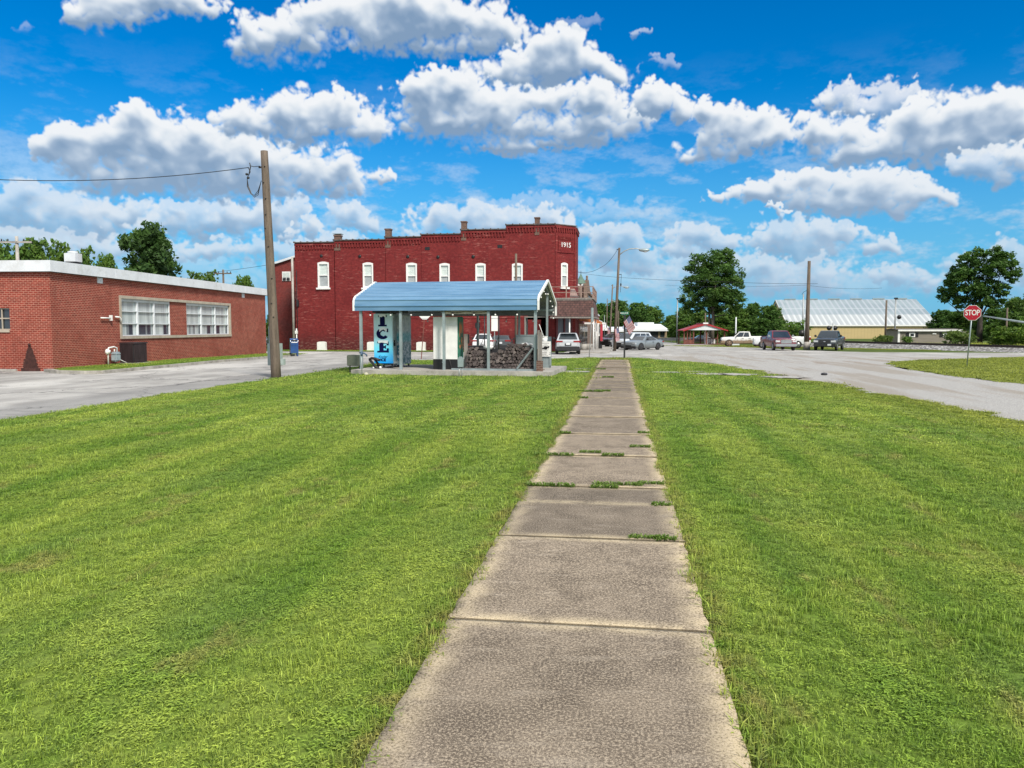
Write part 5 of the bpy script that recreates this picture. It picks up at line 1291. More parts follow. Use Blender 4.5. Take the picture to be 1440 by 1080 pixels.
dpt = p.y*CS-p.x*SN; zt1 = at(509, 494.5, dpt).z
b = MB(); b.tube([(0, 0, -.1), (0, 0, zt1-.1)], .02, 8); b.build('pipe', M['steel'], yh)
b = MB(); b.tube([(0, 0, zt1-.16), (0, 0, zt1-.02)], .045, 8); b.tube([(-.02, 0, zt1-.04), (.10, 0, zt1-.06), (.20, 0, zt1-.13), (.20, 0, zt1-.19)], .03, 8); b.tube([(-.10, 0, zt1-.05), (.02, 0, zt1)], .022, 6); b.build('head', mat('blue_iron', (.05, .09, .16), .5, var=.2), yh)
p = GS(515, 528); b = MB(); b.sphere((p.x, p.y, .05), (.085, .08, .07)); tag(b.build('round_stone', mat('pale_stone', (.50, .47, .36), .9, var=.12, bump=.3)), 'rounded pale stone in the grass at the foot of the slab', 'stone')
# dark hand cart left lying with its wheels up beside the machine
p = cp_(-7.15, .95, SLZ); hc = thing('hand_truck', 'dark folded hand truck leaning at the foot of the ICE machine', 'hand truck', p, CA)
b = MB(); b.tube([(-.40, 0, .36), (-.30, 0, .42), (-.12, 0, .40), (.05, 0, .34)], .055, 8); b.tube([(-.38, .0, .36), (-.12, 0, .06), (.02, 0, .02)], .055, 8); b.tube([(-.22, .1, .40), (.04, .1, .06)], .05, 8); b.build('frame', M['black'], hc)
b = MB(); b.tube([(.07, -.03, .05), (.07, .03, .05)], .05, 12); b.build('wheel', M['white'], hc); b = MB(); b.tube([(-.22, -.03, .04), (-.22, .03, .04)], .035, 12); b.build('wheel', M['white'], hc)
p = GS(501, 518); b = MB(); b.bbox(-.26, .26, -.2, .2, .28, .72, .02); eb = thing('utility_cabinet', 'olive grey box on legs beyond the left end of the carport', 'utility box', gd(498.5, 31.5), 0)
b.build('box', mat('olive_metal', (.10, .115, .09), .6), eb)
for x in (-.2, .2): MB().box(x-.02, x+.02, -.02, .02, 0, .28).build('leg', M['dark'], eb)

# ------------------------------------------------------------------ wooden utility pole at the lane, with cable and boxes
pb_ = GS(388.5, 531); dP = pb_.y*CS-pb_.x*SN; tp = at(371.5, 212.5, dP+.2)
up = thing('utility_pole', 'tall leaning weathered wooden utility pole at the edge of the left lawn', 'utility pole', pb_, 0)
tl = tp-pb_; b = MB(); n = 14; pts = [tl*(k/n) for k in range(n+1)]; pts[0] = Vector((0, 0, -.2)); b.tube(pts, [.185-.055*(k/n) for k in range(n+1)], 14)
pole = b.build('pole', M['wood_pole'], up)
for k, (f, s) in enumerate(((.93, .05), (.86, -.02), (.79, .03), (.72, .0), (.66, -.05), (.58, .04), (.44, .1), (.33, .05), (.27, .09))):
    c = tl*f; b = MB(); q = math.sqrt(max(0., (.19-.055*f)**2-s*s)); b.tube([(c.x+s, c.y-q+.01, c.z), (c.x+s, c.y-q-.03, c.z)], .022, 6); b.build('bolt', M['black'], pole)
b = MB(); c = tl*.93; b.tube([(c.x-.12, c.y, c.z), (c.x-.24, c.y, c.z)], .035, 6); b.build('bracket', M['black'], pole)
# drip loops and splice
W = []; 
def atp(px, py): return at(px, py, dP)-pb_
b = MB()
for off in (0, .05, -.05):
    b.tube([atp(350, 236)+Vector((off*.3, off, 0)), atp(352, 241+abs(off)*20), atp(347.5, 250), atp(348.5+off*20, 262), atp(353+off*12, 272), atp(358, 276-off*30), atp(363, 271-off*60), atp(367.5, 254)], .011, 5)
b.tube([atp(351, 229), atp(352.5, 234), atp(350, 246)], .02, 5); b.tube([atp(351, 233), atp(357, 234.5), atp(366, 233.5)], .012, 5); b.build('drip_loop', M['black'], pole)
for q in ((347, 245), (349, 250)): b = MB(); c = atp(*q); b.sphere(c, (.055, .055, .045), 8, 6); b.build('splice', M['black'], pole)
def wire(name, pts, label, r=.010, sag=0, n=18, m=None):
    b = MB(); P = []
    for i in range(len(pts)-1):
        a, c = Vector(pts[i]), Vector(pts[i+1])
        for k in range(n if i == len(pts)-2 else n): f = k/n; q = a.lerp(c, f); q.z -= sag*4*f*(1-f); P.append(q)
    P.append(Vector(pts[-1])); b.tube(P, r, 5); return tag(b.build(name, m or M['black']), label, 'cable')
wire('overhead_cable', [at(-130, 244, dP-1), at(350, 235.5, dP)], 'black service cable running left from the tall wooden pole over the lawn', .014, .35)
# meter cabinet and boxes on the far side of the pole
pc = gd(389, dP+.9); mc = thing('meter_cabinet', 'pale green tall electrical cabinet standing just behind the wooden utility pole', 'electrical cabinet', pc, 0)
def zz(py, d=dP+.9): return at(388, py, d).z
def xx(px, d=dP+.9): return (px-389)/FPX*d
b = MB(); b.box(xx(375.5), xx(393.8), 0, .25, zz(514), zz(483)); b.build('cabinet', mat('pale_green_steel', (.33, .39, .37), .5, var=.1), mc)
b = MB(); b.box(xx(379), xx(382), .05, .12, 0, zz(514)); b.build('leg', M['galv'], mc); b = MB(); b.box(xx(377), xx(383), .04, .16, zz(483), zz(459)); b.build('conduit', M['galv'], mc)
b = MB(); b.box(xx(395), xx(400), -.06, .12, zz(513), zz(504.5)); b.box(xx(393.8), xx(395), 0, .06, zz(512), zz(505.5)); b.build('small_box', mat('pale_green_box', (.33, .39, .37), .5, var=.1), mc)

# ------------------------------------------------------------------ vehicles (front faces local -Y)
def paint(name, col, var=.06, metal=.25, mud=None):
    m, t, b = newmat(name); o = t.new('ShaderNodeTexCoord').outputs['Object']; s = t.new('ShaderNodeSeparateXYZ'); t.nt.links.new(o, s.inputs[0])
    n = t.noise(o, 2.2, 5, .6); c = t.mix(t.ramp(n, .35, .65), tuple(x*(1-var) for x in col), tuple(min(1, x*(1+var)) for x in col))
    if mud:
        k = t.ramp(t.math('ADD', s.outputs[2], t.math('MULTIPLY', t.math('SUBTRACT', n, .5), .9)), mud[1]-.15, mud[1]+.15, 1, 0); c = t.mix(t.math('MULTIPLY', k, mud[2]), c, mud[0])
        b.inputs['Roughness'].default_value = .6
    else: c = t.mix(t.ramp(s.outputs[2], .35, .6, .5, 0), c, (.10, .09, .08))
    setb(t, b, col=c, rough=.28 if not mud else .5, metal=metal, coat=.3 if not mud else .1, spec=.5); return m
M['tyre'] = mat('tyre_rubber', (.020, .020, .020), .85, var=.25, scale=8)
M['rim'] = mat('alloy_rim', (.42, .43, .44), .35, metal=.7, var=.1); M['rim_dark'] = mat('dark_rim', (.06, .06, .065), .35, metal=.5, var=.1)
M['cglass'] = glass_mat('car_glass', (.030, .040, .048), .05); M['trim'] = mat('black_trim', (.020, .020, .022), .5, var=.2)
M['lamp'] = mat('clear_lamp', (.55, .57, .58), .2, var=.05, spec=.8); M['tail'] = mat('red_lamp', (.26, .012, .012), .25, var=.1, spec=.7)
M['chrome'] = mat('chrome', (.55, .56, .58), .18, metal=.9, var=.05); M['plate'] = mat('number_plate', (.62, .64, .66), .5, var=.08)
def loft(b, secs):
    """secs: list of (y, [(x,z)...]) with matching point counts, mirrored in x"""
    rows = []
    for (y, pts) in secs: rows.append([(x, y, z) for x, z in pts]+[(-x, y, z) for x, z in pts[::-1]])
    n = len(rows[0]); vs = [p for r_ in rows for p in r_]; fs = []
    for j in range(len(rows)-1):
        for k in range(n): fs.append((j*n+k, j*n+(k+1) % n, (j+1)*n+(k+1) % n, (j+1)*n+k))
    fs += [tuple(range(n))[::-1], tuple(range((len(rows)-1)*n, len(rows)*n))]; sm = b.sm; b.sm = True; b.add(vs, fs); b.sm = sm
def section(w, zb, zt, crown=.03):
    h = zt-zb
    return [(w*.78, zb), (w*.96, zb+.05*h+.03), (w, zb+.28*h), (w*1.0, zb+.55*h), (w*.985, zt-.16*h), (w*.94, zt-.05*h), (w*.86, zt), (w*.40, zt+crown*.8), (0.001, zt+crown)]
def vehicle(name, label, loc, rz, sp, col, group=None):
    v = thing(name, label, sp.get('cat', 'car'), loc, rz, group); L = sp['L']; W_ = sp['W']/2
    b = MB(); st_ = [(y*L-L/2, section(W_*w, zb, zt, cr)) for (y, w, zb, zt, cr) in sp['body']]; loft(b, st_); body = b.build('body', col, v)
    md = body.modifiers.new('edge', 'EDGE_SPLIT'); md.split_angle = R(38)
    A, B_, C_, D_ = [y*L-L/2 for y in sp['cab']]; zb, zt = sp['cabz']; wb_, wt = W_*sp.get('cabw', (.93, .74))[0], W_*sp.get('cabw', (.93, .74))[1]
    # greenhouse: rounded roof on raked screens
    b = MB(); rs = []
    def ring(y, w, z): return (y, w, z)
    prof = [(A, wb_, zb, zb), (A+(B_-A)*.97, wt+.02, zb, zt-.05), (B_+.10, wt, zb, zt-.008), ((B_+C_)/2, wt, zb, zt+.012), (C_-.10, wt, zb, zt-.008), (C_+(D_-C_)*.03, wt+.02, zb, zt-.05), (D_, wb_, zb, zb)]
    secs = []
    for (y, w, z0, z1) in prof:
        f = (z1-z0)/(zt-zb) if zt > zb else 0; ww = wb_+(wt-wb_)*f
        secs.append((y, [(wb_, z0-.04), (wb_+(ww-wb_)*.5, z0+(z1-z0)*.5), (ww+.005, z1-.05*f), (ww*.93, z1-.008*f), (.001, z1+.0)]))
    loft(b, secs); cab = b.build('cabin', col, v); md = cab.modifiers.new('edge', 'EDGE_SPLIT'); md.split_angle = R(30)
    # glass on the sloping faces
    def P(u, vv, side):        # side wall point
        y0, y1 = A+(D_-A)*u, B_+(C_-B_)*u; x = wb_+(wt-wb_)*vv; return (side*(x+.012), y0+(y1-y0)*vv, zb+(zt-zb)*vv)
    for s in (-1, 1):
        for (u0, u1) in sp['side']:
            b = MB(); b.quad(P(u0, .06, s), P(u1, .06, s), P(min(u1, .97), .84, s), P(max(u0, .03), .84, s)); b.build('side_window', M['cglass'], cab)
    def F(u, vv, front):
        y = (A+(B_-A)*vv-.012) if front else (D_+(C_-D_)*vv+.012); x = (wb_+(wt-wb_)*vv)*u; return (x, y, zb+(zt-zb)*vv)
    b = MB(); b.quad(F(-.90, .05, 1), F(.90, .05, 1), F(.86, .90, 1), F(-.86, .90, 1)); b.build('windscreen', M['cglass'], cab)
    r0 = sp.get('rearv', (.08, .86)); b = MB(); b.quad(F(-.86, r0[0], 0), F(.86, r0[0], 0), F(.82, r0[1], 0), F(-.82, r0[1], 0)); b.build('rear_window', M['cglass'], cab)
    # wheels with dark arches
    wr = sp['wr']
    for yw in sp['wheels']:
        y = yw*L-L/2
        for s in (-1, 1):
            b = MB(); n = 20; pts = []
            for k in range(n+1): a = math.pi*k/n; pts.append((y+math.cos(a)*(wr+.075), wr*.98+math.sin(a)*(wr+.065)))
            pts += [(y-(wr+.075), sp['body'][2][2]-.01), (y+(wr+.075), sp['body'][2][2]-.01)]
            b.prism(pts, 'x', s*(W_*.8), s*(W_+.006)); b.build('wheel_arch', sp.get('archm') or M['trim'], v)
            w_ = MB(); x0, x1 = W_-.20, W_+.022
            w_.tube([(s*x0, y, wr), (s*(x0+.03), y, wr), (s*(x1-.03), y, wr), (s*x1, y, wr)], [wr*.90, wr, wr, wr*.90], 22); wh = w_.build('wheel', sp.get('tyrem') or M['tyre'], v)
            rm = MB(); rr = wr*.66; rm.tube([(s*(x1-.01), y, wr), (s*(x1+.004), y, wr)], [rr, rr*.96], 20); rim = rm.build('rim', sp.get('rimm') or M['rim'], wh)
            sp_ = MB()
            for k in range(5):
                a = 2*math.pi*k/5+.63; c, s_ = math.cos(a), math.sin(a); t0, t1 = .16, .30
                q = [(y+math.cos(a+dt)*rr*rad, wr+math.sin(a+dt)*rr*rad) for dt, rad in ((-t1, .88), (t1, .88), (t0, .38), (-t0, .38))]; sp_.prism(q, 'x', s*(x1+.002), s*(x1+.008))
            sp_.build('rim_opening', M['black'], rim)
    f = -L/2; rr_ = L/2; fz = sp['fz']; w = W_
    if 'grille' in sp:
        g0, g1, gw = sp['grille']; b = MB(); b.bbox(-w*gw, w*gw, f-.03, f+.10, g0, g1, .02); b.build('grille', sp.get('grillem') or M['trim'], v)
        if sp.get('badge'): b = MB(); b.sphere((0, f-.03, (g0+g1)/2), (.12, .02, .05), 12, 6); b.build('badge', M['chrome'], v)
    for s in (-1, 1):
        hz0, hz1, hx0, hx1 = sp['head']; b = MB(); x0, x1 = sorted((s*w*hx0, s*w*hx1)); b.bbox(x0, x1, f-.015, f+.28, hz0, hz1, .03); b.build('headlight', M['lamp'], v)
        tz0, tz1, tx0, tx1 = sp['taill']; b = MB(); x0, x1 = sorted((s*w*tx0, s*w*tx1)); b.bbox(x0, x1, rr_-.30 if tx1 > .9 else rr_-.08, rr_+.012, tz0, tz1, .02); b.build('tail_light', M['tail'], v)
        mz = zb+.08; ym = A+.35*(B_-A)+.10; b = MB(); x0, x1 = sorted((s*(w+.04), s*(w+.24))); b.bbox(x0, x1, ym, ym+.13, mz, mz+sp.get('mirh', .16), .03); b.tube([(s*w*.9, ym+.06, mz+.02), (s*(w+.08), ym+.06, mz+.04)], .025, 5); b.build('mirror', sp.get('mirm') or M['trim'], v)
        for yd in sp['handles']: b = MB(); x0, x1 = sorted((s*(w*.985), s*(w*.985+.03))); b.box(x0, x1, yd*L-L/2, yd*L-L/2+.2, zb-.17, zb-.13); b.build('door_handle', M['chrome'] if sp.get('chr') else M['trim'], v)
        for yd in sp.get('gaps', ()): b = MB(); x0, x1 = sorted((s*(w*.93), s*(w*1.004))); b.box(x0, x1, yd*L-L/2, yd*L-L/2+.012, sp['body'][2][2]+.15, zb-.07); b.build('door_gap', M['trim'], v)
    b = MB(); b.bbox(-w*.96, w*.96, f-.07, f+.16, *sp['fb'], .04); b.build('front_bumper', sp.get('fbm') or M['trim'], v)
    b = MB(); b.bbox(-w*.96, w*.96, rr_-.16, rr_+.07, *sp['rb'], .04); b.build('rear_bumper', sp.get('rbm') or M['trim'], v)
    pz = sp.get('platez', .5); b = MB(); b.box(-.16, .16, rr_+.02, rr_+.085, pz, pz+.16); b.build('number_plate', M['plate'], v)
    pz = sp.get('fplatez'); 
    if pz: b = MB(); b.box(sp.get('fpx', -.16), sp.get('fpx', -.16)+.32, f-.09, f-.06, pz, pz+.16); b.build('number_plate', M['plate'], v)
    return v
PICK = dict(cat='pickup truck', L=5.85, W=2.02, wr=.40, wheels=(.165, .775), body=[(0, .86, .46, 1.02, .02), (.012, .95, .40, 1.12, .03), (.06, 1.0, .36, 1.17, .04), (.22, 1.0, .36, 1.21, .05), (.30, 1.0, .36, 1.24, .03), (.62, 1.0, .36, 1.27, .0), (.625, 1.0, .38, 1.34, .0), (.985, 1.0, .42, 1.34, .0), (1.0, .98, .46, 1.32, .0)],
            cab=(.255, .385, .60, .635), cabz=(1.22, 1.93), cabw=(.94, .76), side=[(.10, .50), (.54, .88)], rearv=(.12, .82), fz=1.0, grille=(.72, 1.04, .50), head=(.80, 1.02, .54, .97), taill=(.92, 1.26, .86, 1.0), fb=(.42, .68), rb=(.48, .68), handles=(.43, .575), gaps=(.30, .47, .615), mirh=.22, badge=True, platez=.56)
def bed(v, sp):
    L, w = sp['L'], sp['W']/2; b = MB(); b.box(-w*.86, w*.86, .64*L-L/2, .975*L-L/2, 1.335, 1.352); b.build('bed_opening', M['trim'], v)
def facing(px, d, turn=0.):   # heading that looks back along the line of sight, plus a turn (degrees, anticlockwise)
    return -(math.atan((px-720)/FPX)-YAW)+R(turn)
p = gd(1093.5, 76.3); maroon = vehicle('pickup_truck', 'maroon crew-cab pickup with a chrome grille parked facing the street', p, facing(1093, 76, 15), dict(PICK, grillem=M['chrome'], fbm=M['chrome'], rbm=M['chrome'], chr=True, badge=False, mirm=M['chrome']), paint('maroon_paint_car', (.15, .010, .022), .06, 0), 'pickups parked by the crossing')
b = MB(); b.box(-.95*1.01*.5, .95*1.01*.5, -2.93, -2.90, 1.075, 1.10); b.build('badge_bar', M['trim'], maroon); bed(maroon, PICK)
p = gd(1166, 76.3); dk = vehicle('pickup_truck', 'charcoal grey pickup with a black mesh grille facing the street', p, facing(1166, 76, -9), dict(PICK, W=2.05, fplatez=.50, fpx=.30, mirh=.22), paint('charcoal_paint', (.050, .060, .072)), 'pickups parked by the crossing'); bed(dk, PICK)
MUD = ((.26, .165, .095), .80, .92)
p = gd(1046, 99); wt = vehicle('pickup_truck', 'white crew-cab pickup with mud-brown lower body parked side-on', p, facing(1046, 99, -84), dict(PICK, wr=.43, tyrem=mat('muddy_tyre', (.09, .06, .04), .9, var=.3), rimm=mat('muddy_rim', (.22, .15, .10), .7), fbm=mat('muddy_bumper', (.22, .15, .09), .7), archm=M['trim']), paint('muddy_white', (.68, .68, .66), .04, 0, MUD), 'pickups parked by the crossing'); bed(wt, PICK)
p = gd(1098, 87.5); w2 = vehicle('pickup_truck', 'clean white pickup parked side-on behind the maroon pickup', p, facing(1098, 87.5, -86), dict(PICK, L=6.1, fbm=M['chrome'], rbm=M['chrome']), paint('white_paint_car', (.72, .73, .74), .03, 0), 'pickups parked by the crossing'); bed(w2, PICK)
SUV = dict(cat='car', L=4.6, W=1.86, wr=.36, wheels=(.19, .80), body=[(0, .80, .40, .80, .02), (.02, .93, .30, .93, .04), (.10, 1., .26, 1.02, .06), (.26, 1., .24, 1.08, .05), (.5, 1., .24, 1.10, .0), (.90, 1., .26, 1.12, 0), (.975, .97, .34, 1.12, 0), (1, .90, .42, 1.00, 0)],
           cab=(.24, .40, .86, .965), cabz=(1.06, 1.66), cabw=(.93, .72), side=[(.10, .40), (.43, .70), (.73, .90)], rearv=(.16, .88), fz=.8, grille=(.48, .72, .55), head=(.70, .84, .52, .96), taill=(.92, 1.06, .42, 1.0), fb=(.26, .46), rb=(.30, .62), handles=(.42, .62), gaps=(.31, .49, .68), platez=.74)
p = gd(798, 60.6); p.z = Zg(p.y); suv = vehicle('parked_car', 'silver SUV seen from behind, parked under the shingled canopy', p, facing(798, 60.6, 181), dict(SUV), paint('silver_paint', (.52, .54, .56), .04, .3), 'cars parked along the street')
b = MB()
for s in (-1, 1): b.tube([(s*.62, -.25, 1.70), (s*.62, 1.55, 1.70)], .02, 6)
b.box(-.55, .55, 1.72, 1.98, 1.625, 1.655); b.build('roof_rail', M['trim'], suv)
b = MB(); b.bbox(-.70, .70, 2.22, 2.325, .64, .90, .03); b.build('tailgate_panel', paint('silver_tailgate', (.62, .64, .66), .04, .3), suv)
b = MB(); b.box(-.25, .25, 2.32, 2.335, .68, .86); b.build('plate_recess', M['trim'], suv)
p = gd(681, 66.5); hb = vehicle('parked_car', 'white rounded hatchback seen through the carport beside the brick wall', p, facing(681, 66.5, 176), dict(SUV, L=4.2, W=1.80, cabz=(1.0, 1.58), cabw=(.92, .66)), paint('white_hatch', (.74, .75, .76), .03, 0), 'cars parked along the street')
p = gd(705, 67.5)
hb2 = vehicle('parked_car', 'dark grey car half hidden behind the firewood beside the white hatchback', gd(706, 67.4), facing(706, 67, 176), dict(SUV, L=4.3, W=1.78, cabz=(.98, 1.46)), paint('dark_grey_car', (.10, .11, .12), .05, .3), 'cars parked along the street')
COUPE = dict(cat='car', L=4.75, W=1.86, wr=.345, wheels=(.185, .78), body=[(0, .74, .34, .62, .02), (.02, .90, .24, .76, .03), (.10, .98, .20, .86, .06), (.26, 1., .18, .94, .06), (.5, 1., .18, .95, .0), (.78, 1., .20, .99, .02), (.93, .98, .26, 1.00, .02), (1, .88, .36, .92, .0)],
             cab=(.27, .44, .66, .86), cabz=(.93, 1.39), cabw=(.90, .66), side=[(.14, .52), (.55, .84)], rearv=(.10, .92), fz=.6, grille=(.30, .50, .4), head=(.58, .68, .50, .93), taill=(.76, .88, .45, .97), fb=(.20, .40), rb=(.24, .48), handles=(.58,), gaps=(.33, .60), rimm=M['rim_dark'], platez=.52, mirh=.13)
p = gd(903.5, 76.4); cp2 = vehicle('parked_car', 'silver-grey two-door coupe with dark wheels, nearest in the row by the street sign', p, facing(903, 76, -36), COUPE, paint('coupe_silver', (.27, .31, .33), .04, .45), 'cars parked along the street')
p = gd(889.5, 80.5); mv = vehicle('parked_car', 'white people carrier with tall windows parked behind the silver coupe', p, facing(889, 80, -38), dict(SUV, L=4.95, W=1.95, cabz=(1.06, 1.74), cab=(.17, .36, .90, .975)), paint('white_van_car', (.62, .66, .69), .03, .1), 'cars parked along the street')
for i, (px, d, colr, lab) in enumerate(((873.5, 92, (.03, .032, .036), 'black car parked nose to the kerb beyond the white people carrier'), (864.5, 104, (.18, .05, .045), 'dull red car parked nose to the kerb beyond the black car'), (860.5, 118, (.05, .06, .075), 'dark blue car parked far along the shop sidewalk'))):
    vehicle('parked_car', lab, gd(px, d), facing(px, d, -50), dict(SUV, L=4.7), paint('street_car_paint%s' % ('' if i == 0 else i), colr, .05, .3), 'cars parked along the street')
p = gd(985, 132); vehicle('parked_car', 'black car glimpsed through the red-roofed shelter', p, facing(985, 132, -80), dict(COUPE, cabz=(.93, 1.45)), paint('black_car', (.012, .012, .015), .05, .2), 'cars parked by the shelter')

# ------------------------------------------------------------------ trees: tapered trunk with limbs, crown of many leaf sprays
def leaf_mat(name, dark, light, hue=(.16, .20, .03)):
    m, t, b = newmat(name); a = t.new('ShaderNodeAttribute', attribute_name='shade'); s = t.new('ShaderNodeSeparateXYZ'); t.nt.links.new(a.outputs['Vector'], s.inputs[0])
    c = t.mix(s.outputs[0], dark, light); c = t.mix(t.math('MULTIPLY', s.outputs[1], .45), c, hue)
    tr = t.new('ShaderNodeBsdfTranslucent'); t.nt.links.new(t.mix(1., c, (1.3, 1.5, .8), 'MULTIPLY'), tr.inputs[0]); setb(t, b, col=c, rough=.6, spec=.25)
    mx = t.new('ShaderNodeMixShader', {0: .22}); t.nt.links.new(b.outputs[0], mx.inputs[1]); t.nt.links.new(tr.outputs[0], mx.inputs[2])
    o = [n for n in t.nt.nodes if n.type == 'OUTPUT_MATERIAL'][0]; t.nt.links.new(mx.outputs[0], o.inputs[0]); return m
M['leaf_deep'] = leaf_mat('leaves_deep', (.022, .060, .016), (.090, .190, .038), (.13, .21, .03))
M['leaf_mid'] = leaf_mat('leaves_mid', (.028, .070, .016), (.115, .225, .038), (.18, .24, .03))
M['leaf_pale'] = leaf_mat('leaves_pale', (.040, .080, .018), (.140, .220, .045), (.18, .20, .05))
M['leaf_bush'] = leaf_mat('leaves_bush', (.030, .075, .012), (.120, .220, .030), (.20, .24, .03))
M['bark'] = mat('bark', (.115, .095, .078), .95, var=.3, scale=3, bump=.6, stretch=(3, 3, .6))
M['bark_dark'] = mat('dark_bark', (.050, .040, .033), .95, var=.3, scale=3, bump=.6, stretch=(3, 3, .6))
def crown_mesh(name, blobs, n, leaf, seed, m, clump=.34, hollow=.55, gap=.15):
    r = np.random.default_rng(seed); wts = np.array([b_[3]**2 for b_ in blobs]); wts /= wts.sum(); nb = r.multinomial(n, wts)
    P = []; SH = []; YL = []
    zlo = min(b_[2]-b_[3] for b_ in blobs); zhi = max(b_[2]+b_[3] for b_ in blobs)
    for (cx, cy, cz, R_), k in zip(blobs, nb):
        nc = max(6, int(26)); d = r.normal(size=(nc, 3)); d /= np.linalg.norm(d, axis=1)[:, None]; d[:, 2] = d[:, 2]*.85+.1
        rad = R_*(hollow+(1-hollow)*r.random(nc)**.6); cc = d*rad[:, None]+np.array([cx, cy, cz]); tone = r.random(nc); yl = r.random(nc)**2.2
        keep = r.random(nc) > gap; idx = r.choice(np.where(keep)[0], k); cs = R_*clump*r.uniform(.55, 1.25, nc)
        q = r.normal(size=(k, 3)); q /= np.linalg.norm(q, axis=1)[:, None]; q *= (r.random(k)**.45)[:, None]; q[:, 2] *= .62
        p = cc[idx]+q*cs[idx][:, None]; P.append(p)
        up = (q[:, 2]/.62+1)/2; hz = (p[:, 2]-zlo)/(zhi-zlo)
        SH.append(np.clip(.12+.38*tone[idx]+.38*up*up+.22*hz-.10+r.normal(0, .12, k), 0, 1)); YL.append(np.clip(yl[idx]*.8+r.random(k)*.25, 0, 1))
    P = np.concatenate(P); SH = np.concatenate(SH); YL = np.concatenate(YL); N_ = len(P)
    a = r.normal(size=(N_, 3)); a[:, 2] *= .6; a /= np.linalg.norm(a, axis=1)[:, None]; b_ = np.cross(a, r.normal(size=(N_, 3))); b_ /= np.linalg.norm(b_, axis=1)[:, None]
    s = leaf*r.uniform(.55, 1.35, N_)[:, None]
    V = np.stack([P-a*s, P-b_*s*.42+a*s*.1, P+a*s, P+b_*s*.42+a*s*.1], 1).reshape(-1, 3)
    me = bpy.data.meshes.new(name); me.vertices.add(N_*4); me.vertices.foreach_set('co', V.astype(np.float32).ravel())
    me.loops.add(N_*4); me.loops.foreach_set('vertex_index', np.arange(N_*4, dtype=np.int32)); me.polygons.add(N_); me.polygons.foreach_set('loop_start', np.arange(0, N_*4, 4, dtype=np.int32)); me.polygons.foreach_set('loop_total', np.full(N_, 4, np.int32))
    at_ = me.attributes.new('shade', 'FLOAT_VECTOR', 'POINT'); col = np.stack([SH, YL, SH*0], 1); at_.data.foreach_set('vector', np.repeat(col, 4, 0).astype(np.float32).ravel())
    me.materials.append(m); me.update(calc_edges=True); return me
def tree_kind(seed, H, Wd, base, nblob=16, n=9000, leaf=.2, m=None, bark=None, trunks=1, tr=.28, shape='oval', gap=.15, squash=.8, clump=.34, lean=0, blobs=None):
    """returns (crown mesh, trunk mesh)"""
    r = random.Random(seed); bl = blobs
    if bl is None:
        bl = []
        for i in range(nblob):
            t = (i+.5)/nblob; z = base+(H-base)*t
            if shape == 'oval': prof = math.sin(math.pi*min(1, (t*.86+.12)))**.6
            elif shape == 'cone': prof = (1-t)**.8*.95+.12
            elif shape == 'wide': prof = min(1, .55+1.2*t)*math.sqrt(max(.05, 1-(max(0, t-.35)/.68)**2))
            else: prof = .9
            a = i*2.399+r.uniform(-.5, .5); rad = Wd/2*prof*r.uniform(.35, .72) if i % 4 else Wd*.08*r.random(); R_ = Wd/2*r.uniform(.30, .46)*(.6+.5*prof)
            z = min(z, H-R_*.85); z = max(z, base+R_*.7); bl.append((rad*math.cos(a), rad*math.sin(a), z, R_))
    cm = crown_mesh('crown', bl, n, leaf, seed, m, gap=gap, clump=clump)
    b = MB()
    for k in range(trunks):
        a = 2*math.pi*k/max(trunks, 1)+.6; o = Vector((math.cos(a), math.sin(a), 0))*(tr*.9 if trunks > 1 else 0); top = Vector((r.uniform(-.06, .06)*Wd+o.x*3.4, r.uniform(-.06, .06)*Wd+o.y*3, base+(H-base)*.62)); p = [Vector((o.x, o.y, -.3)), Vector((o.x*1.1, o.y*1.1, base*.5)), Vector((o.x*1.6+lean*.3, o.y*1.6, base)), top.lerp(Vector((o.x, o.y, base)), .5), top]
        sc_ = .72 if trunks > 1 else 1; b.tube(p, [tr*1.25*sc_, tr*sc_, tr*.8*sc_, tr*.5*sc_, tr*.16*sc_], 9)
        for c in r.sample(bl, min(len(bl), 7 if trunks == 1 else 4)):
            st_ = Vector((p[2].x, p[2].y, base*r.uniform(.75, 1.1))); e = Vector(c[:3]); mid = st_.lerp(e, .5)+Vector((0, 0, -.05*H)); b.tube([st_, mid, e], [tr*.42, tr*.24, tr*.07], 6)
    t_ = b.build('trunk', bark or M['bark']); tm = t_.data; bpy.data.objects.remove(t_); return cm, tm
def plant(name, label, cat, loc, kind, s=1., rz=0., group=None, sx=1.):
    v = thing(name, label, cat, loc, rz, group); v.scale = (s*sx, s*sx, s)
    c = bpy.data.objects.new('crown', kind[0]); COL.objects.link(c); c.parent = v; t = bpy.data.objects.new('trunk', kind[1]); COL.objects.link(t); t.parent = v; return v
# big two-stemmed tree beyond the shelter: blobs read from its outline, metres across and up
dT = 138.
def mT(px): return (px-1000)/FPX*dT*1.02
def zT(py): return (462-py)/FPX*dT+1.8-Zg(110)
bigbl = [(mT(px), dy, zT(py), r_/FPX*dT*1.10) for (px, py, r_, dy) in ((976, 372, 13, 0), (994, 366, 14, -1), (1016, 366, 15, .5), (1006, 384, 17, -1.2), (984, 390, 16, -.8), (1027, 386, 14, 0), (970, 400, 13, .4), (1000, 404, 18, -1.6), (1024, 404, 15, -.6), (1033, 416, 12, .5), (968, 420, 12, 0), (984, 418, 15, -1.2), (1010, 422, 16, -1.), (975, 430, 11, .6), (1030, 424, 11, -.5), (1018, 358, 9, 0), (1000, 432, 12, 1.), (995, 395, 16, 1.8), (1015, 400, 15, 1.8), (1003, 418, 14, 2.))]
k_big = tree_kind(5, zT(352), 9.2, zT(436)+.2, n=30000, leaf=.24, m=M['leaf_deep'], trunks=3, tr=.34, blobs=bigbl, gap=.02, clump=.46)
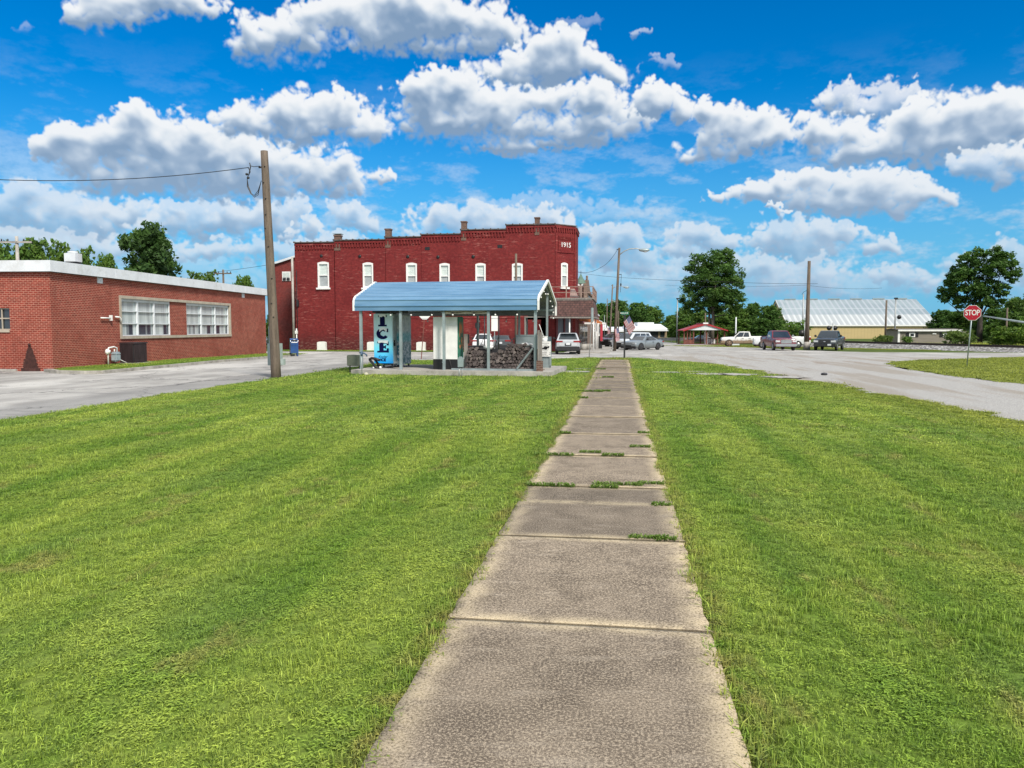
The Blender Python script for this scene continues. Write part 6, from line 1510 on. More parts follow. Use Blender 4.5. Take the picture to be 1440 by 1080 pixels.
plant('broadleaf_tree', 'large dense dark green tree with several stems beyond the red-roofed shelter', 'tree', gd(1000, dT), k_big, 1., YAW*1)
# right: wide open-crowned oak behind the stop sign
dO = 128.
def mO(px): return (px-1376)/FPX*dO*.86
def zO(py): return (462-py)/FPX*dO+1.8-Zg(150)
oakbl = [(mO(px), dy, zO(py), r_/FPX*dO*1.12) for (px, py, r_, dy) in ((1368, 364, 12, 0), (1390, 362, 12, 0), (1408, 370, 12, .5), (1355, 370, 11, -.6), (1340, 384, 12, 0), (1335, 396, 10, .5), (1352, 392, 13, -1), (1372, 384, 14, 1), (1392, 382, 13, -1), (1412, 384, 11, 0), (1418, 393, 8, .4), (1330, 410, 10, 0), (1345, 412, 12, .6), (1365, 408, 12, -1), (1388, 406, 12, .6), (1404, 410, 10, 0), (1352, 428, 11, .3), (1376, 424, 12, -.7), (1396, 428, 10, .3), (1322, 420, 7, 0))]
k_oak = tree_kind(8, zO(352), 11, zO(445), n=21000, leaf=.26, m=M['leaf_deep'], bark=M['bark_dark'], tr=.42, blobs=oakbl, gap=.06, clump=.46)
plant('broadleaf_tree', 'tall spreading tree with an open crown standing behind the stop sign', 'tree', gd(1376, dO), k_oak, 1., -(math.atan(656/FPX)-YAW))
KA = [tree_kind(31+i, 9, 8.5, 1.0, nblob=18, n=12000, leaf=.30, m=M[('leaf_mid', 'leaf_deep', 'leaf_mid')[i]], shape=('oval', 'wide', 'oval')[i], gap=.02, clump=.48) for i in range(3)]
KP = tree_kind(41, 9, 7, 1.6, nblob=15, n=5200, leaf=.26, m=M['leaf_mid'], shape='wide', gap=.28, clump=.30)
def wood(rows, names, group):
    for i, (px, top, wpx, d, kd, lab) in enumerate(rows):
        p = gd(px, d); kd_ = KP if kd == 3 else KA[kd]; Hh = CAM_H+(462-top)/FPX*d-p.z; s = Hh/9.; sx = (wpx/FPX*d/7.2)/s
        plant(names, lab, 'tree', p, kd_, s, i*1.7, group, sx)
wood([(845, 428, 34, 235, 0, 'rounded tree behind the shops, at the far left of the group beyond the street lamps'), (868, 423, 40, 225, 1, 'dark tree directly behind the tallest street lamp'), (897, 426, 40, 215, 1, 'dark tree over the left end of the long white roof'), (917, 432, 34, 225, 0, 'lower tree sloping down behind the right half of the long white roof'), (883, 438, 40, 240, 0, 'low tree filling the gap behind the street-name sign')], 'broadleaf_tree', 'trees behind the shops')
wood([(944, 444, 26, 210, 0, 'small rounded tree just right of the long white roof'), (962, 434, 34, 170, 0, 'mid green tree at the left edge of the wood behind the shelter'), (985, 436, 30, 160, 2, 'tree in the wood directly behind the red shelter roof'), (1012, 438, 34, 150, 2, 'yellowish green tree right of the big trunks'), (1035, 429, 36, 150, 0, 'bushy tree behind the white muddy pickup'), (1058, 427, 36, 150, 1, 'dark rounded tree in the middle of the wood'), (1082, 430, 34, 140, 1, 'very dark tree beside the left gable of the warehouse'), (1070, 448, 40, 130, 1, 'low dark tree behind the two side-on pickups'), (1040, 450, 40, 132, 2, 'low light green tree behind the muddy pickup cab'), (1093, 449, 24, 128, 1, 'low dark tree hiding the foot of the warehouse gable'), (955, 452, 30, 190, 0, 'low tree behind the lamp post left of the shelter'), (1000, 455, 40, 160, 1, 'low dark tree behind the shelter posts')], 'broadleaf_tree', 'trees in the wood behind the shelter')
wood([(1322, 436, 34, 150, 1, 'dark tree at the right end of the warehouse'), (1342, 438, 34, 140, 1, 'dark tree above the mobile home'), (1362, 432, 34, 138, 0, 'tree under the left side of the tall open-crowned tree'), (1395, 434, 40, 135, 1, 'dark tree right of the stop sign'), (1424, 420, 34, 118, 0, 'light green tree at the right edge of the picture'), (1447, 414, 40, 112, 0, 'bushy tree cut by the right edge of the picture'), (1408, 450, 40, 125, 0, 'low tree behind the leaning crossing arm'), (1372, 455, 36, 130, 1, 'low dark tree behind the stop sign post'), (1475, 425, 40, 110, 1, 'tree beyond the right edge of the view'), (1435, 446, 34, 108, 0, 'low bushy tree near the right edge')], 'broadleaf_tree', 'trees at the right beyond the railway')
# behind the low brick building
M['leaf_dark'] = leaf_mat('leaves_dark', (.014, .038, .013), (.055, .120, .028), (.08, .14, .02))
k_round = tree_kind(61, 9, 8.2, .8, nblob=20, n=15000, leaf=.24, m=M['leaf_dark'], shape='oval', gap=.0, clump=.46)
def back(px, top, wpx, d, kd, lab, nm='broadleaf_tree', group=None, rz=0):
    p = gd(px, d); Hh = CAM_H+(462-top)/FPX*d-p.z; s = Hh/9.; plant(nm, lab, 'tree', p, kd, s, rz, group, (wpx/FPX*d/7.2)/s)
back(218, 322, 96, 60, k_round, 'dense dark round-headed tree rising behind the low brick building')
for i, (px, top, w_, d, kd) in enumerate(((5, 345, 56, 70, KA[0]), (52, 340, 62, 74, KA[2]), (92, 342, 50, 70, KP), (122, 350, 50, 68, KP), (154, 362, 44, 75, KA[0]), (278, 384, 50, 110, KP), (297, 382, 40, 115, KP), (345, 391, 40, 100, KA[0]), (-40, 340, 60, 72, KA[1]))):
    back(px, top, w_, d, kd, ('feathery tree at the far left above the flat roof', 'mid green tree behind the roof pole at the left', 'thin open tree behind the roof ventilator', 'small wispy tree right of the roof ventilator', 'little tree top showing left of the dense dark tree', 'sparse twiggy tree top right of the dense dark tree', 'sparse tree top beside the far crossarm pole', 'small dark tree top just left of the wooden utility pole', 'tree beyond the left edge of the view')[i], group='trees behind the low brick building', rz=i*2.1)
back(386, 440, 26, 88, KA[0], 'green tree seen in the gap between the two brick buildings')
# scrub and saplings along the railway
def bush(seed, Wd, H, n, leaf, m, stems=5):
    r = random.Random(seed); bl = [(r.uniform(-.5, .5)*Wd*.6, r.uniform(-.5, .5)*Wd*.6, H*r.uniform(.32, .72), Wd*r.uniform(.18, .30)) for _ in range(9)]
    cm = crown_mesh('foliage', bl, n, leaf, seed, m, clump=.5, gap=.1); b = MB()
    for k in range(stems): c = bl[k]; b.tube([(c[0]*.2, c[1]*.2, -.1), (c[0]*.7, c[1]*.7, c[2]*.6), c[:3]], [.03, .02, .01], 5)
    t_ = b.build('stems', M['bark_dark']); tm = t_.data; bpy.data.objects.remove(t_); return cm, tm
def put_bush(name, lab, cat, px, base_py, d, kd, s, grp=None):
    p = gd(px, d); v = thing(name, lab, cat, p, px*.7, grp); v.scale = (s, s, s)
    for nm, me in (('foliage', kd[0]), ('stem', kd[1])): o = bpy.data.objects.new(nm, me); COL.objects.link(o); o.parent = v
KB = bush(71, 2.2, 1.9, 2600, .12, M['leaf_bush']); KB2 = bush(72, 2.0, 1.9, 900, .13, M['leaf_mid']); KB3 = bush(73, 2.4, 1.5, 1800, .11, M['leaf_pale'])
put_bush('shrub', 'bright green rounded shrub near the right edge beyond the rails', 'shrub', 1416, 478, 84, KB, 1.45, 'shrubs beyond the railway')
put_bush('shrub', 'second bright green shrub at the right edge of the picture', 'shrub', 1440, 478, 86, KB, 1.55, 'shrubs beyond the railway')
put_bush('shrub', 'olive green shrub in front of the mobile home', 'shrub', 1344, 478, 92, KB3, 1.55, 'shrubs beyond the railway')
put_bush('shrub', 'dark twiggy sapling in front of the warehouse left of the wooden pole', 'shrub', 1117, 478, 96, KB2, 1.9, 'shrubs beyond the railway')
put_bush('shrub', 'small sapling at the foot of the thin pole before the warehouse', 'shrub', 1243, 478, 96, KB3, 1.1, 'shrubs beyond the railway')
put_bush('shrub', 'low dark weed clump left of the mobile home window', 'shrub', 1275, 478, 96, KB2, .8, 'shrubs beyond the railway')
# weeds in the sidewalk joints
def weed_mesh(seed, w_=.16, n=70, m=None):
    r = np.random.default_rng(seed); V = []; F = []; T = []
    for _ in range(n):
        bx, by = r.uniform(-1, 1)*w_*1.5, r.normal(0, .012); a = r.uniform(0, 6.28); l = r.uniform(.015, .05); z = r.uniform(.008, .035); s = r.uniform(.004, .010); o = len(V); dx, dy = math.cos(a), math.sin(a)
        V += [(bx, by, .0), (bx+dx*l*.6-dy*s, by+dy*l*.6+dx*s, z), (bx+dx*l, by+dy*l, z*.9), (bx+dx*l*.6+dy*s, by+dy*l*.6-dx*s, z)]; F += [(o, o+1, o+2, o+3)]; T += [[r.uniform(.3, 1), r.random()*.6, 0]]*4
    me = bpy.data.meshes.new('weed_clump'); me.from_pydata(V, [], F); a_ = me.attributes.new('shade', 'FLOAT_VECTOR', 'POINT'); a_.data.foreach_set('vector', np.array(T, np.float32).ravel()); me.materials.append(m); return me
M['weed'] = leaf_mat('weed_leaves', (.050, .110, .020), (.16, .27, .045), (.24, .28, .06))
WM = [weed_mesh(1, .17, 260, M['weed']), weed_mesh(2, .10, 150, M['weed']), weed_mesh(3, .06, 110, M['weed'])]
for (px, py, k) in ((775, 687.5, 0), (870, 686.5, 0), (915, 685, 1), (850, 690, 1), (780, 643.5, 0), (830, 640, 1), (862, 644, 1), (900, 632, 1), (930, 716, 2), (910, 763.5, 1), (935, 765, 2), (795, 612, 2), (905, 612, 2), (830, 552.5, 0), (848, 552, 1), (820, 562, 2), (855, 532, 1), (845, 520.5, 1)):
    o = bpy.data.objects.new('weed_clump', WM[k]); COL.objects.link(o); p = GS(px, py); o.location = (p.x, p.y, p.z+.028); s = .95 if p.y < 14 else 1.3; o.scale = (s*1.1, s*1.1, s*1.5)
    tag(o, 'small tuft of green weeds growing in a sidewalk joint', 'weed', 'weeds in the sidewalk joints')

# ------------------------------------------------------------------ main street: raised shop sidewalk and the shop row
sheet('shop_sidewalk', [(-4.0, 62.8), (-.75, 62.8), (-.75, 188), (-4.0, 188)], M['concrete'], .10, thick=.3)
sheet('grass_verge', ragged([(-32, 66.2), (-20, 66.6), (-9.8, 66.9)], .4, .12, 61)+ragged([(-9.8, 69.4), (-32, 69.4)], 2, .0, 62), M['turf'], .006)
M['brick_mid'] = brick_mat('brick_mid', (.20, .04, .035), (.15, .03, .028), (.20, .09, .08), wamt=.4)
M['stone_brown'] = brick_mat('stone_brown', (.26, .19, .15), (.19, .13, .10), (.16, .12, .10), bw=.5, rh=.25, ms=.02, weather=(.12, .08, .06), wamt=.5)
M['tan_wall'] = mat('tan_wall', (.33, .25, .15), .8, var=.1, scale=1); M['white_roof'] = mat('white_metal_roof', (.72, .74, .76), .45, var=.05, scale=.6)
M['orange_cloth'] = mat('orange_canvas', (.50, .17, .06), .8, var=.1)
def XP(px, py, X0): y, z = PXp(px, py, X0); return y, z
# low storefront between the corner building and the stone-fronted hall
sh = thing('shopfront', 'low storefront with pale doors and posts just past the shingled canopy', 'shop', (0, 0, 0))
b = MB(); b.box(-12, -4.05, 78.2, 98.7, -1.2, 3.6); b.build('wall', M['brick_mid'], sh)
for i, y in enumerate((79, 81.4, 84.2, 86.8, 89.6, 92.6, 95.4)):
    b = MB(); b.box(-4.05, -3.96, y, y+1.7, -.35, 2.3); f_ = b.build('shop_window' if i % 2 else 'door', mat('shop_panel', (.36, .30, .23) if i % 2 == 0 else (.55, .52, .48), .6) if i < 2 else bpy.data.materials['shop_panel' if i % 2 == 0 else 'shop_panel.001'], sh)
    MB().box(-3.96, -3.93, y+.25, y+1.4, .3, 2.0).build('pane', M['glass'], f_)
MB().box(-12, -3.9, 78.2, 98.7, 3.6, 3.75).build('roof', M['roofing'], sh)
for y in (79.5, 84, 89, 94):
    MB().tube([(-2.4, y, -.5), (-2.4, y, 2.6)], .07, 8).build('post', M['white'], sh)
b = MB(); b.add([(-4.0, 79, 3.3), (-1.9, 79, 2.55), (-1.9, 88, 2.55), (-4.0, 88, 3.3)], [(0, 1, 2, 3)]); b.add([(-1.9, 79, 2.55), (-1.9, 79, 2.25), (-1.9, 88, 2.25), (-1.9, 88, 2.55)], [(0, 1, 2, 3)]); b.prism([(-4.0, 3.3), (-1.9, 2.55), (-1.9, 2.3), (-4.0, 2.6)], 'y', 79.0, 79.03); b.build('awning', M['orange_cloth'], sh)
b = MB(); b.box(-3.95, -1.6, 89, 98, 2.3, 2.5); b.build('marquee', M['white'], sh)
# stone-fronted hall with a gabled parapet and a little copper-green turret
hy0, hy1 = 99.0, 122.0; ztop = XP(835, 399, -4.0)[1]; zt2 = PY(820, 399.5, hy0)[1]
hl = thing('stone_front_hall', 'brown stone-fronted hall with red brick side, white coping and a green pointed turret', 'building', (0, 0, 0))
b = MB(); b.box(-26, -4.5, hy0, hy0+.4, -1.5, zt2-.2); b.build('side_wall', M['brick_mid'], hl); MB().box(-26, -4.4, hy0-.08, hy0+.5, zt2-.2, zt2+.05).build('coping', M['white'], hl)
def fz(y): return zt2+.2
b = MB(); prof = [(hy0-.3, -1.5), (hy0-.3, zt2+.1), (hy0+1.6, zt2+.1), (hy0+1.6, zt2+.5), (hy0+3.4, zt2+.75), (hy0+7, zt2-.1), (hy0+12, zt2-.9), (hy0+16, zt2-1.5), (hy0+16, zt2-1.1), (hy0+18, zt2-1.1), (hy1, -1.7+zt2), (hy1, -1.5)]
b.prism(prof, 'x', -4.5, -4.0); fac = b.build('facade', M['stone_brown'], hl)
for k in range(6):
    y = hy0+2+k*3.3; b = MB(); b.box(-4.0, -3.94, y, y+1.1, 3.4, 6.2); f_ = b.build('window', M['limestone'], fac); MB().box(-3.94, -3.92, y+.12, y+.98, 3.5, 6.1).build('pane', M['glass'], f_)
b = MB(); b.box(-4.0, -3.75, hy0-.35, hy1, zt2-1.2, zt2-.9); b.box(-4.0, -3.8, hy0-.35, hy1, 2.9, 3.2); b.build('cornice', M['stone_brown'], fac)
tb = MB(); tx, ty = -4.9, hy0+.5; tb.tube([(tx, ty, zt2-2.2), (tx, ty, zt2+.05)], .62, 8); tw = tb.build('turret', M['stone_brown'], hl)
b = MB(); b.tube([(tx, ty, zt2+.05), (tx, ty, zt2+.15), (tx, ty, zt2+.85), (tx, ty, zt2+1.35)], [.72, .66, .26, .03], 8); b.build('spire', mat('verdigris_copper', (.10, .17, .13), .7, var=.25), tw)
MB().tube([(tx, ty, zt2+1.3), (tx, ty, zt2+1.75)], .03, 5).build('finial', M['dark'], tw)
b = MB(); b.tube([(-4.2, hy0+2.4, zt2+.5), (-4.2, hy0+2.4, zt2+1.0)], .14, 8); b.sphere((-4.2, hy0+2.4, zt2+1.1), .16, 8, 6); b.build('pinnacle', M['stone_brown'], fac)
# further shops, seen almost edge-on
for i, (y0, y1, h, lab, mm) in enumerate(((123, 139, 4.0, 'pale two-bay shop beyond the stone-fronted hall', 'tan_wall'), (140, 158, 4.6, 'brick shop further along the row of shops', 'brick_mid'), (159, 185, 3.6, 'last low shop at the far end of the row', 'tan_wall'))):
    s_ = thing('shopfront', lab, 'shop', (0, 0, 0)); MB().box(-16, -4.0, y0, y1, -1.6, h-.3).build('wall', M[mm], s_); MB().box(-16.1, -3.9, y0-.1, y1+.1, h-.3, h-.1).build('roof', M['white_roof'], s_)
    for y in (y0+1, y0+6, y0+11): MB().box(-4.0, -3.95, y, y+3, -.6, 1.5).build('shop_window', M['glass'], s_)
    MB().box(-4, -1.8, y0+.5, y1-.5, 1.75, 1.95).build('awning', M['white'], s_)
# low white-roofed garage across the end of the street
def garage(px0, px1, ytop, yeave, ybase, d, name, lab, wall, doors=(), raised=None):
    v = thing(name, lab, 'building', gd((px0+px1)/2, d), YAW); ww = (px1-px0)/FPX*d/2; z0 = -1.0; L0 = v.location.z
    ze = CAM_H+(462-yeave)/FPX*d-L0; zt_ = CAM_H+(462-ytop)/FPX*d-L0
    MB().box(-ww*.97, ww*.97, 0, 14, -.4, ze).build('wall', wall, v)
    b = MB(); b.add([(-ww, -1, ze), (ww, -1, ze), (ww*.93, 7, zt_), (-ww, 7, zt_), (-ww, 15, ze), (ww, 15, ze)], [(0, 1, 2, 3), (3, 2, 5, 4), (1, 5, 2), (0, 3, 4)]); b.box(-ww, ww, -1.05, -1, ze-.5, ze); b.build('roof', M['white_roof'], v)
    if raised: a, c, zz_ = raised; zr_ = CAM_H+(462-zz_)/FPX*d-L0; b = MB(); b.box((a-(px0+px1)/2)/FPX*d, (c-(px0+px1)/2)/FPX*d, 3, 9, ze, zr_); b.build('raised_roof', M['white_roof'], v)
    for (a, c, t0, b0, mm, nm) in doors: x0, x1 = [(q-(px0+px1)/2)/FPX*d for q in (a, c)]; MB().box(x0, x1, -.06, -.0, CAM_H+(462-b0)/FPX*d-L0, CAM_H+(462-t0)/FPX*d-L0).build(nm, M[mm], v)
    return v
garage(884, 938, 455.5, 462.8, 478, 195, 'garage_building', 'low tan garage with a long white metal roof at the end of the street', M['tan_wall'], ((913, 925, 465, 477.6, 'black', 'garage_door'), (928, 934, 465.5, 474, 'glass', 'window'), (895, 907, 465.5, 473, 'glass', 'window')), (899, 922, 453.3))
garage(853, 883, 459.5, 464, 476.5, 200, 'garage_building', 'small white building with a white roof behind the parked cars', M['white'], ((868, 872, 468, 474, 'glass', 'window'),))
garage(839, 857, 455.5, 462, 478, 190, 'garage_building', 'white-roofed open shed with dark bays beyond the shop sidewalk', M['dark'], ())
# ------------------------------------------------------------------ street lamps along the shop sidewalk
def lamp(px0, yb, px1, yt, d, arm, lab, wood=True):
    p = gd(px0, d); t = at(px1, yt, d); v = thing('street_lamp', lab, 'street lamp', p, 0, 'street lamps along the shop sidewalk'); q = t-p
    MB().tube([(0, 0, -.2), tuple(q*.5), tuple(q)], [.16, .13, .10], 10).build('pole', M['wood_pole'], v)
    a = q*.93; ex, ey = at(arm[0], arm[1], d)-p, None
    b = MB(); mid = Vector(a).lerp(ex, .45)+Vector((0, 0, .35)); b.tube([tuple(a), tuple(Vector(a).lerp(mid, .5)+Vector((0, 0, .08))), tuple(mid), tuple(mid.lerp(ex, .6)+Vector((0, 0, .10))), tuple(ex)], .055, 6); b.build('arm', M['steel'], v)
    b = MB(); b.sphere((ex.x+.2, ex.y, ex.z-.02), (.50, .18, .16), 12, 7); b.build('lamp_head', M['galv'], v); b = MB(); b.sphere((ex.x+.28, ex.y, ex.z-.12), (.22, .13, .11), 10, 6); b.build('lens', M['lamp'], v)
    if wood:
        b = MB(); c = q*.74; b.tube([tuple(c), (c.x+.32, c.y, c.z+.05)], .03, 5); b.tube([(c.x+.3, c.y, c.z+.05), (c.x+.25, c.y, c.z-1.), (c.x+.22, c.y, c.z-1.6)], .018, 5); b.sphere((c.x+.26, c.y, c.z-.9), (.07, .07, .16), 8, 5); b.build('insulator', M['dark'], v)
        b = MB(); c = q*.985; b.tube([(c.x-.05, c.y, c.z), (c.x-.25, c.y, c.z)], .03, 5); b.build('bracket', M['black'], v)
        b = MB(); b.tube([(-.16, 0, 0), (-.16, 0, 1.3)], .06, 6); b.build('guard', M['white'], v)
    return v
lamp(864, 493, 871, 348.5, 71, (903, 351.5), 'nearest and tallest street lamp, its pole leaning to the right')
lamp(857, 482, 861.5, 400, 131, (879, 404), 'second street lamp up the street, just left of the nearest one', True)
lamp(852.5, 478, 854, 420, 190, (864, 424), 'third street lamp up the street, thinner and lower than the second', False)
for (px, yt, yb, d, r_, lab) in ((869.3, 437, 480, 120, .10, 'pale bare pole just right of the tallest street lamp'), (849.5, 443, 478, 170, .07, 'thin pole left of the street lamps beside the shops'), (951.5, 421, 478, 150, .14, 'pale slim lamp pole left of the red-roofed shelter'), (991, 440, 480, 128, .13, 'short pole beside the trunks of the large tree'), (1034, 446, 480, 110, .11, 'white metal mast behind the muddy white pickup'), (1244, 422.5, 470, 112, .16, 'dark wooden pole before the right part of the warehouse roof'), (1257, 421, 475, 112, .12, 'thin lamp pole just right of the dark wooden pole'), (1127.5, 414, 474, 105, .10, 'thin grey pole left of the leaning wooden pole'), (1413.5, 433, 465, 100, .13, 'pale post rising behind the crossing arm'), (672.2, 441, 490, 58, .11, 'weathered pole with a black transformer behind the carport'), (725.6, 358, 455, 66, .12, 'grey pole rising over the carport roof against the last side window')):
    p = gd(px, d); h = CAM_H+(462-yt)/FPX*d-p.z; v = thing('pole', lab, 'pole', p)
    MB().tube([(0, 0, -.2), (0, 0, h)], [r_, r_*.8], 8).build('shaft', M['white_metal'] if 'white' in lab else M['steel'] if 'slim' in lab or 'thin' in lab else M['wood_pole'], v)
    if 'lamp pole' in lab: MB().bbox(-.25, .25, -.2, .1, h-.02, h+.22, .04).build('lamp_head', M['dark'], v)
    if px == 1257: MB().sphere((.5, -.1, h-2.6), .32, 10, 6).build('signal_head', M['black'], v)
    if px == 672.2:
        b = MB(); b.bbox(-.17, .17, -.30, -.02, CAM_H-.1-p.z+.1, CAM_H+.35-p.z+.1, .05); b.build('transformer', M['black'], v); b = MB(); b.tube([(0, -.14, h-.3), (.12, -.16, h-1.2), (-.05, -.16, h-2.)], .03, 5); b.build('cable', M['black'], v)
    if px == 1034: MB().box(-.5, .5, -.3, .3, 0, 1.1).build('cabinet', M['white_metal'], v)
for (px, y0, y1, d, lab) in ((681.5, 441, 488, 50, 'black slim post behind the carport right of the weathered pole'), (701.5, 441.5, 496, 44, 'black post behind the carport right of the white notice')):
    p = gd(px, d); h = CAM_H+(462-y0)/FPX*d-p.z; v = thing('post', lab, 'post', p); MB().tube([(0, 0, -.1), (0, 0, h)], .035, 8).build('shaft', M['black'], v)
    b = MB(); b.tube([(0, 0, 1.4), (-.55, 0, .1)], .02, 5); b.build('stay', M['black'], v)
# notice behind the carport
p = gd(695.5, 48); v = thing('white_notice', 'blank white upright sign on a post behind the carport', 'sign', p, YAW); h0, h1 = [CAM_H+(462-y)/FPX*48-p.z for y in (465.5, 442)]
MB().box(-.20, .20, -.01, .01, h0, h1).build('sign_face', M['white'], v); MB().tube([(0, .03, -.1), (0, .03, h1)], .03, 6).build('post', M['steel'], v)
# backs of signs
p = gd(595.5, 47); v = thing('road_sign_back', 'white back of an octagonal sign on a leaning dark red post behind the carport', 'road sign', p, YAW); t = at(598, 440, 47)-p
b = MB(); n = 8; c = at(597.6, 441.5, 47)-p; c = Vector(((597.6-595.5)/FPX*47, 0, c.z)); b.prism([(c.x+.36*math.cos(R(22.5+45*k)), c.z+.36*math.sin(R(22.5+45*k))) for k in range(8)], 'y', -.01, .01); b.build('sign_face', M['white'], v)
b = MB(); b.tube([(-.15, .03, -.1), (c.x, .03, c.z)], .03, 5); b.build('post', M['wood_red'], v)
# mailbox
p = GS(413.5, 501); mb = thing('mailbox', 'blue rounded-top street collection mailbox on four short legs', 'mailbox', p, R(32)); 
b = MB(); pr = [(-.28, .22), (.28, .22), (.28, .95)]+[(.28*math.cos(a), .95+.28*math.sin(a)) for a in [math.pi*k/12 for k in range(1, 12)]]+[(-.28, .95)]
M['post_blue'] = mat('post_blue', (.012, .060, .20), .4, var=.12, scale=4, coat=.3)
b.prism([(y, z) for y, z in pr], 'x', -.26, .26); body = b.build('body', M['post_blue'], mb)
b = MB(); b.box(-.22, .22, -.27, -.20, 1.0, 1.12); b.build('slot', M['black'], body); b = MB(); b.box(-.20, .20, -.30, -.285, .93, .98); b.box(-.06, .06, -.295, -.283, 1.12, 1.15); b.build('label_strip', M['white'], body)
b = MB(); b.box(-.26, .26, -.292, -.281, .74, .77); b.build('door', M['post_blue'], body)
b = MB(); b.box(.262, .266, -.16, .16, .42, .62); lg = b.build('emblem_patch', M['white'], body); b = MB(); b.prism([(-.10, .60), (.10, .56), (.02, .44), (-.12, .44), (-.03, .54)], 'x', .267, .269); b.build('eagle_mark', M['post_blue'], lg)
for x in (-.22, .22):
    for y in (-.24, .24): MB().box(x-.03, x+.03, y-.03, y+.03, 0, .24).build('leg', M['black'] if x < 0 else M['post_blue'], mb)
# white arched markers at the foot of the wall
for (px, lab) in ((443, 'white arched block against the wall right of the mailbox'), (512, 'white arched block seen between the carport post and the ICE machine'), (586, 'white arched block just right of the ICE machine mural')):
    p = gd(px, 70.2 if px < 500 else 69); p.y = BY-.75; b = MB(); w_ = .40; hh = .86
    b.prism([(-w_-.05, 0), (w_+.05, 0), (w_+.05, .10), (w_, .10), (w_, hh-.10)]+[(w_*math.cos(a), hh-.10+.10*math.sin(a)) for a in [math.pi*k/8 for k in range(1, 8)]]+[(-w_, hh-.10), (-w_, .10), (-w_-.05, .10)], 'y', -.2, .2)
    o = b.build('wall_marker', M['white']); o.location = (p.x, p.y, Zg(BY)-.02); tag(o, lab, 'block')
# street-name sign with a flag on its post
def flag_mat():
    m, t, b = newmat('us_flag'); uv = t.new('ShaderNodeUVMap', uv_map='flag').outputs[0]; s = t.new('ShaderNodeSeparateXYZ'); t.nt.links.new(uv, s.inputs[0]); u, v = s.outputs[0], s.outputs[1]
    st = t.math('LESS_THAN', t.math('MODULO', t.math('FLOOR', t.math('MULTIPLY', v, 13.)), 2.), .5); c = t.mix(st, (.72, .68, .68), (.42, .02, .045))
    can = t.math('MULTIPLY', t.math('LESS_THAN', u, .4), t.math('GREATER_THAN', v, 6/13)); 
    gx = t.math('SUBTRACT', t.math('FRACT', t.math('MULTIPLY', u, 15.)), .5); gy = t.math('SUBTRACT', t.math('FRACT', t.math('MULTIPLY', v, 9.3)), .5); r_ = t.math('ADD', t.math('MULTIPLY', gx, gx), t.math('MULTIPLY', gy, gy))
    cc = t.mix(t.math('LESS_THAN', r_, .06), (.05, .055, .20), (.7, .7, .75)); c = t.mix(can, c, cc); tr = t.new('ShaderNodeBsdfTranslucent'); t.nt.links.new(c, tr.inputs[0]); setb(t, b, col=c, rough=.8)
    mx = t.new('ShaderNodeMixShader', {0: .35}); t.nt.links.new(b.outputs[0], mx.inputs[1]); t.nt.links.new(tr.outputs[0], mx.inputs[2]); o = [n for n in t.nt.nodes if n.type == 'OUTPUT_MATERIAL'][0]; t.nt.links.new(mx.outputs[0], o.inputs[0]); return m
M['flag'] = flag_mat()
def flag(name, parent, org, du, dv, wave=.06, nx=16, ny=9, droop=0.):
    """cloth spanned by fly vector du and hoist vector dv (downwards), u=0 at the hoist"""
    vs = []; fs = []; uvs = []; nrm = Vector(du).cross(Vector(dv)).normalized()
    for j in range(ny+1):
        for i in range(nx+1):
            u, v = i/nx, j/ny; p = Vector(org)+Vector(du)*u+Vector(dv)*v+nrm*wave*math.sin(u*8+v*2.5)*(u*.9+.1)+Vector((0, 0, -droop*u*u)); vs.append(tuple(p)); uvs.append((u, 1-v))
    for j in range(ny):
        for i in range(nx): a = j*(nx+1)+i; fs.append((a, a+1, a+nx+2, a+nx+1))
    me = bpy.data.meshes.new(name); me.from_pydata(vs, [], fs); l = me.uv_layers.new(name='flag')
    for p in me.polygons:
        p.use_smooth = True
        for li in p.loop_indices: l.data[li].uv = uvs[me.loops[li].vertex_index]
    me.materials.append(M['flag']); o = bpy.data.objects.new(name, me); COL.objects.link(o)
    if parent: o.parent = parent
    return o
dS = 49.2; p = gd(878, dS); ss = thing('street_name_sign', 'dark post carrying a small green street-name sign', 'street sign', p, YAW)
hS = CAM_H+(462-443)/FPX*dS-p.z
MB().box(-.05, .05, -.05, .05, -.2, hS).build('post', M['dark'], ss); MB().box(-.17, -.02, .02, .1, hS-.02, hS+.03).build('bracket', M['steel'], ss)
MB().box(-.24, .26, -.02, .0, hS+.02, hS+.20).build('sign_plate', mat('sign_green', (.005, .13, .08), .4, var=.05), ss); text('street_name', 'WALCR', .145, M['white'], ss, (-.06, -.025, hS+.11), (R(90), 0, 0), depth=.002)
text('street_name', 'ST', .07, M['white'], ss, (.19, -.025, hS+.15), (R(90), 0, 0), depth=.002)
fl = thing('us_flag', 'small United States flag on an angled staff fixed to the street-sign post', 'flag', p, YAW)
st_a = Vector((.0, -.08, hS-.75)); st_b = Vector((.26, -.30, hS-.02)); MB().tube([tuple(st_a), tuple(st_b)], .012, 5).build('staff', M['wood_pole'], fl)
flag('cloth', fl, st_b+Vector((0, 0, -.03)), Vector((.38, -.0, -.78)), Vector((-.36, .12, -.42)), .04)
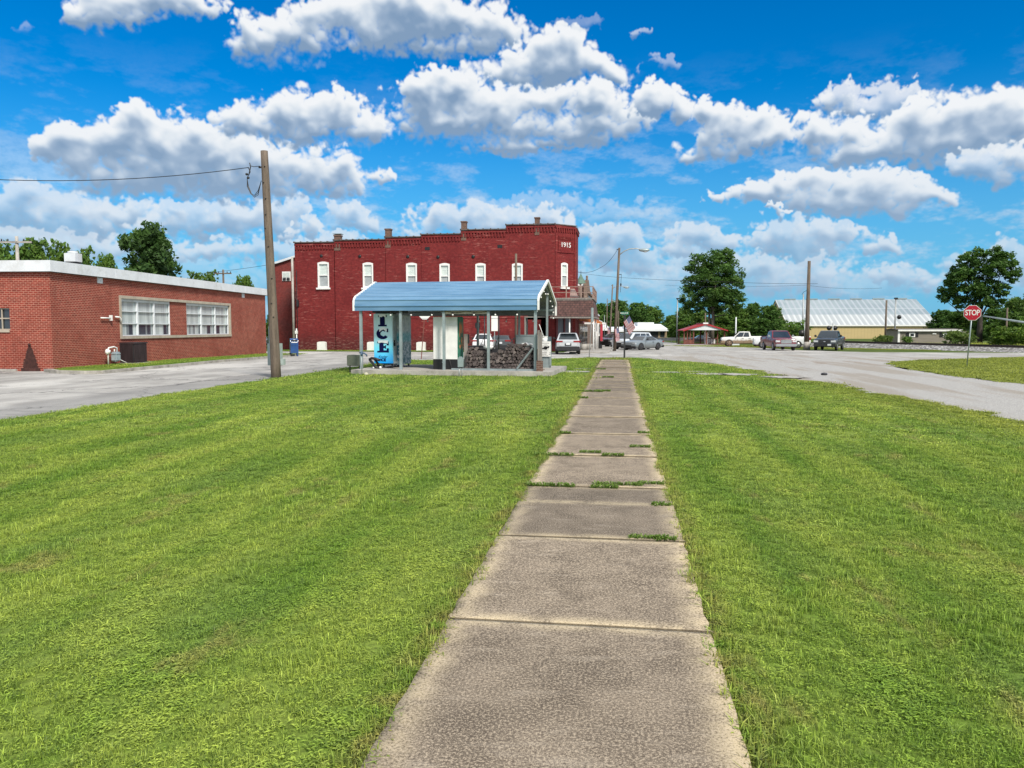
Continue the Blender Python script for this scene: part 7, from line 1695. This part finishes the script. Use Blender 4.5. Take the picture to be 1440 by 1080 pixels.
# flags hung from the street lamps
for (px, py, d, lab) in ((865.5, 461, 70.5, 'narrow faded flag hanging at the foot of the tallest street lamp'), (854.5, 460, 118, 'pale pinkish flag hanging from the second street lamp')):
    p = gd(px, d); v = thing('us_flag', lab, 'flag', p, YAW); z = CAM_H+(462-py)/FPX*d-p.z; MB().tube([(0, 0, z-.9), (.25, 0, z+.1)], .012, 5).build('staff', M['wood_pole'], v); flag('cloth', v, (.25, 0, z), Vector((.12, 0, -1.15)), Vector((-.35, 0, -.12)), .05)
p = gd(845, 78); v = thing('red_banner', 'narrow red banner on a dark stand on the shop sidewalk', 'banner', p, YAW); z = CAM_H+(462-456)/FPX*78-p.z; MB().tube([(-.1, 0, 0), (-.1, 0, z)], .03, 6).build('stand', M['black'], v); MB().box(-.08, .16, -.01, .01, z-1.7, z).build('cloth', mat('red_cloth', (.40, .03, .05), .8), v); MB().box(-.25, .1, -.15, .15, 0, .5).build('base', M['black'], v)
p = gd(840, 92); v = thing('white_shop_sign', 'white upright sign board standing on the shop sidewalk', 'sign', p, YAW); z = CAM_H-p.z; MB().box(-.35, .35, -.03, .03, z-.9, z-.05).build('board', M['white'], v); MB().box(-.3, .3, -.03, .03, .0, z-.9).build('legs', M['dark'], v)
for (px, lab) in ((820.5, 'round concrete planter on the shop sidewalk nearest the silver SUV'), (826.5, 'second concrete planter right of the one by the silver SUV')):
    p = gd(px, 70 if px < 824 else 72); b = MB(); b.tube([(0, 0, 0), (0, 0, .55)], [.28, .36], 14); o = b.build('planter', M['concrete']); o.location = (p.x, p.y, Zg(p.y)+.1); tag(o, lab, 'planter')
p = gd(829.5, 51.5); v = thing('sign_post', 'thin grey post with an edge-on sign at the near corner of the shop sidewalk', 'sign post', p, YAW); z = CAM_H+(462-433)/FPX*51.5-p.z; MB().tube([(-.05, 0, -.1), (.14, 0, z)], .028, 6).build('post', M['steel'], v); MB().box(.06, .20, -.2, .2, z-.95, z).build('sign_plate', M['galv'], v)

# ------------------------------------------------------------------ red-roofed shelter
dG = 121.; gz = gd(990.5, dG); G_ = thing('picnic_shelter', 'open timber shelter with a red metal roof and white gable', 'shelter', gz, R(5)); k = dG/FPX
gw = 31*k; ez = CAM_H+(462-464.6)/FPX*dG-gz.z; pz_ = CAM_H+(462-454.8)/FPX*dG-gz.z; DP = 5.5
M['red_roof'] = mat('red_metal_roof', (.33, .022, .028), .45, var=.12)
b = MB(); b.add([(-gw, -.6, ez), (0, -.6, pz_), (0, DP, pz_), (-gw, DP, ez)], [(0, 1, 2, 3)]); b.add([(gw, -.6, ez), (0, -.6, pz_), (0, DP, pz_), (gw, DP, ez)], [(0, 1, 2, 3)]); b.box(-.35, .35, -.65, DP, pz_-.04, pz_+.08); rfg = b.build('roof', M['red_roof'], G_)
b = MB(); b.prism([(-gw*.86, ez+.05), (gw*.86, ez+.05), (0, pz_-.12)], 'y', -.45, -.40); b.build('gable', M['white_metal'], rfg); b = MB(); b.box(-.38, .38, -.68, -.3, pz_-.10, pz_+.12); b.build('vent_cap', M['white'], rfg)
b = MB()
for s in (-1, 1): b.add([(s*gw, -.62, ez-.14), (0, -.62, pz_-.24), (0, -.62, pz_+.03), (s*gw, -.62, ez+.05)], [(0, 1, 2, 3)])
b.build('barge_board', M['red_roof'], rfg)
for x in (-gw*.92, -gw*.5, gw*.08, gw*.88):
    for y in (0, DP-.5): MB().box(x-.09, x+.09, y-.09, y+.09, -.1, ez).build('post', M['wood_red'], G_)
for x in (-gw*.78, -gw*.65): MB().box(x-.07, x+.07, -.07, .07, -.1, ez).build('post', M['wood_red'], G_)
b = MB(); b.box(-gw*.95, -gw*.48, -.05, .05, .05, .75); b.box(gw*.3, gw*.9, DP-.55, DP-.45, .85, .95); b.box(-gw, gw*.95, -.05, DP, -.15, .05); b.build('railing', M['wood_red'], G_)
for i, x in enumerate((.38, .5, .62, .74)): MB().box(gw*x-.14, gw*x+.14, DP-.45, DP-.40, .05, .85).build('panel', M['white'], G_)
b = MB(); b.box(gw*.1, gw*.24, 1.5, 2.3, 0, 1.9); tag(b.build('drinks_cooler', M['white']), 'white upright cabinet standing inside the red-roofed shelter', 'cabinet'); bpy.data.objects['drinks_cooler'].location = gz; bpy.data.objects['drinks_cooler'].rotation_euler = (0, 0, R(5))
p = gd(950, 150); b = MB()
for i in range(9): b.box(-6+i*1.7, -5.9+i*1.7, -.05, .05, 0, 1.0)
b.box(-6.1, 8, -.02, .02, .35, .95); o = b.build('guard_wall', M['concrete']); o.location = p; o.rotation_euler = (0, 0, YAW); tag(o, 'low pale barrier wall beyond the lawn left of the shelter', 'barrier')

# ------------------------------------------------------------------ warehouse, mobile home
dW = 222.; WY = None
def onY(px, py, Y): x, z = PY(px, py, Y); return x, z
WYf = gd(1200, dW).y
x0, ze = onY(1108.5, 457, WYf); x1, _ = onY(1320, 458, WYf); _, zr_ = onY(1190, 421.2, WYf+17); dep = 34.
yr = WYf
# ridge depth from where the gable apex is seen
a_, _b = ray(1091.5, 440); 
for yy in [WYf+k*.5 for k in range(80)]:
    if PY(1091.5, 421, yy)[0] >= x0: yr = yy; break
half = yr-WYf; zr_ = PY(1190, 421.2, yr)[1]
wh = thing('warehouse', 'long pale yellow metal warehouse with a ribbed silver roof beyond the railway', 'warehouse', (0, 0, 0))
M['yellow_wall'] = mat('pale_yellow_cladding', (.45, .35, .17), .7, var=.05, scale=.3, stretch=(3, 1, .1))
def ribbed_yellow():
    m, t, b = newmat('yellow_ribbed_wall'); P = t.new('ShaderNodeNewGeometry').outputs['Position']; s = t.new('ShaderNodeSeparateXYZ'); t.nt.links.new(P, s.inputs[0])
    w_ = t.math('FRACT', t.math('MULTIPLY', s.outputs[0], 1.1)); c = t.mix(t.ramp(w_, .0, .15, .8, 0), (.50, .385, .185), (.36, .27, .12)); c = t.mix(t.ramp(t.noise(t.scale(P, (.2, .2, .8)), 1., 4), .4, .7, 0, .3), c, (.38, .30, .16)); setb(t, b, col=c, rough=.7); return m
yw = ribbed_yellow(); zb0 = Zg(WYf)-.5
b = MB(); b.box(x0, x1, WYf, WYf+.3, zb0, ze+.05); b.box(x1-.3, x1, WYf+.3, WYf+2*half, zb0, ze)
b.prism([(WYf, zb0), (WYf+2*half, zb0), (WYf+2*half, ze), (yr, zr_-.1), (WYf, ze)], 'x', x0-.05, x0+.2); b.build('wall', yw, wh)
def roof_silver():
    m, t, b = newmat('silver_ribbed_roof'); P = t.new('ShaderNodeNewGeometry').outputs['Position']; s = t.new('ShaderNodeSeparateXYZ'); t.nt.links.new(P, s.inputs[0])
    f = t.math('FRACT', t.math('MULTIPLY', t.math('SUBTRACT', s.outputs[0], x0), .62)); n = t.noise(t.scale(P, (.06, .1, 0)), 1., 3)
    hi = t.math('DIVIDE', t.math('SUBTRACT', s.outputs[2], ze), zr_-ze)
    up = t.mix(t.ramp(n, .4, .6), (.22, .28, .31), (.30, .36, .385)); c = t.mix(t.ramp(f, .55, .75), up, (.42, .46, .50)); c2 = t.mix(t.ramp(f, .5, .8), (.38, .41, .42), (.64, .66, .66))
    hh = t.math('ADD', hi, t.math('MULTIPLY', t.math('SUBTRACT', n, .5), .0)); c = t.mix(t.ramp(hh, .385, .40), c2, c)
    seam = t.ramp(t.math('ABSOLUTE', t.math('SUBTRACT', hh, .63)), .0, .015, .7, 0); c = t.mix(seam, c, (.65, .68, .70)); setb(t, b, col=c, rough=.45, metal=.1, spec=.4); return m
b = MB(); nr = int((x1-x0)/1.61)
b.add([(x0-.3, WYf-.4, ze-.1), (x1+.3, WYf-.4, ze-.1), (x1+.3, yr, zr_), (x0-.3, yr, zr_), (x0-.3, WYf+2*half+.4, ze-.1), (x1+.3, WYf+2*half+.4, ze-.1)], [(0, 1, 2, 3), (3, 2, 5, 4)])
for k in range(nr): x = x0+(k+.85)*1.613; b.add([(x, WYf-.42, ze-.02), (x+.12, WYf-.42, ze-.02), (x+.12, yr, zr_+.08), (x, yr, zr_+.08)], [(0, 1, 2, 3)])
b.build('roof', roof_silver(), wh); b = MB(); b.box(x0-.3, x1+.3, WYf-.48, WYf-.42, ze-.35, ze+.0); b.build('gutter', M['white'], wh)
for k in range(6): b = MB(); xx_ = x0+(x1-x0)*(.06+k*.16); b.box(xx_, xx_+3.4, yr-.3, yr+.3, zr_+.02, zr_+.35); b.build('ridge_vent', M['galv'], wh)
b = MB(); b.box(x0-.1, x0-.06, yr-1, yr+1, zr_-2.3, zr_-1.2); b.build('gable_vent', M['dark'], wh)
dH = 106.; p = gd(1255, dH); mh = thing('mobile_home', 'long low grey-brown mobile home with white trim in front of the trees', 'mobile home', (0, 0, 0)); HY = gd(1260, dH).y
xa, zt3 = PY(1263, 463.6, HY); xb, _ = PY(1352, 464, HY); xc, _ = PY(1368, 470, HY+1); zb3 = Zg(HY)-.3; _, zpk = PY(1300, 461.9, HY+2.4)
M['taupe'] = mat('taupe_siding', (.225, .20, .165), .8, var=.08, scale=1, stretch=(1, 1, 8))
b = MB(); b.box(xa, xb, HY, HY+4.8, zb3, zt3); b.build('wall', M['taupe'], mh)
b = MB(); b.add([(xa-.2, HY-.3, zt3), (xb+.2, HY-.3, zt3), (xb+.2, HY+2.4, zpk), (xa-.2, HY+2.4, zpk), (xa-.2, HY+5.1, zt3), (xb+.2, HY+5.1, zt3)], [(0, 1, 2, 3), (3, 2, 5, 4), (0, 3, 4), (1, 5, 2)]); b.build('roof', mat('brown_shingle_roof', (.085, .07, .06), .9), mh)
b = MB(); b.box(xa-.1, xb*1., HY-.34, HY-.3, zt3-.22, zt3+.02); b.box(xa-.02, xa+.25, HY-.06, HY-.01, zb3, zt3-.02); b.build('trim', M['white'], mh)
for (a, c) in ((1278.5, 1286.5), (1326, 1332)):
    q0, z1 = PY(a, 468, HY); q1, z0 = PY(c, 474, HY); f_ = MB().box(q0, q1, HY-.08, HY-.01, z0, z1).build('window', M['white'], mh); MB().box(q0+.15, q1-.15, HY-.1, HY-.08, z0+.12, z1-.12).build('pane', M['glass'], f_)
    for s in (q0-.42, q1+.05): MB().box(s, s+.37, HY-.06, HY-.01, z0, z1).build('shutter', M['black'], mh)
b = MB(); q0, z1 = PY(1311, 468.5, HY); b.box(q0, q0+.5, HY-.1, HY-.01, z1-.15, z1); b.build('lamp', M['white'], mh)
b = MB(); b.box(PY(1352, 466, HY+1)[0]+.1, PY(1366, 466, HY+1)[0], HY+1, HY+5, zb3, zt3-.2); b.build('rear_addition', M['taupe'], mh); 
# ------------------------------------------------------------------ railway on its ballast bank
r0 = gd(1220, 89.5); r1 = gd(1440, 69.5); dr_ = Vector((r1.x-r0.x, r1.y-r0.y, 0)).normalized(); nr_ = Vector((-dr_.y, dr_.x, 0)); 
zA = .22; zB = .20; LR = Vector((r1.x-r0.x, r1.y-r0.y, 0)).length
def rp(s, n, z=0): q = Vector((r0.x, r0.y, 0))+dr_*s+nr_*n; f = s/LR; return Vector((q.x, q.y, (zA+(zB-zA)*max(-.6, min(f, 2.2)))+z))
S0, S1 = -16., 44.
def ballast_mat():
    m, t, b = newmat('ballast_stone'); P = t.new('ShaderNodeNewGeometry').outputs['Position']; v = t.new('ShaderNodeTexVoronoi', {'Scale': 5.5}); t.nt.links.new(P, v.inputs['Vector']); n = t.noise(P, 2., 4)
    s = t.new('ShaderNodeSeparateColor'); t.nt.links.new(v.outputs['Color'], s.inputs[0]); c = t.mix(s.outputs[0], (.13, .125, .12), (.60, .59, .58)); c = t.mix(t.ramp(n, .45, .7, 0, .4), c, (.24, .19, .14)); c = t.mix(t.ramp(v.outputs['Distance'], .35, .6, 0, .7), c, (.06, .055, .05)); setb(t, b, col=c, rough=.95, normal=t.bump(v.outputs['Distance'], -.8, .06)); return m
b = MB(); n = 60; rows = []; r = random.Random(3)
for i in range(n+1):
    s = S0+(S1-S0)*i/n; q = rp(s, 0); g = Zg(q.y); e = min(1, (s-S0)/9.)
    rows.append([rp(s, -2.9+r.uniform(-.15, .15)), rp(s, -1.35, -.14*1), rp(s, 1.9, -.14), rp(s, 3.6)]); rows[-1][0].z = g-.05; rows[-1][3].z = g-.05
    for k in (1, 2): rows[-1][k].z = g+.02+(rows[-1][k].z-g-.02)*e
vs = [tuple(p_) for rw in rows for p_ in rw]; fs = [(i*4+k, i*4+k+1, (i+1)*4+k+1, (i+1)*4+k) for i in range(n) for k in range(3)]; b.add(vs, fs)
o = b.build('railway_bank', ballast_mat()); tag(o, kind='structure')
def railz(s): q = rp(s, 0); g = Zg(q.y); e = min(1, (s-S0)/9.); return g+.02+(q.z-.14-g-.02)*e
rw_ = thing('railway_track', 'dark steel rails on timber sleepers along the top of the ballast bank', 'railway track', (0, 0, 0))
M['rail'] = mat('rusty_rail', (.045, .032, .028), .6, metal=.4, var=.3)
for off in (-.45, 1.0):
    b = MB(); P_ = []
    for i in range(41): s = S0+(S1-S0)*i/40; q = rp(s, off); P_.append(q)
    for i in range(40):
        a, c = P_[i], P_[i+1]; za, zc_ = railz(S0+(S1-S0)*i/40), railz(S0+(S1-S0)*(i+1)/40); h = nr_*.045
        b.add([(a-h).to_tuple()[:2]+(za,), (c-h).to_tuple()[:2]+(zc_,), (c-h).to_tuple()[:2]+(zc_+.19,), (a-h).to_tuple()[:2]+(za+.19,), (a+h).to_tuple()[:2]+(za,), (c+h).to_tuple()[:2]+(zc_,), (c+h).to_tuple()[:2]+(zc_+.19,), (a+h).to_tuple()[:2]+(za+.19,)], [(0, 1, 2, 3), (4, 7, 6, 5), (3, 2, 6, 7)])
    b.build('rail', M['rail'], rw_)
b = MB()
for i in range(int((S1-S0)/.6)):
    s = S0+.3+i*.6; c = rp(s, .27); z = railz(s); h = nr_*1.25; k2 = dr_*.11; b.add([tuple((c+h*a+k2*d_).to_tuple()[:2])+(z+zz_,) for zz_ in (-.1, .035) for a, d_ in ((-1, -1), (-1, 1), (1, 1), (1, -1))], [(4, 5, 6, 7), (0, 1, 5, 4), (1, 2, 6, 5), (2, 3, 7, 6), (3, 0, 4, 7)])
o = b.build('sleepers', mat('creosoted_sleeper', (.05, .04, .035), .9), rw_); o['kind'] = 'stuff'
# crossing signals and the leaning arm at the right edge
for (px, d, yt, lab) in ((1130.5, 84, 459, 'crossing signal with a round black target beside the leaning wooden pole'), (1170, 86, 460, 'crossing signal with twin black lamps behind the charcoal pickup')):
    p = gd(px, d); v = thing('crossing_signal', lab, 'railway signal', p, YAW); z = CAM_H+(462-yt)/FPX*d-p.z; MB().tube([(0, 0, 0), (0, 0, z+.5)], .06, 8).build('mast', M['steel'], v)
    if px < 1140: MB().tube([(-.25, -.05, z-.75), (-.25, .05, z-.75)], .38, 16).build('target', M['black'], v)
    else:
        for s in (-.42, .25): MB().tube([(s, -.05, z-.1), (s, .05, z-.1)], .26, 14).build('target', M['black'], v)
        b = MB(); b.box(-.62, .42, -.05, .05, z-.95, z-.85); b.box(-.62, -.55, -.05, .05, z-1.8, z-.85); b.box(.35, .42, -.05, .05, z-1.8, z-.85); b.build('frame', M['wood_red'], v)
dA = 60.; a0 = at(1384, 444.5, dA); a1 = at(1442, 453.5, dA-1.5); e_ = a1+(a1-a0)*1.6; v = thing('signal_cantilever', 'long grey cantilever arm reaching in from the right edge behind the stop sign', 'barrier arm', (e_.x, e_.y, Zg(e_.y)))
o_ = Vector(v.location); b = MB(); b.tube([tuple(a0-o_), tuple(a1-o_), tuple(e_-o_)], [.05, .085, .13], 8); b.build('arm', M['galv'], v); MB().tube([(0, 0, 0), (0, 0, (e_-o_).z+.3)], .2, 10).build('mast', M['galv'], v)
# leaning bare wooden pole behind the pickups
p = gd(1134, 78); t = at(1138, 367, 78)-p; v = thing('utility_pole', 'tall bare wooden pole between the maroon and charcoal pickups', 'utility pole', p); b = MB(); b.tube([(0, 0, -.2), tuple(t*.5), tuple(t)], [.26, .19, .15], 12); b.build('pole', M['wood_pole'], v)
b = MB(); c = t*.68; b.tube([tuple(c), (c.x-.45, c.y, c.z-.25), (c.x-.62, c.y, c.z-.5)], .02, 5); b.build('cable_hook', M['black'], v); b = MB(); b.tube([(0, 0, 0), (0, 0, .8)], [.36, .28], 12); b.build('base_collar', M['concrete'], v)
# far crossarm poles to the left
for (px, yt, d, arm, lab) in ((317, 380, 95, 12, 'distant utility pole with a crossarm left of the tall wooden pole'), (31, 334, 62, 22, 'pale utility pole with a crossarm behind the flat roof at the far left')):
    p = gd(px, d); z = CAM_H+(462-yt)/FPX*d-p.z; v = thing('utility_pole', lab, 'utility pole', p, YAW); mm = M['wood_pole'] if px > 100 else M['concrete']; MB().tube([(0, 0, -.2), (0, 0, z)], [.17, .12], 8).build('pole', mm, v); aw_ = arm/FPX*d; MB().box(-aw_, aw_, -.16, -.08, z-.55, z-.40).build('crossarm', mm, v)
    for x in (-aw_*.9, -aw_*.5, aw_*.5, aw_*.9): MB().tube([(x, -.12, z-.40), (x, -.12, z-.22)], .05, 6).build('insulator', M['dark'], v)
# flagpole almost hidden by the wooden pole
p = gd(381, 33.5); z1 = at(381, 285, 33.5).z; v = thing('us_flag', 'limp United States flag peeping out from behind the tall wooden pole', 'flag', p, YAW)
MB().tube([(0, 0, 0), (0, 0, z1)], .035, 8).build('staff', M['steel'], v); flag('cloth', v, (.0, 0, z1-.15), Vector((.16, -.02, -1.0)), Vector((-.12, 0, -.5)), .05); MB().tube([(.04, 0, z1-1.4), (.09, 0, z1-2.1), (.13, 0, z1-2.6)], .03, 5).build('cord', M['black'], v)
# wires
dq = 71; wire('overhead_cable', [at(264, 386, 95), at(380, 372, 75), at(414, 362, 73)], 'thin wire from the far crossarm pole to the rear corner of the dark red building', .018, .1)
wire('overhead_cable', [at(812, 382, 75), at(845, 376, 73), at(869, 350, 71)], 'wire rising from the brick corner to the top of the tallest street lamp', .016, .25)
wire('overhead_cable', [at(812, 383, 78), at(869, 390, 71), at(1010, 396, 60), at(1150, 399, 58)], 'long thin wire crossing the street behind the tallest street lamp', .012, .05)
wire('overhead_cable', [at(935, 401, 118), at(1134, 401, 78), at(1240, 405, 80)], 'thin wire passing the bare pole between the pickups', .012, .2)
wire('overhead_cable', [at(-60, 333, 60), at(31, 340, 62), at(130, 356, 80)], 'faint wire along the pale crossarm pole at the far left', .010, .1)
# white vehicle glimpsed in the gap between the buildings
vehicle('parked_car', 'white van glimpsed in the gap between the two brick buildings', gd(375, 92), facing(375, 92, 20), dict(SUV, L=5.2, W=2.0, cabz=(1.3, 2.3), cab=(.08, .2, .95, .985), cabw=(.96, .88)), bpy.data.materials['white_hatch'], 'cars parked along the street')
p = GS(1159, 527.5); b = MB(); b.sphere((0, 0, .04), (.13, .10, .06), 8, 6); o = b.build('stone', M['dark']); o.location = p; tag(o, 'small dark lump lying alone on the gravel road', 'stone')
# ------------------------------------------------------------------ stop sign
p = GS(1359.5, 514.5); dS = p.y*CS-p.x*SN; top = at(1367.5, 440, dS); v = thing('stop_sign', 'red octagonal STOP sign on a leaning steel post in the right-hand lawn', 'stop sign', p, -(math.atan(647/FPX)-YAW))
vx = Matrix.Rotation(-v.rotation_euler.z, 4, 'Z') @ (top-p); R_ = .395; b = MB(); b.prism([(vx.x+R_*math.cos(R(22.5+45*k)), vx.z+R_*math.sin(R(22.5+45*k))) for k in range(8)], 'y', -.005, .0); plate = b.build('sign_border', M['white'], v)
b = MB(); q = R_*.945; b.prism([(vx.x+q*math.cos(R(22.5+45*k)), vx.z+q*math.sin(R(22.5+45*k))) for k in range(8)], 'y', -.011, -.007); b.build('sign_face', mat('stop_red', (.42, .005, .022), .4, var=.04), plate)
text('lettering', 'STOP', .335, M['white'], plate, (vx.x, -.013, vx.z-.0), (R(90), 0, 0), bold=.006, depth=.001, spacing=.93).scale = (.80, 1.12, 1)
b = MB(); b.tube([(0, .03, -.1), (vx.x, .03, vx.z+.30)], .032, 6); b.build('post', M['galv'], v)
for zz_ in (-.22, .22): MB().tube([(vx.x, -.02, vx.z+zz_), (vx.x, .0, vx.z+zz_)], .012, 6).build('bolt', M['steel'], plate)
# tall unmown grass beyond the rails (uncountable)
def rough_grass():
    r = np.random.default_rng(5); n = 5200; s = r.uniform(-30, 40, n); q = 3.6+r.random(n)**1.3*30; x = r0.x+dr_.x*s+nr_.x*q; y = r0.y+dr_.y*s+nr_.y*q; z = np.array([Zg(v_) for v_ in y])
    src = [tuft('w0', 46, .5, .36, .030, 21, lean=.5, straw=.3), tuft('w1', 40, .5, .48, .032, 22, lean=.45, straw=.15)]
    o = scatter('tall_grass', np.stack([x, y, z], 1), r.integers(0, 2, n), r.uniform(.7, 1.35, n), src); tag(o, 'tall yellow-green unmown grass between the rails and the mobile home', 'grass', kind='stuff')
rough_grass()
def verge_grass():
    r = np.random.default_rng(6); P = []
    n = 900; P.append(np.stack([r.uniform(-31, -10, n), r.uniform(66.6, 69.3, n)], 1))
    n = 2600; s = r.uniform(-22, 14, n); q = -2.9-r.random(n)*np.interp(s, [-22, 0, 14], [14, 8, 1.2]); P.append(np.stack([r0.x+dr_.x*s+nr_.x*q, r0.y+dr_.y*s+nr_.y*q], 1))
    n = 900; ly = r.uniform(.3, 23.5, n); lx = r.uniform(.05, 2.85, n); c, s_ = math.cos(LB_A), math.sin(LB_A); P.append(np.stack([LB_O.x+c*lx-s_*ly, LB_O.y+s_*lx+c*ly], 1)); 
    P = np.concatenate(P); z = np.array([Zg(v_) for v_ in P[:, 1]]); z[-900:] += .10
    o = scatter('verge_tufts', np.stack([P[:, 0], P[:, 1], z], 1), r.choice([0, 1], len(P)), r.uniform(.7, 1.1, len(P)), SRC[8:10]); tag(o, 'short grass on the verges beside the brick walls and the railway bank', 'grass', kind='stuff')
verge_grass()
